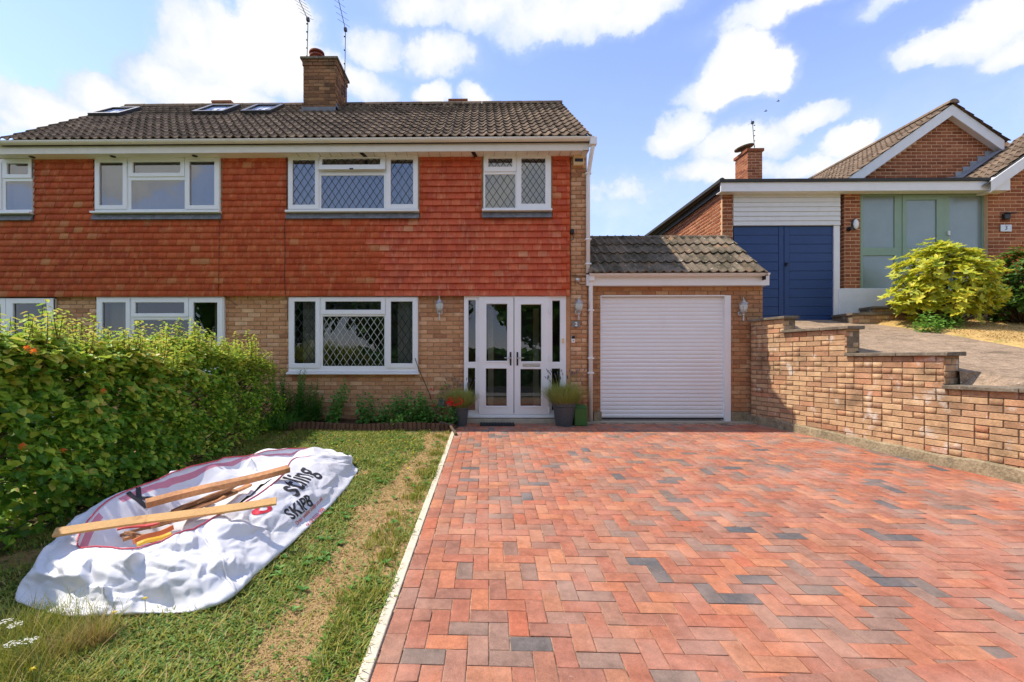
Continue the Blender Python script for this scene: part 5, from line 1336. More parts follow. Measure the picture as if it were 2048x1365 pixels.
q = NR(1667, 1679, 452, 640, NY + .0); b_ = MB(); b_.box(q[0], q[1], NY - .01, NY + .1, q[2] - .1, cr_[2] - .002); b_.build('door_post', M['white_paint'], bung)
# white plinth
q = NR(1678, 1722, 577, 648, NY - .03); b_ = MB(); b_.box(q[0], q[1] + 2.4, NY - .03, NY + .25, q[2] - .2, q[3]); b_.build('white_plinth', M['render_white'], bung, bevel=.01)
# sage porch
PYY = NY + .03
pr = NR(1721, 1976, 385, 587, PYY)
b_ = MB()
hl = [NR(1726, 1790, 392, 496, PYY), NR(1726, 1790, 511, 580, PYY), NR(1804, 1886, 390, 585, PYY), NR(1899, 1966, 392, 497, PYY), NR(1899, 1966, 512, 580, PYY)]
b_.plate(pr[0], pr[1], pr[2], pr[3], hl, PYY, PYY + .07); pf = b_.build('porch_frame', M['sage'], bung); WORLD[pf.name] = Matrix.Identity(4)
for h in (hl[0], hl[1], hl[3], hl[4]):
    b_ = MB(); b_.box(h[0] - .01, h[1] + .01, PYY + .02, PYY + .026, h[2] - .01, h[3] + .01); b_.build('frosted_pane', M['obscure'], pf)
b_ = MB(); dd = hl[2]; pn = [NR(1812, 1873, 400, 496, PYY), NR(1812, 1873, 512, 575, PYY)]
b_.plate(dd[0] + .003, dd[1] - .003, dd[2] + .003, dd[3] - .003, pn, PYY - .012, PYY + .05); pd = b_.build('porch_door', M['sage'], bung); WORLD[pd.name] = Matrix.Identity(4)
for h in pn: b_ = MB(); b_.box(h[0] - .01, h[1] + .01, PYY + .01, PYY + .016, h[2] - .01, h[3] + .01); b_.build('frosted_pane', M['obscure'], pd)
q = at(1844, 503, PYY); b_ = MB(); b_.box(q[0] - .14, q[0] + .14, PYY - .022, PYY - .011, q[2] - .03, q[2] + .035); b_.build('letter_plate', M['silver'], pd)
q = at(1896, 467, PYY); b_ = MB(); b_.box(q[0] - .02, q[0] + .02, PYY - .03, PYY, q[2] - .045, q[2] + .045); tag(b_.build('porch_bell', M['white_paint'], bevel=.005), 'small white bell on the sage green porch frame', 'bell')
b_ = MB(); b_.box(pr[0], pr[1], PYY + .1, PYY + .14, pr[2], pr[3]); b_.build('porch_back', M['room'], bung)
# bargeboards and roofs
def barge(pts, Y, w, m, name='bargeboard', t_=.03):
    b_ = MB(); n = len(pts); vs = [(p[0], Y, p[1]) for p in pts] + [(p[0], Y, p[1] - w) for p in pts]; vs += [(v[0], v[1] + t_, v[2]) for v in vs]
    fs = []
    for i in range(n - 1):
        fs += [(i, n + i, n + i + 1, i + 1), (n + i, 3 * n + i, 3 * n + i + 1, n + i + 1), (i, i + 1, 2 * n + i + 1, 2 * n + i)]
    b_.add(vs, fs); b_.build(name, m, bung)
bY = RGY - .16
apb = at(1905, 209, bY); lft = apb[0] - 3.2; rgt = at(2009, 285, bY)[0]
barge([(lft, apb[2] - slope_n * 3.2), (apb[0], apb[2]), (rgt, apb[2] - slope_n * (rgt - apb[0]))], bY, .24, M['white_paint'])
b_ = MB(); # soffit under the verge
for (xa, xb) in ((lft, apb[0]), (apb[0], rgt)):
    za, zb = apb[2] - slope_n * abs(xa - apb[0]) - .2, apb[2] - slope_n * abs(xb - apb[0]) - .2
    b_.add([(xa, bY + .03, za), (xb, bY + .03, zb), (xb, RGY, zb), (xa, RGY, za)], [(0, 1, 2, 3)])
b_.build('verge_soffit', M['white_paint'], bung)
STV, STF = pantile(.26, .33, 8)
def slope_roof(xe, ze, xr, zr, y0, y1, side, w=.26, gauge_=.27):
    """tiles on a slope whose eave runs along Y at xe, rising to xr; side=-1 faces -X"""
    yv = Vector((xr - xe, 0, zr - ze)); ln = yv.length; yv.normalize(); zv = Vector((-yv.z, 0, yv.x)) if side < 0 else Vector((yv.z, 0, -yv.x))
    xv = yv.cross(zv); o = []
    nr_ = int(math.ceil(ln / gauge_)); n_ = int(abs(y1 - y0) / w)
    for r_ in range(nr_):
        for i in range(n_):
            base = Vector((xe, y1 if xv.y < 0 else y0, ze)) + xv * (i * w) + yv * (r_ * ln / nr_ - .02)
            m_ = Matrix.Identity(4)
            for k in range(3): m_[k][0] = xv[k]; m_[k][1] = yv[k]; m_[k][2] = zv[k]; m_[k][3] = base[k] + random.gauss(0, .0015)
            o.append(m_)
    return o
nm = slope_roof(apb[0] - 3.3, apb[2] - slope_n * 3.3 + .01, apb[0], apb[2] + .01, bY - .05, bY + 7.0, -1)
nm += slope_roof(rgt + .06, apb[2] - slope_n * (rgt + .06 - apb[0]) + .01, apb[0], apb[2] + .01, bY - .05, bY + 7.0, 1)
fbY = FGY - .25
gb_ = at(1984, 360, fbY); fapx = gb_[0] + 3.3; fapz = gb_[2] + slope_n * 3.3
nm += slope_roof(gb_[0] - .1, gb_[2] - .07, fapx, fapz, fbY - .03, RGY - .0, -1)
pieces('roof_tile', STV, STF, M['roof_tile_brown'], nm, bung, rest_name='roof_tile_field')
barge([(gb_[0] - .02, gb_[2] - .02), (fapx, fapz - .02), (fapx + 3, fapz - 2.15)], fbY, .22, M['white_paint'])
b_ = MB(); b_.add([(apb[0] - 3.3, bY, apb[2] - slope_n * 3.3 - .02), (apb[0], bY, apb[2] - .02), (apb[0], bY + 7, apb[2] - .02), (apb[0] - 3.3, bY + 7, apb[2] - slope_n * 3.3 - .02), (rgt, bY, apb[2] - slope_n * (rgt - apb[0]) - .02), (rgt, bY + 7, apb[2] - slope_n * (rgt - apb[0]) - .02)], [(0, 1, 2, 3), (1, 4, 5, 2)])
b_.add([(gb_[0] - .1, fbY, gb_[2] - .09), (fapx, fbY, fapz - .02), (fapx, RGY, fapz - .02), (gb_[0] - .1, RGY, gb_[2] - .09)], [(0, 1, 2, 3)]); b_.build('roof_deck', M['deck'], bung)
for side, xe, nrt in ((-1, 0, 7),):
    y = bY - .05
    for k in range(16):
        b_ = MB(); vs = []
        for yy_ in (y + .004, y + .446):
            for q in range(7):
                a = math.pi * q / 6; vs.append((apb[0] - .11 * math.cos(a), yy_, apb[2] + .015 + .09 * math.sin(a)))
        b_.add(vs, [(q, q + 1, q + 8, q + 7) for q in range(6)] + [tuple(range(7)), tuple(range(13, 6, -1))]); b_.build('ridge_tile', M['roof_tile_brown'], bung); y += .45
# lead flashing where the low roof meets the rear gable
p0 = Vector((gb_[0] - .1, 0, gb_[2] - .02)); p1 = Vector((gb_[0] + 1.35, 0, gb_[2] - .02 + slope_n * 1.45))
b_ = MB(); nst = 9
for k in range(nst):
    a = p0.lerp(p1, k / nst); c = p0.lerp(p1, (k + 1) / nst); b_.box(a.x, c.x - .004, RGY - .014, RGY - .002, a.z - .02, c.z + .10)
b_.add([(p0.x, RGY - .22, p0.z + .045), (p1.x, RGY - .22, p1.z + .045), (p1.x, RGY - .01, p1.z + .075), (p0.x, RGY - .01, p0.z + .075)], [(0, 1, 2, 3)])
b_.build('lead_flashing', mat('pale_lead', (.30, .32, .34), rough=.55, noise=(10, .2), metal=.2), bung)
# neighbour chimney
q0, q1 = at(1495, 310, 12.2), at(1525, 310, 12.2); zt = at(1510, 303, 12.2)[2]; zb = fz1 - .2
b_ = MB(); b_.box(q0[0] + .006, q1[0] - .006, 12.204, 12.78, zb, zt); nc = b_.build('chimney', M['mortar_red'], bung); WORLD[nc.name] = Matrix.Identity(4)
cmn = wall_mats((q0[0], 12.2, zb), (0, -1, 0), q1[0] - q0[0], zt - zb) + wall_mats((q0[0], 12.79, zb), (-1, 0, 0), .58, zt - zb, shift=.11)
pieces('brick', BV, BF, M['brick_red'], cmn, nc)
b_ = MB(); b_.box(q0[0] - .03, q1[0] + .03, 12.17, 12.82, zt, zt + .075); b_.build('chimney_cap', M['brick_red'], nc)
b_ = MB(); cxx = (q0[0] + q1[0]) / 2 - .12; Tm = Matrix.Translation((cxx, 12.5, zt + .23)) @ Matrix.Rotation(R(-12), 4, 'Y')
b_.lathe([(0, -.02), (.24, -.01), (.24, .02), (0, .04)], (0, 0, 0), 18); b_.v = [tuple(Tm @ Vector(v)) for v in b_.v]
b_.tube([(cxx + .08, 12.5, zt + .06), (cxx + .08, 12.5, zt + .22)], .02, 6); b_.tube([(cxx - .06, 12.5, zt + .06), (cxx - .06, 12.5, zt + .24)], .02, 6); b_.build('chimney_cowl', M['roof_tile_brown'], nc)
aerial((1509, 298), [(1505, 246), (1503, 243)], 12.6, 'thin television aerial above the red brick chimney of the bungalow', 3)
# items on the neighbour's walls
pc = at(1711, 449, NY - .01); t = thing('bulkhead_light', 'oval white bulkhead light with black rim beside the blue garage', 'light', pc)
b_ = MB(); b_.lathe([(0, -.035), (.045, -.03), (.055, -.015), (.055, .0), (0, .0)], (0, 0, 0), 18, axis='y'); b_.v = [(pc[0] + v[0], pc[1] + v[1], pc[2] + v[2] * 1.85) for v in b_.v]; b_.build('diffuser', M['white_paint'], t, smooth=True)
b_ = MB(); b_.lathe([(.0, -.012), (.065, -.012), (.065, .004), (0, .004)], (0, 0, 0), 18, axis='y'); b_.v = [(pc[0] - .02 + v[0], pc[1] + v[1], pc[2] + v[2] * 1.8) for v in b_.v]; b_.build('light_body', M['black'], t)
pc = at(1697, 459, NY - .01); b_ = MB(); b_.lathe([(0, -.09), (.03, -.09), (.035, -.05), (.045, -.01), (.045, 0), (0, 0)], pc, 14, axis='y'); tag(b_.build('motion_sensor', M['black']), 'round black motion sensor beside the oval bulkhead light', 'sensor')
pc = at(2009, 434, FGY - .01); t = thing('wall_spotlight', 'small black spotlight on the red brick above the bungalow plaque', 'light', pc)
b_ = MB(); b_.box(pc[0] - .06, pc[0] + .06, pc[1] - .06, pc[1], pc[2] - .06, pc[2] + .05); b_.build('spot_body', M['black'], t, bevel=.01)
b_ = MB(); b_.box(pc[0] - .06, pc[0] + .15, pc[1] - .09, pc[1] - .03, pc[2] + .052, pc[2] + .062); b_.build('solar_panel', M['black'], t)
pc = at(2011, 457, FGY - .01); t = thing('bungalow_number_plaque', 'small pale plaque with number 3 on the red brick right of the porch', 'plaque', pc)
b_ = MB(); b_.box(pc[0] - .11, pc[0] + .11, pc[1] - .014, pc[1], pc[2] - .07, pc[2] + .07); b_.build('slab', M['silver'], t, bevel=.004)
flat_text('3', .12, (pc[0], pc[1] - .016, pc[2]), M['letter'], t, .0, 'number')
# stepped garden walls before the porch
gs_ = thing('garden_steps', 'low stepped brick walls with slab tops in front of the bungalow porch', 'steps', tuple(NG(1760, 640)))
for (a, b, top, Yq, base) in ((1703, 1860, 626, 8.62, 665), (1745, 1880, 613, 8.85, 640), (1786, 1900, 603, 9.02, 625)):
    q = wr(a, b, top, base, Yq); 
    b_ = MB(); b_.box(q[0] + .03, q[1], Yq + .02, Yq + .5, q[2] - .3, q[3] - .045); b_.build('step_wall', M['mortar_wall'], gs_)
    pieces('brick', BV, BF, M['brick_wall'], wall_mats((q[0] + .03, Yq + .015, q[3] - .045 - .225), (0, -1, 0), q[1] - q[0] - .03, .225), gs_)
    x = q[0]
    while x < q[1] - .05:
        w_ = min(.55, q[1] - x); b_ = MB(); b_.box(x, x + w_ - .006, Yq - .02, Yq + .5, q[3] - .045, q[3]); b_.build('coping_slab', M['coping'], gs_, bevel=.005); x += w_
# two birds
for (px, py, lab) in ((1556, 203, 'dark bird high in the sky above the bungalow chimney, the upper of two'), (1531, 223, 'tiny dark bird just above the bungalow aerial, the lower of two')):
    c = at(px, py, 22); t = thing('bird', lab, 'bird', c); b_ = MB(); s_ = .09
    b_.tube([(c[0] - s_ * .9, c[1], c[2] - .01), (c[0] - .3 * s_, c[1], c[2]), (c[0] + .4 * s_, c[1], c[2] + .01), (c[0] + .9 * s_, c[1], c[2] + .02), (c[0] + 1.1 * s_, c[1], c[2] + .02)], [.002, .018, .022, .012, .002], 8); b_.build('body', M['black'], t, smooth=True)
    for sg in (-1, 1):
        b_ = MB(); b_.add([(c[0] + .02, c[1], c[2] + .01), (c[0] + .01, c[1] + sg * .07, c[2] + .06), (c[0] - .03, c[1] + sg * .13, c[2] + .04), (c[0] - .03, c[1], c[2])], [(0, 1, 2, 3)]); b_.build('wing', M['black'], t)
# ================================================================== plants
LEAFV = [(0, 0, 0), (-.36, .28, .11), (-.27, .68, .09), (0, 1.0, -.05), (.27, .68, .09), (.36, .28, .11)]
LEAFF = [(0, 3, 2, 1), (0, 5, 4, 3)]
LANCE = [(0, 0, 0), (-.16, .30, .04), (-.13, .70, .02), (0, 1.0, -.06), (.13, .70, .02), (.16, .30, .04)]
def frame_mats(P, N, T, S, wide=1.0):
    """P positions, N leaf normals, T tip directions, S lengths -> list of 4x4 (as numpy)"""
    N = N / np.linalg.norm(N, axis=1, keepdims=True)
    T = T - N * np.sum(T * N, axis=1, keepdims=True); T /= np.linalg.norm(T, axis=1, keepdims=True) + 1e-9
    X = np.cross(T, N); A = np.zeros((len(P), 4, 4)); A[:, 3, 3] = 1
    A[:, :3, 0] = X * (S * wide)[:, None]; A[:, :3, 1] = T * S[:, None]; A[:, :3, 2] = N * S[:, None]; A[:, :3, 3] = P
    return A
def leaf_field(name, V, F, A, m, parent, keep=0):
    if keep:
        pieces(name, V, F, m, [Matrix(a.tolist()) for a in A[:keep]], parent, keep=keep)
        A = A[keep:]
    if len(A):
        Va = np.asarray(V, float); Fa = np.asarray(F)
        P = np.einsum('nij,vj->nvi', A[:, :3, :3], Va) + A[:, None, :3, 3]
        FF = (Fa[None] + (np.arange(len(A)) * len(Va))[:, None, None]).reshape(-1, Fa.shape[1])
        o = mesh_np('foliage', P.reshape(-1, 3), FF, np.repeat(rng.random(len(A)), len(Fa)), m, parent, smooth=True); o['kind'] = 'stuff'
def unit(n): v = rng.normal(size=(n, 3)); return v / np.linalg.norm(v, axis=1, keepdims=True)
def nz3(x, y, z, s=1.0): return mnoise.noise(Vector((x * s, y * s, z * s)))

# ---- the hedge
hedge = thing('hedge', 'tall leafy green hedge with yellow young shoots along the left boundary', 'hedge', (-3.7, 4.8, gz(4.8)))
HX = -3.22
def h_top(y): return 1.22 + .07 * math.sin(y * 2.3) + .16 * nz3(y, 0, 5, 1.7) + .06 * nz3(y, 0, 2, 5) - .13 * max(0, min(1, (4.6 - y) / .8)) - max(0, y - 6.6) * .35
def h_front(y, z): return HX + .12 * nz3(y, z, 0, 1.6) + .12 * nz3(y, z, 3, 4.5) - .22 * max(0, z - .75) - (.16 * max(0, .35 - (z - gz(y))))
A_leaf = []; A_young = []
P, N, T, S = [], [], [], []; Py, Ny, Ty, Sy = [], [], [], []
n_f = 0
while n_f < 36000:
    y = random.uniform(2.3, 7.30); g0 = gz(y); tp = h_top(y)
    if y > 6.9 and random.random() < (y - 6.9) * 2: continue
    rr_ = random.random()
    if rr_ < .16:
        z = g0 + (tp - g0 - .1) * random.random(); dep = random.uniform(.2, .7); x = HX - dep; out_n = Vector((.6, -.1, .5))
    elif rr_ < .68:      # front face
        z = g0 + .03 + (tp - g0) * random.random() ** .9
        dep = random.expovariate(1 / .10); x = h_front(y, z) - dep
        clump = nz3(x, y, z, 5.0)
        if clump < -.06 and dep < .16: continue
        out_n = Vector((1, 0, .35))
    else:
        x = random.uniform(HX - 1.05, HX - .02); dep = random.expovariate(1 / .07)
        z = tp - dep + .05 * nz3(x, y, 0, 3) - .10 * max(0, (x - HX + .25)) / .25; out_n = Vector((.1, -.1, 1))
    if y > 7.0: out_n += Vector((.3, .8, 0))
    P.append((x, y, z)); r_ = Vector((random.gauss(0, .5), random.gauss(0, .5), random.gauss(0, .4)))
    nn = out_n.normalized() * .55 + Vector((0, -.05, .75)) + r_; N.append(tuple(nn))
    T.append((random.gauss(.5, .6), random.gauss(-.15, .7), random.gauss(-.35, .4)))
    s_ = random.uniform(.045, .080) * (1.08 if y < 4.6 else .85 if y < 6 else .72); S.append(s_)
    young = dep < .12 and random.random() < max(0, (z - tp + .62) / .62) ** 1.15 * .95 or random.random() < .07
    (A_young if young else A_leaf).append(n_f); n_f += 1
A = frame_mats(np.array(P), np.array(N), np.array(T), np.array(S), 1.05)
# the leaves that show largest stand at the near, outer face
il = np.array(A_leaf); Pn = np.array(P)
key = Pn[il, 1] - (Pn[il, 0] - HX) * 4 + (Pn[il, 0] / Pn[il, 1] < -1.07) * 50
il = il[np.argsort(key)]
leaf_field('leaf', LEAFV, LEAFF, A[il], M['leaf'], hedge, keep=300)
leaf_field('leaf', LEAFV, LEAFF, A[np.array(A_young)], M['leaf_young'], hedge)
# shoots standing above the top, twigs inside
tw = MB(); sp = []; sn = []; st = []; ss = []
shoots = [(random.uniform(2.9, 6.9), random.uniform(HX - .8, HX - .05), random.uniform(.08, .30) * (1.15 if k_ % 5 == 0 else .8)) for k_ in range(300)]
for (px, py, yy_) in ((100, 600, 3.9), (60, 625, 3.6), (130, 640, 3.9), (75, 610, 3.8), (30, 640, 3.6), (150, 655, 4.1), (115, 618, 4.0)):
    q = at(px, py, yy_); shoots.append((yy_, q[0], q[2] - h_top(yy_)))
for (y, x, L_) in shoots:
    b0 = Vector((x, y, h_top(y) - .15)); tip = b0 + Vector((random.uniform(-.06, .08), random.uniform(-.08, .08), L_ + .15)); mid = b0.lerp(tip, .5) + Vector((.01, 0, 0))
    tw.tube([b0, mid, tip], [.004, .003, .0012], 4, cap=False)
    k = int(3 + (L_ + .15) / .022)
    for i in range(k):
        t_ = (i + 1) / k; p = b0.lerp(tip, t_); a = i * 2.4
        sp.append(tuple(p)); sn.append((math.cos(a) * .3, math.sin(a) * .3, 1 + random.gauss(0, .3))); st.append((math.cos(a), math.sin(a), random.uniform(-.2, .5))); ss.append(random.uniform(.038, .06))
for _ in range(260):
    y = random.uniform(2.6, 7.2); z = random.uniform(gz(y) + .05, h_top(y) - .1); x = h_front(y, z)
    b0 = Vector((x - random.uniform(.3, .6), y + random.uniform(-.2, .2), z - random.uniform(.1, .4))); tw.tube([b0, b0.lerp(Vector((x, y, z)), .6) + Vector((0, 0, .03)), (x - .02, y, z)], [.009, .006, .003], 4, cap=False)
for k in range(14):
    y = 2.6 + k * .34; tw.tube([(HX - .55, y, gz(y) - .05), (HX - .5 + random.uniform(-.1, .1), y + .1, .4), (HX - .5 + random.uniform(-.2, .2), y, 1.0)], [.03, .02, .01], 6)
tw.build('twigs', M['bark'], hedge)
leaf_field('leaf', LEAFV, LEAFF, frame_mats(np.array(sp), np.array(sn), np.array(st), np.array(ss), .9), M['leaf_young'], hedge)
for (px, py) in ((52, 698), (66, 704), (43, 893), (124, 902), (205, 783), (300, 905), (95, 780)):
    q = ray(px, py); t_ = (HX + .03) / q[0]; c = Vector((q[0] * t_, q[1] * t_, ZC + q[2] * t_)); b_ = MB()
    if py in (905, 780): continue
    for j_ in range(6):
        a = 2 * math.pi * j_ / 6; o1 = Vector((.012 + random.uniform(-.01, .01), math.cos(a) * .026, math.sin(a) * .024)); o2 = Vector((.0, math.cos(a + .8) * .022, math.sin(a + .8) * .02))
        b_.add([c, c + o1, c + (o1 + o2) * .62, c + o2], [(0, 1, 2, 3)], rnd=random.random())
    b_.build('orange_leaf_cluster', M['flower_orange'], hedge)

# ---- flower bed with log roll edging
bed = MB(); bx0, bx1, by0, by1 = -3.6, kerb_x(7.1) - .0, 7.02, 7.735
for i in range(24):
    for j in range(4):
        def pz(u, v): x = bx0 + (bx1 - bx0) * u; y = by0 + (by1 - by0) * v; return (x, y, gz(y) + .035 + .02 * nz3(x, y, 0, 6) - (.05 if v == 0 else 0))
        bed.add([pz(i / 24, j / 4), pz((i + 1) / 24, j / 4), pz((i + 1) / 24, (j + 1) / 4), pz(i / 24, (j + 1) / 4)], [(0, 1, 2, 3)])
tag(bed.build('flower_bed_soil', M['soil'], smooth=True), kind='structure')
le = thing('log_edging', 'low brown log roll edging in front of the flower bed', 'edging', (-2, 7.0, 0))
ex0, ex1 = G(545, 868).x, G(903, 858).x
x = ex0; k = 0
while x < ex1:
    t_ = (x - ex0) / (ex1 - ex0); y = 7.0 + .03 * math.sin(t_ * 9); hgt = .115 + .012 * math.sin(t_ * 11); tl = .12 * math.sin(t_ * 7) + random.gauss(0, .03)
    b_ = MB(); Mx = Matrix.Translation((x, y, gz(y) - .03)) @ Matrix.Rotation(tl, 4, 'Y')
    vs = []; 
    for zz_ in (0, hgt + .03):
        for q in range(7):
            a = math.pi * q / 6 + math.pi; vs.append(Mx @ Vector((.034 * math.cos(a), .03 * math.sin(a), zz_)))
    b_.add(vs, [(q, q + 1, q + 8, q + 7) for q in range(6)] + [tuple(range(13, 6, -1)), (6, 0, 7, 13)]); b_.build('log', M['log'], le); x += .071
b_ = MB(); b_.tube([G(880, 858) + Vector((0, 0, .1)), G(900, 862) + Vector((0, 0, .09)), G(912, 872) + Vector((0, 0, .02))], .022, 7); tag(b_.build('bent_branch', M['bark']), 'bent grey branch at the right end of the log edging', 'branch')
def stem_plant(px, py_top, Y, label, kind, lean=0.0, name='leafy_plant', cat='plant', n_st=3, m=None, spread=.10):
    b = at(px, 850, Y); zt = at(px, py_top, Y)[2]; z0 = gz(Y) + .03; H = zt - z0
    t = thing(name, label, cat, (b[0], Y, z0), None)
    st_ = MB(); Pp, Nn, Tt, Ss = [], [], [], []
    for s_ in range(n_st):
        hh = H * (1 if s_ == 0 else random.uniform(.55, .92)); ox, oy = random.gauss(0, spread * .5), random.gauss(0, spread * .4)
        p0 = Vector((b[0] + ox * .6, Y + oy * .6, z0)); p2 = p0 + Vector((ox + lean * hh, oy, hh)); p1 = p0.lerp(p2, .5) + Vector((-lean * .12 * hh, 0, 0))
        pts = [p0, p0 * .25 + p1 * .5 + p2 * .25, p2]; st_.tube(pts, [.006, .005, .002], 5)
        k = int(hh / (.012 if kind == 'spiky' else .020))
        for i in range(k):
            tt = (i + .5) / k; p = (pts[0].lerp(pts[1], tt * 2) if tt < .5 else pts[1].lerp(pts[2], tt * 2 - 1)); a = i * 2.4 + random.random()
            if kind == 'spiky':
                L_ = .13 * (1 - .75 * tt) + .02; Pp.append(tuple(p)); Nn.append((-.5 * math.cos(a), -.5 * math.sin(a), 1)); Tt.append((math.cos(a), math.sin(a), .25 - .6 * random.random() * (1 - tt))); Ss.append(L_ * random.uniform(.7, 1.2))
            else:
                for _ in range(2):
                    r_ = random.uniform(.02, .085) * (1.15 - .7 * tt); q = p + Vector((math.cos(a) * r_, math.sin(a) * r_, random.uniform(-.02, .03))); Pp.append(tuple(q)); Nn.append((random.gauss(0, .5), random.gauss(-.25, .5), 1)); Tt.append((math.cos(a), math.sin(a), random.uniform(-.6, .1))); Ss.append(random.uniform(.035, .07) * (1.1 - .45 * tt)); a += 1.9
    st_.build('stem', m or M['leaf_dark'], t)
    Af = frame_mats(np.array(Pp), np.array(Nn), np.array(Tt), np.array(Ss), 1.0 if kind == 'spiky' else 1.25)
    leaf_field('leaf', LANCE if kind == 'spiky' else LEAFV, LEAFF, Af, m or M['leaf_dark'], t)
    return t
for (px, pt, Y, kd, ln_, lab) in (
    (560, 738, 7.45, 'spiky', .02, 'tall spiky dark green plant nearest the hedge end'), (585, 741, 7.40, 'spiky', -.02, 'tall spiky plant with pale narrow leaves left of the bed centre'),
    (603, 738, 7.42, 'spiky', .0, 'tallest narrow leaved plant under the leaded window'), (627, 762, 7.45, 'spiky', .05, 'shorter bushy narrow leaved plant in the middle of the bed'),
    (662, 758, 7.45, 'broad', .28, 'broad leaved plant leaning right towards bare wall under the window'), (734, 783, 7.42, 'broad', -.05, 'broad leaved plant just right of the bare wall gap'),
    (764, 800, 7.45, 'broad', .12, 'low spreading broad leaved plant in the right half of bed'), (806, 777, 7.44, 'broad', -.02, 'upright broad leaved plant under the hanging cable'),
    (829, 783, 7.42, 'broad', .0, 'dense broad leaved plant left of the wall socket'), (855, 774, 7.46, 'broad', .14, 'broad leaved plant with red blooms beside the wall socket'),
    (901, 808, 7.30, 'broad', .0, 'small broad leaved plant against the left pot')):
    stem_plant(px, pt, Y, lab, kd, ln_, n_st=8 if kd == 'broad' else 7, spread=.15)
stem_plant(790, 828, 7.12, 'pale green weed just behind the log edging', 'broad', 0, m=M['leaf_bright'], n_st=4)
b_ = MB()
for (px, py) in ((867, 781), (868, 811), (862, 779)):
    c = Vector(at(px, py, 7.36))
    for j_ in range(5): a = j_ * 1.256; b_.add([c, c + Vector((.02 * math.cos(a), -.01, .02 * math.sin(a))), c + Vector((.02 * math.cos(a + .6), -.014, .02 * math.sin(a + .6))), c + Vector((.012 * math.cos(a + 1), -.004, .012 * math.sin(a + 1)))], [(0, 1, 2, 3)])
b_.build('red_bloom', M['flower_red'], [o for o in C.objects if o.name.startswith('leafy_plant') and 'red blooms' in o.get('label', '')][0])
# strappy leaves at the hedge foot
Vs, Fs, _ = blades(260, (G(535, 870).x, 7.1, gz(7.1)), .22, .38, .016, lean=1.1, curve=.6)
t = thing('strappy_plant', 'dark strappy leaved clump at the foot of the hedge by the bed', 'plant', (G(535, 870).x, 7.1, gz(7.1))); mesh_np('foliage', Vs, Fs, np.tile(rng.random(260), 2), M['leaf_dark'], t)

# ---- grass on the lawn
def blades_np(P, h, w, lean, rnd_dir=None):
    n = len(P); ph = rng.random(n) * 2 * np.pi; d = np.stack([np.cos(ph), np.sin(ph), np.zeros(n)], 1); s = np.stack([-np.sin(ph), np.cos(ph), np.zeros(n)], 1)
    V = np.zeros((n, 6, 3)); top = P + d * (h * lean)[:, None]; top[:, 2] += h
    mid = P + d * (h * lean * .35)[:, None]; mid[:, 2] += h * .6
    V[:, 0] = P - s * (w / 2)[:, None]; V[:, 1] = P + s * (w / 2)[:, None]; V[:, 2] = mid + s * (w * .5)[:, None]; V[:, 3] = mid - s * (w * .5)[:, None]; V[:, 4] = top + s * (w * .1)[:, None]; V[:, 5] = top - s * (w * .1)[:, None]
    i = np.arange(n)[:, None, None] * 6; F = (i + np.array([[0, 1, 2, 3], [3, 2, 4, 5]])[None]).reshape(-1, 4); return V.reshape(-1, 3), F
def rnd2(F): return np.repeat(rng.random(len(F) // 2), 2)
n0 = 190000
yy_ = 1.72 + (7.1 - 1.72) * rng.random(n0) ** 1.45; xx_ = -3.35 + rng.random(n0) * 3.0
kx = _a.x + KS * (yy_ - _a.y) - .058
ok = (xx_ < kx + .012) & (xx_ / yy_ > -1.1); xx_, yy_ = xx_[ok], yy_[ok]
dr_ = np.array([dryness(float(a), float(b)) for a, b in zip(xx_, yy_)])
inb = (xx_ > -2.5) & (xx_ < -1.5) & (yy_ > 2.55) & (yy_ < 4.9)
keep = (rng.random(len(xx_)) > np.clip(dr_ * 1.15, 0, .93)) & ~inb
far = yy_ > 4.5
Pg = np.stack([xx_, yy_, np.array([gz(float(b)) for b in yy_]) - .010], 1)
Pk = Pg[keep]; nk = len(Pk); cl = rng.random(nk) < .45
hh = np.where(cl, .010 + .012 * rng.random(nk), .016 + .026 * rng.random(nk) ** 2)
hh *= 1 + .8 * np.array([max(0, nz3(float(p[0]), float(p[1]), 0, 2.4)) for p in Pk])
V_, F_ = blades_np(Pk[~cl], hh[~cl], .004 + .0025 * rng.random((~cl).sum()), .5 + rng.random((~cl).sum()) * 1.3)
g_ = mesh_np('grass', V_, F_, rnd2(F_), M['grass']); g_['kind'] = 'stuff'; g_['label'] = 'short green lawn grass between the hedge and the drive'; g_['category'] = 'grass'
V_, F_ = blades_np(Pk[cl], hh[cl] * .9, .011 + .007 * rng.random(cl.sum()), 1.0 + rng.random(cl.sum()) * 2.0)
g_ = mesh_np('clover', V_, F_, rnd2(F_), M['clover']); g_['kind'] = 'stuff'; g_['label'] = 'clover leaves spread low through the lawn'; g_['category'] = 'clover'
Pd = Pg[~keep & ~inb]; Pd = Pd[rng.random(len(Pd)) < .75]; nd = len(Pd)
V_, F_ = blades_np(Pd, .004 + .010 * rng.random(nd), .0025 + .002 * rng.random(nd), 2 + 5 * rng.random(nd))
g_ = mesh_np('dry_grass', V_, F_, rnd2(F_), M['straw']); g_['kind'] = 'stuff'; g_['label'] = 'straw coloured dead grass along the worn strip'; g_['category'] = 'grass'
wp2 = []
for k in range(420):
    y = random.uniform(1.9, 6.8); x = random.uniform(-3.1, kerb_x(y) - .1)
    if -2.7 < x < -1.3 and 2.3 < y < 5.2 or mnoise.noise(Vector((x * 2, y * 2, 5))) < -.05: continue
    for q in range(random.randint(5, 9)):
        a = random.uniform(0, 6.28); wp2.append((x, y, gz(y) + .008, math.cos(a), math.sin(a), random.uniform(.022, .05)))
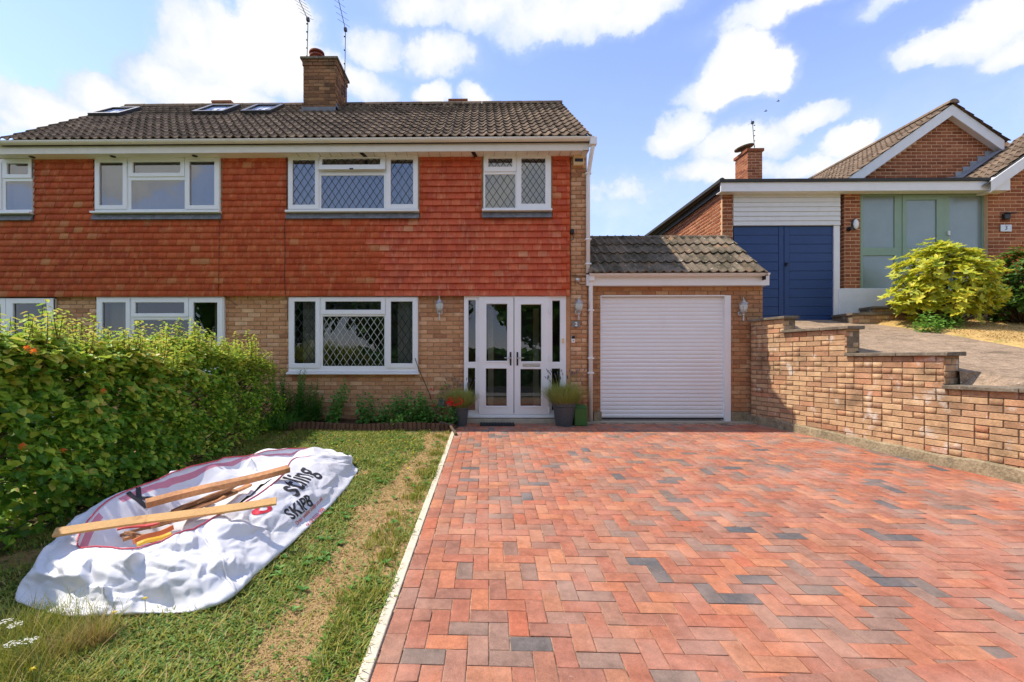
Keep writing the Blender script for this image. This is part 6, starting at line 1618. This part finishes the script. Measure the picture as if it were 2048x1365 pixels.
wp2 = np.array(wp2); Aw = frame_mats(wp2[:, :3], np.stack([-.35 * wp2[:, 3], -.35 * wp2[:, 4], np.ones(len(wp2))], 1), np.stack([wp2[:, 3], wp2[:, 4], np.full(len(wp2), .25)], 1), wp2[:, 5], .8)
P_ = np.einsum('nij,vj->nvi', Aw[:, :3, :3], np.array(LEAFV, float)) + Aw[:, None, :3, 3]
g_ = mesh_np('lawn_weeds', P_.reshape(-1, 3), (np.array(LEAFF)[None] + (np.arange(len(Aw)) * 6)[:, None, None]).reshape(-1, 4), np.repeat(rng.random(len(Aw)), 2), M['leaf_dark']); g_['kind'] = 'stuff'; g_['label'] = 'flat leafy weeds scattered through the lawn'; g_['category'] = 'weeds'
# ragged tufts along the kerb
bs_ = []
for k in range(60):
    y = 1.95 + random.random() ** 1.3 * 4.9; x = kerb_x(y) - .10 - abs(random.gauss(.03, .08)); n = random.randint(30, 90)
    p = np.stack([x + rng.normal(0, .03, n), y + rng.normal(0, .04, n), np.full(n, gz(y) - .008)], 1); bs_.append(p)
bs_ = np.concatenate(bs_); V_, F_ = blades_np(bs_, .015 + .04 * rng.random(len(bs_)), .004 + .003 * rng.random(len(bs_)), .2 + .6 * rng.random(len(bs_)))
g_ = mesh_np('kerb_grass', V_, F_, rnd2(F_), M['grass']); g_['kind'] = 'stuff'; g_['label'] = 'ragged grass tufts leaning over the kerb edging'; g_['category'] = 'grass'
# tiny yellow flowers over the far lawn
fm = []
for k in range(230):
    y = random.uniform(4.6, 6.95); x = random.uniform(-3.1, kerb_x(y) - .35)
    if -2.6 < x < -1.4 and y < 5.1: continue
    fm.append(Matrix.Translation((x, y, gz(y) + random.uniform(.02, .035))) @ Matrix.Rotation(random.uniform(-.4, .4), 4, 'X') @ Matrix.Scale(random.uniform(.006, .011), 4))
Vf = [(0, 0, .2)] + [(math.cos(a * math.pi / 4), math.sin(a * math.pi / 4), 0) for a in range(8)]; Ff = [(0, 1, 2, 3), (0, 3, 4, 5), (0, 5, 6, 7), (0, 7, 8, 1)]
P_, F_ = replicate(Vf, Ff, fm); g_ = mesh_np('tiny_flowers', P_, F_, np.repeat(rng.random(len(fm)), 4), M['flower_yellow']); g_['kind'] = 'stuff'; g_['label'] = 'tiny yellow flowers dotted over the far lawn'; g_['category'] = 'flowers'
# long grass at the front left corner
def tuft(px, py, n, h, spread, m, label, name='grass_tuft', cat='grass'):
    q = G(px, py); V_, F_, _ = blades(n, (q.x, q.y, q.z - .01), spread, h, .0024, lean=.55, hv=.6, curve=.4)
    t = thing(name, label, cat, tuple(q)); mesh_np('foliage', V_, F_, np.tile(rng.random(n), 2), m, t)
tuft(195, 1283, 260, .17, .05, M['straw'], 'dry golden grass tuft standing in front of the skip bag'); tuft(198, 1280, 120, .20, .04, M['grass'], 'green blades mixed through the golden tuft in front of the bag')
tuft(122, 1312, 200, .14, .06, M['straw'], 'straw coloured tuft at the bottom left near the white flower heads')
tuft(735, 1095, 90, .09, .04, M['grass'], 'small bright green tuft beside the kerb half way along')
bs_ = []
for k in range(46):
    q = G(random.uniform(-60, 190), random.uniform(1235, 1365)); n = 60
    bs_.append(np.stack([q.x + rng.normal(0, .06, n), q.y + rng.normal(0, .06, n), np.full(n, q.z - .01)], 1))
bs_ = np.concatenate(bs_); V_, F_ = blades_np(bs_, .04 + .12 * rng.random(len(bs_)) ** 1.5, .0016 + .0018 * rng.random(len(bs_)), .2 + .9 * rng.random(len(bs_)))
g_ = mesh_np('long_grass', V_, F_, rnd2(F_), M['grass']); g_['kind'] = 'stuff'; g_['label'] = 'unmown long grass in the front left corner'; g_['category'] = 'grass'
def flower(px, py, hgt, kind, label):
    q = G(px, py, hgt); g0 = Vector((q.x + random.uniform(-.02, .02), q.y, gz(q.y))); t = thing('wild_carrot_flower' if kind == 'w' else 'dandelion', label, 'flower', tuple(g0), 'white flower heads in the long grass' if kind == 'w' else 'yellow dandelions near the bag')
    b_ = MB(); b_.tube([g0, g0.lerp(q, .5) + Vector((.006, 0, 0)), q], .0018, 5); b_.build('stem', M['lavender'], t); b_ = MB()
    if kind == 'w':
        for k in range(46):
            a, r_ = random.uniform(0, 6.28), .030 * math.sqrt(random.random()); c = q + Vector((r_ * math.cos(a), r_ * math.sin(a), .004 - r_ * .1 + random.uniform(0, .004))); s_ = .0036
            b_.add([c + Vector((-s_, 0, 0)), c + Vector((0, -s_, .001)), c + Vector((s_, 0, 0)), c + Vector((0, s_, .001))], [(0, 1, 2, 3)], rnd=random.random())
        for k in range(12):
            a = k * .52; b_.tube([q + Vector((0, 0, -.02)), q + Vector((.024 * math.cos(a), .024 * math.sin(a), 0))], .0007, 3, cap=False, mi=1)
        b_.build('flower_head', [M['flower_white'], M['lavender']], t)
    else:
        for k in range(34):
            a = k * .9; r_ = .016 * (.5 + .5 * (k % 3) / 2); c = q; d = Vector((math.cos(a) * r_, math.sin(a) * r_, .004 - .002 * (k % 3))); s_ = Vector((-math.sin(a), math.cos(a), 0)) * .002
            b_.add([c - s_, c + s_, c + d + s_, c + d - s_], [(0, 1, 2, 3)], rnd=random.random())
        b_.build('flower_head', M['flower_yellow'], t)
flower(8, 1246, .14, 'w', 'white flat flower head at the very left edge of the frame'); flower(31, 1251, .13, 'w', 'small white flower head just right of the edge one'); flower(25, 1289, .12, 'w', 'white flower head below the corner of the bag, left of a pair'); flower(58, 1283, .13, 'w', 'white flower head below the corner of the bag, right of a pair')
flower(290, 1197, .12, 'd', 'yellow dandelion on a tall stem against the white bag'); flower(229, 1225, .08, 'd', 'yellow dandelion at the bottom hem of the bag'); flower(65, 1338, .07, 'd', 'yellow dandelion in the bottom left corner of the lawn'); flower(613, 1010, .03, 'd', 'low yellow dandelion') if False else None

# ---- shrubs on the neighbour's plot
def whorl_shrub(name, px, py_base, Y, rx, ry, rz, zc_, label, cat, m, L_, n, lance=LANCE, wide=1.6):
    b = at(px, py_base, Y); z0 = nz_(Y) + .03; c = np.array([b[0], Y, z0 + zc_]); t = thing(name, label, cat, (b[0], Y, z0))
    d = unit(n); d[:, 2] = np.where(d[:, 2] < -.80, -d[:, 2], d[:, 2]); r_ = .80 + .22 * rng.random(n); bump_ = np.array([1 + .34 * nz3(float(v[0]), float(v[1]), float(v[2]), 2.6) for v in d])
    inner = rng.random(n) < .25; r_ = np.where(inner, r_ * .7, r_)
    P0 = c + d * (r_ * bump_)[:, None] * np.array([rx, ry, rz]); Pp, Nn, Tt, Ss = [], [], [], []; tw_ = MB()
    for i in range(n):
        ax = Vector(d[i]) * .6 + Vector((0, -.1, .75)) + Vector(rng.normal(0, .2, 3)); ax.normalize(); u = ax.orthogonal().normalized(); v = ax.cross(u); k = random.randint(6, 9)
        for j in range(k):
            a = 2 * math.pi * j / k + random.random() * .5; rd_ = u * math.cos(a) + v * math.sin(a); el = random.uniform(.05, .65); T_ = rd_ * math.cos(el) + ax * math.sin(el); N_2 = ax * math.cos(el) - rd_ * math.sin(el)
            Pp.append(tuple(P0[i])); Nn.append(tuple(N_2)); Tt.append(tuple(T_)); Ss.append(L_ * random.uniform(.65, 1.15))
        if i % 11 == 0: tw_.tube([(b[0] + d[i][0] * .1, Y, z0), Vector((b[0], Y, z0)).lerp(Vector(P0[i]), .5) + Vector((0, 0, -.05)), P0[i]], [.012, .008, .003], 4, cap=False)
    tw_.build('stems', M['bark'], t); A_ = frame_mats(np.array(Pp), np.array(Nn), np.array(Tt), np.array(Ss), wide); 
    order = np.argsort(A_[:, 1, 3]); A_ = A_[order]
    leaf_field('leaf', lance, LEAFF, A_, m, t, keep=300)
    return t, P0
whorl_shrub('golden_shrub', 1891, 645, 8.15, .82, .56, .74, .70, 'rounded golden yellow leaved shrub in front of the sage green porch', 'shrub', M['leaf_gold'], .112, 980, wide=1.25)
t, P0 = whorl_shrub('firethorn_shrub', 2050, 640, 8.45, .74, .55, .70, .60, 'dark green shrub with rust orange tips at the right edge below the plaque', 'shrub', M['leaf_pyr'], .065, 1500)
b_ = MB()
for p in P0:
    if p[2] > P0[:, 2].mean() + .12 and random.random() < .5:
        for _ in range(5):
            c = Vector(p) + Vector((random.gauss(0, .03), random.gauss(-.01, .03), random.gauss(.03, .02))); b_.lathe([(0, -.012), (.012, 0), (0, .012)], tuple(c), 5, rnd=random.random())
b_.build('berries', M['leaf_rust'], t)
for (px, py, Y, w_, lab) in ((1855, 660, 7.75, .16, 'low bright green weed left of centre below the golden shrub'), (1895, 655, 7.85, .18, 'taller bright green weed right below the golden shrub')):
    b = at(px, py, Y); z0 = nz_(Y); t = thing('leafy_weed', lab, 'weed', (b[0], Y, z0)); n = 420; d = unit(n); d[:, 2] = abs(d[:, 2]); P_ = np.array([b[0], Y, z0]) + d * rng.random(n)[:, None] ** .5 * np.array([w_ * 1.4, w_, .36])
    leaf_field('leaf', LEAFV, LEAFF, frame_mats(P_, d * .4 + np.array([0, 0, .8]) + rng.normal(0, .3, (n, 3)), d + rng.normal(0, .4, (n, 3)), .03 + .03 * rng.random(n), .8), M['leaf_bright'], t)
# dry grass over the parched lawn
n = 26000; yn = 3.2 + 5.9 * rng.random(n); xn = np.array([bx(float(y)) for y in yn]) + .05 + rng.random(n) * 5.5
zn = np.array([nz_(float(b)) + .05 + .05 * mnoise.noise(Vector((float(a), float(b), 4))) for a, b in zip(xn, yn)]); V_, F_ = blades_np(np.stack([xn, yn, zn], 1), .01 + .025 * rng.random(n), .005 + .004 * rng.random(n), .5 + 2 * rng.random(n))
g_ = mesh_np('parched_grass', V_, F_, rnd2(F_), M['straw']); g_['kind'] = 'stuff'; g_['label'] = 'parched yellow grass on the bungalow lawn'; g_['category'] = 'grass'

# ================================================================== the skip bag
CP = [((-2.58, 2.52), (-2.46, 2.68, .24)), ((-2.22, 2.35), (-2.24, 2.60, .26)), ((-1.86, 2.36), (-2.00, 2.56, .28)), ((-1.47, 2.42), (-1.82, 2.70, .30)), ((-1.41, 2.80), (-1.76, 2.95, .30)),
      ((-1.36, 3.30), (-1.69, 3.32, .30)), ((-1.33, 3.90), (-1.70, 3.82, .31)), ((-1.33, 4.50), (-1.80, 4.35, .31)), ((-1.42, 4.98), (-1.54, 4.86, .15)), ((-1.80, 5.16), (-1.82, 5.03, .21)),
      ((-2.30, 5.00), (-2.14, 4.74, .27)), ((-2.62, 4.30), (-2.42, 4.12, .35)), ((-2.68, 3.60), (-2.50, 3.52, .39)), ((-2.72, 2.98), (-2.56, 3.02, .37))]
nc_ = len(CP)
def cr4(a, b, c, d, t):
    return tuple(.5 * ((2 * b[i]) + (-a[i] + c[i]) * t + (2 * a[i] - 5 * b[i] + 4 * c[i] - d[i]) * t * t + (-a[i] + 3 * b[i] - 3 * c[i] + d[i]) * t ** 3) for i in range(len(a)))
def loop(idx, u):
    u = u % 1 * nc_; i = int(u); t = u - i; g = lambda k: CP[(i + k) % nc_][idx]
    return Vector((*cr4(g(-1), g(0), g(1), g(2), t), 0)[:3]) if idx == 0 else Vector(cr4(g(-1), g(0), g(1), g(2), t))
NU, NT1, NT2 = 560, 56, 44
def axis_pt(v): y = min(max(v.y, 2.85), 4.6); return Vector((-2.08 + .10 * (y - 2.85), y, gz(y) + .045 + .13 * max(0, min(1, (y - 3.5) / .9))))
from mathutils.geometry import delaunay_2d_cdt
def facet_bvh(W_, H_, n, amp, seed):
    r_ = random.Random(seed); pts = [(r_.uniform(-.15, 1.15) * W_, r_.uniform(-.15, 1.15) * H_) for _ in range(n)] + [(-W_, -H_), (2 * W_, -H_), (2 * W_, 2 * H_), (-W_, 2 * H_)]
    vs, es, fs = delaunay_2d_cdt([Vector(p) for p in pts], [], [], 0, 1e-6)[:3]
    return BVHTree.FromPolygons([Vector((v.x, v.y, r_.uniform(-amp, amp))) for v in vs], [list(f) for f in fs])
FB = [facet_bvh(9, 1, 130, .052, 11), facet_bvh(9, 1, 650, .025, 5), facet_bvh(9, 1, 2600, .009, 15)]
FX = [facet_bvh(2, 3.5, 90, .055, 3), facet_bvh(2, 3.5, 500, .024, 8), facet_bvh(2, 3.5, 2200, .008, 18)]
def fh(b, x, y):
    h = b.ray_cast(Vector((x, y, 5)), Vector((0, 0, -1)))
    return h[0].z if h[0] is not None else 0.0
def fold(p, s, seed):
    q = Vector((p.x * s, p.y * s, p.z * s * 1.4 + seed)); w = mnoise.noise_vector(q * .6) * .8
    return abs(mnoise.noise(q + w))
Vb = []; 
for i in range(NU):
    u = i / NU; f = loop(0, u); rm_ = loop(1, u); gf = gz(f.y)
    F0 = Vector((f.x, f.y, gf - .005)); R0 = Vector((rm_.x, rm_.y, gz(rm_.y) + rm_.z * .93)); outd = Vector((F0.x - R0.x, F0.y - R0.y, 0))
    outd = outd.normalized() if outd.length > .01 else Vector((1, 0, 0)); ax_ = axis_pt(R0)
    # vertical gathers in the outer skin
    for j in range(NT1 + NT2 + 1):
        if j <= NT1:
            t = j / NT1; p = F0.lerp(R0, t); bul = math.sin(math.pi * min(1, t * 1.0)) ** .8
            p += outd * (.06 * bul) + Vector((0, 0, .035 * bul)); p += outd * (.04 * math.exp(-((t - .06) / .06) ** 2)); nrm = (outd * (1 - t * .5) + Vector((0, 0, .45 + .5 * t))).normalized()
            amp = min(1, t * 7 + .3) * min(1, (1 - t) * 5 + .35)
        else:
            t = (j - NT1) / NT2; p = R0.lerp(ax_, t ** 1.0); drop = 1 - (1 - t) ** 2.4
            p.z = R0.z + (ax_.z - R0.z) * drop + .03 * math.sin(math.pi * t); nrm = Vector((0, 0, 1)); amp = min(1, t * 5 + .35)
        uu = u * nc_; calm = 1 - .6 * math.exp(-((uu - 6.1) / 1.25) ** 2)
        if j <= NT1:
            q1_ = u * 9 + .10 * mnoise.noise(Vector((u * 40, t * 5, 1))) + .25 * t; q2_ = t + .03 * mnoise.noise(Vector((u * 40, t * 5, 7)))
            dd_ = sum(fh(B_, q1_, q2_) for B_ in FB)
            if u > .9: k_ = (u - .9) / .1; dd_ = dd_ * (1 - k_) + k_ * sum(fh(B_, q1_ - 9, q2_) for B_ in FB)
        else:
            x_, y_ = p.x + 2.9 + .03 * mnoise.noise(Vector((p.x * 6, p.y * 6, 1))), p.y - 2.1 + .03 * mnoise.noise(Vector((p.x * 6, p.y * 6, 5)))
            dd_ = sum(fh(B_, x_, y_) for B_ in FX)
        p = p + nrm * amp * dd_ * calm
        gzz = gz(p.y) + .002
        if p.z < gzz: p.z = gzz
        Vb.append(tuple(p))
NJ = NT1 + NT2 + 1; ii = np.arange(NU); Fb = []; mi_ = []
for i in range(NU):
    for j in range(NJ - 1):
        a, b = i * NJ + j, ((i + 1) % NU) * NJ + j; Fb.append((a, b, b + 1, a + 1))
        u = i / NU * nc_
        pink = NT1 + 1 <= j <= NT1 + 3 and (9.2 < u < 12.8 or 3.2 < u < 4.8 or u > 13.2 or u < 1.0)
        mi_.append(1 if pink else 0)
bag = thing('skip_bag', 'large white woven skip bag slumped open on the lawn with dark printed letters', 'skip bag', (-2.0, 3.6, gz(3.6)))
M['bag'] = mat('woven_white_plastic', (.77, .77, .80), rough=.5, noise=[(3, .03), (60, .02)], bump=(420, .12), spec=.35, trans=.10, stains=[((.52, .47, .40), 2.4, .66, .82, .35)])
M['bag_pink'] = mat('pink_bag_lining', (.66, .26, .33), rough=.5, noise=(4, .15), spec=.3, trans=.1)
M['bag_red'] = mat('red_bag_piping', (.55, .06, .10), rough=.5)
bo = mesh_np('bag_skin', np.array(Vb), np.array(Fb), None, [M['bag'], M['bag_pink']], bag, smooth=True)
bo.data.polygons.foreach_set('material_index', mi_)
WORLD[bo.name] = Matrix.Identity(4)
bvh = BVHTree.FromPolygons([Vector(v) for v in Vb], Fb)
b_ = MB(); rim_pts = [Vector(Vb[(i % NU) * NJ + NT1]) + Vector((0, 0, .005)) for i in range(0, NU + 1, 3)]
b_.tube(rim_pts, .0045, 6, cap=False); b_.build('rim_piping', M['bag_red'], bag, smooth=True)
ks = int(NU * 3.35 / nc_); b_ = MB(); b_.tube([Vector(Vb[ks * NJ + j]) + Vector((.002, -.004, .004)) for j in range(2, NT1, 2)], .007, 6); b_.build('seam', M['bag'], bag, smooth=True)
def hit(px, py):
    d = Vector(ray(px, py)).normalized(); h = bvh.ray_cast(Vector((0, 0, ZC)), d); return h[0], h[1]
import bmesh
def print_on_bag(body, pa, pb_, size, m, bold=0.0, up=None, mesh=None, name='printed_lettering', lift=.0035, cuts=2):
    A_, n1_ = hit(*pa); B_, n2_ = hit(*pb_)
    if A_ is None or B_ is None: print('print miss', body); return
    c = (A_ + B_) / 2; e1 = (B_ - A_); ln = e1.length; e1.normalize(); n_ = (n1_ + n2_); 
    if n_.z < 0: n_ = -n_
    n_ = (n_.normalized() * .5 + Vector((.45, -.35, .75)).normalized()).normalized(); e2 = n_.cross(e1).normalized(); n_ = e1.cross(e2)
    me = mesh or text_mesh(body, size, bold); bm2 = bmesh.new(); bm2.from_mesh(me); bmesh.ops.triangulate(bm2, faces=bm2.faces[:])
    for _ in range(cuts): bmesh.ops.subdivide_edges(bm2, edges=[e for e in bm2.edges if e.calc_length() > .02], cuts=1); bmesh.ops.triangulate(bm2, faces=bm2.faces[:])
    w_ = max(v.co.x for v in bm2.verts) - min(v.co.x for v in bm2.verts); k = ln / w_ if body else 1
    for v in bm2.verts:
        p = c + e1 * v.co.x * k + e2 * v.co.y * (k if body else 1) + n_ * .5; h = bvh.ray_cast(p, -n_)
        v.co = (h[0] + n_ * lift) if h[0] is not None else (p - n_ * .5)
    me2 = bpy.data.meshes.new(name); bm2.to_mesh(me2); bm2.free(); me2.materials.append(m); return link(bpy.data.objects.new(name, me2), bag)
ink = M['letter']; red_ink = mat('red_print', (.62, .04, .06), rough=.6)
print_on_bag('SKIPB', (576, 1033), (622, 1001), .14, ink, .003)
print_on_bag('stling', (574, 985), (615, 939), .13, ink, .002)
print_on_bag('Order online today .co.uk', (592, 1049), (644, 997), .05, red_ink, .0, name='printed_small_lettering')
print_on_bag('or call 0333 999', (612, 1052), (648, 1018), .05, red_ink, .0, name='printed_small_lettering')
print_on_bag('K', (270, 1006), (302, 986), .12, ink, .004)
# red emblem beside the plank end: rounded shield with a cut out curl
bm3 = bmesh.new(); ring = []
for k in range(28):
    a = 2 * math.pi * k / 28; r_ = .075 * (1 + .22 * math.cos(2 * a)); ring.append((bm3.verts.new((r_ * math.cos(a), r_ * .62 * math.sin(a), 0)), bm3.verts.new((.45 * r_ * math.cos(a) + .012, .30 * r_ * math.sin(a) + .006, 0))))
for k in range(28):
    l = (k + 1) % 28
    if k in (5, 6, 7): continue
    bm3.faces.new((ring[k][0], ring[l][0], ring[l][1], ring[k][1]))
me3 = bpy.data.meshes.new('emblem'); bm3.to_mesh(me3); bm3.free()
print_on_bag('', (498, 1032), (548, 1012), .1, red_ink, mesh=me3, name='printed_emblem')
# timber
def plank(p0, p1, w, th, m, name, label, cat='plank', roll=0.0, top=True):
    p0, p1 = Vector(p0), Vector(p1); d = (p1 - p0); L_ = d.length; d.normalize(); s = d.cross(Vector((0, 0, 1))).normalized(); u = s.cross(d); R_ = Matrix.Rotation(roll, 3, d); s = R_ @ s; u = R_ @ u
    b_ = MB(); n = 6; vs = []
    for i in range(n + 1):
        c = p0 + d * (L_ * i / n) + u * (.006 * math.sin(i * 1.1))
        for (a, b) in ((-1, -1), (1, -1), (1, 1), (-1, 1)): vs.append(c + s * (a * w / 2) + u * (b * th / 2))
    fs = [(4 * i + k, 4 * i + (k + 1) % 4, 4 * i + 4 + (k + 1) % 4, 4 * i + 4 + k) for i in range(n) for k in range(4)] + [(3, 2, 1, 0), (4 * n, 4 * n + 1, 4 * n + 2, 4 * n + 3)]
    b_.add(vs, fs, rnd=random.random()); o = b_.build(name, m, None, bevel=.002); return tag(o, label, cat)
def PX(px, py, h): return G(px, py, h)
plank(PX(108, 1066, .305), PX(553, 1003, .335), .060, .018, M['wood_new'], 'timber_lath', 'long thin yellow pine lath laid across the front of the bag', roll=.55)
plank(PX(292, 1008, .31), PX(578, 938, .36), .062, .045, M['wood_old'], 'timber_beam', 'thick sawn timber lying across the back of the bag', 'timber', roll=.25)
deb = [((240, 1072), (352, 1040), .16, .055, .02, 'wood_dark', 'dark splintered board at the left of the bag opening'), ((268, 1084), (345, 1056), .22, .035, .03, 'wood_orange', 'orange painted strip of wood inside the bag opening'),
       ((274, 1090), (342, 1068), .23, .022, .02, 'wood_yellow', 'yellow painted strip at the front of the bag opening'), ((235, 1058), (318, 1046), .25, .03, .012, 'wood_red', 'red strap end lying under the pine lath'),
       ((318, 1042), (470, 982), .20, .075, .02, 'wood_dark', 'broad dark broken board between the two long timbers'), ((345, 1024), (462, 978), .23, .032, .025, 'wood_dark', 'narrow splintered batten under the thick timber'),
       ((392, 1006), (478, 968), .25, .025, .02, 'wood_dark', 'short broken batten near the right end of the opening'), ((252, 1066), (310, 1084), .19, .03, .02, 'wood_dark', 'short dark offcut at the left of the opening'),
       ((385, 1020), (450, 994), .22, .03, .015, 'wood_old', 'pale offcut in the middle of the debris'), ((300, 1056), (400, 1028), .16, .05, .02, 'wood_old', 'brown batten half buried under the front lath'),
       ((360, 1040), (420, 1000), .15, .045, .015, 'wood_dark', 'dark slat lying deep in the bag'), ((246, 1080), (330, 1064), .17, .03, .02, 'wood_old', 'short brown stick beside the orange strip'), ((420, 1002), (500, 970), .18, .05, .02, 'wood_old', 'flat brown board at the far end of the debris')]
for (a, b, h, w, th_, mm, lab) in deb: plank(PX(*a, h), PX(*b, h), w, th_, M[mm], 'wood_offcut', lab, 'wood', roll=random.uniform(-.4, .4))

# ================================================================== beyond the camera: what the windows mirror
sh_ = thing('street_hedge', 'dense green hedge across the street, mirrored in the windows', 'hedge', (0, -13, gz(-13)))
n = 9000; xs_ = rng.uniform(-22, 22, n); zs_ = gz(-13) + 2.2 * rng.random(n) ** .8; P_ = np.stack([xs_, -13 + rng.normal(0, .25, n), zs_], 1)
leaf_field('leaf', LEAFV, LEAFF, frame_mats(P_, np.array([0, 1, .5]) + rng.normal(0, .5, (n, 3)), rng.normal(0, 1, (n, 3)), .28 + .2 * rng.random(n), 1.2), M['leaf_dark'], sh_)
for k, (x, s_) in enumerate(((-15, 1.9), (-5, 1.5), (6, 1.8), (17, 1.7))):
    t = thing('street_tree', ('broad tree far left across the street', 'small tree opposite the house across the street', 'broad tree opposite the drive across the street', 'tree far right across the street')[k], 'tree', (x, -16, gz(-13)))
    b_ = MB(); b_.tube([(x, -16, gz(-13)), (x + .1, -16, 1.5), (x, -16, 3.2 * s_)], [.22, .16, .08], 8)
    for q in range(7): a = q * .9; b_.tube([(x, -16, 1.6 + .2 * q), (x + 1.6 * s_ * math.cos(a), -16 + 1.6 * s_ * math.sin(a), 3.2 + .25 * q)], [.07, .02], 5)
    b_.build('trunk', M['bark'], t)
    n = 5200; d = unit(n); P_ = np.array([x, -16, 3.3 * s_]) + d * (2.9 * s_ * rng.random(n)[:, None] ** .4) * np.array([1, 1, .85]); leaf_field('leaf', LEAFV, LEAFF, frame_mats(P_, d + rng.normal(0, .5, (n, 3)), rng.normal(0, 1, (n, 3)), .4 + .35 * rng.random(n), 1.2), M['leaf_dark'], t)
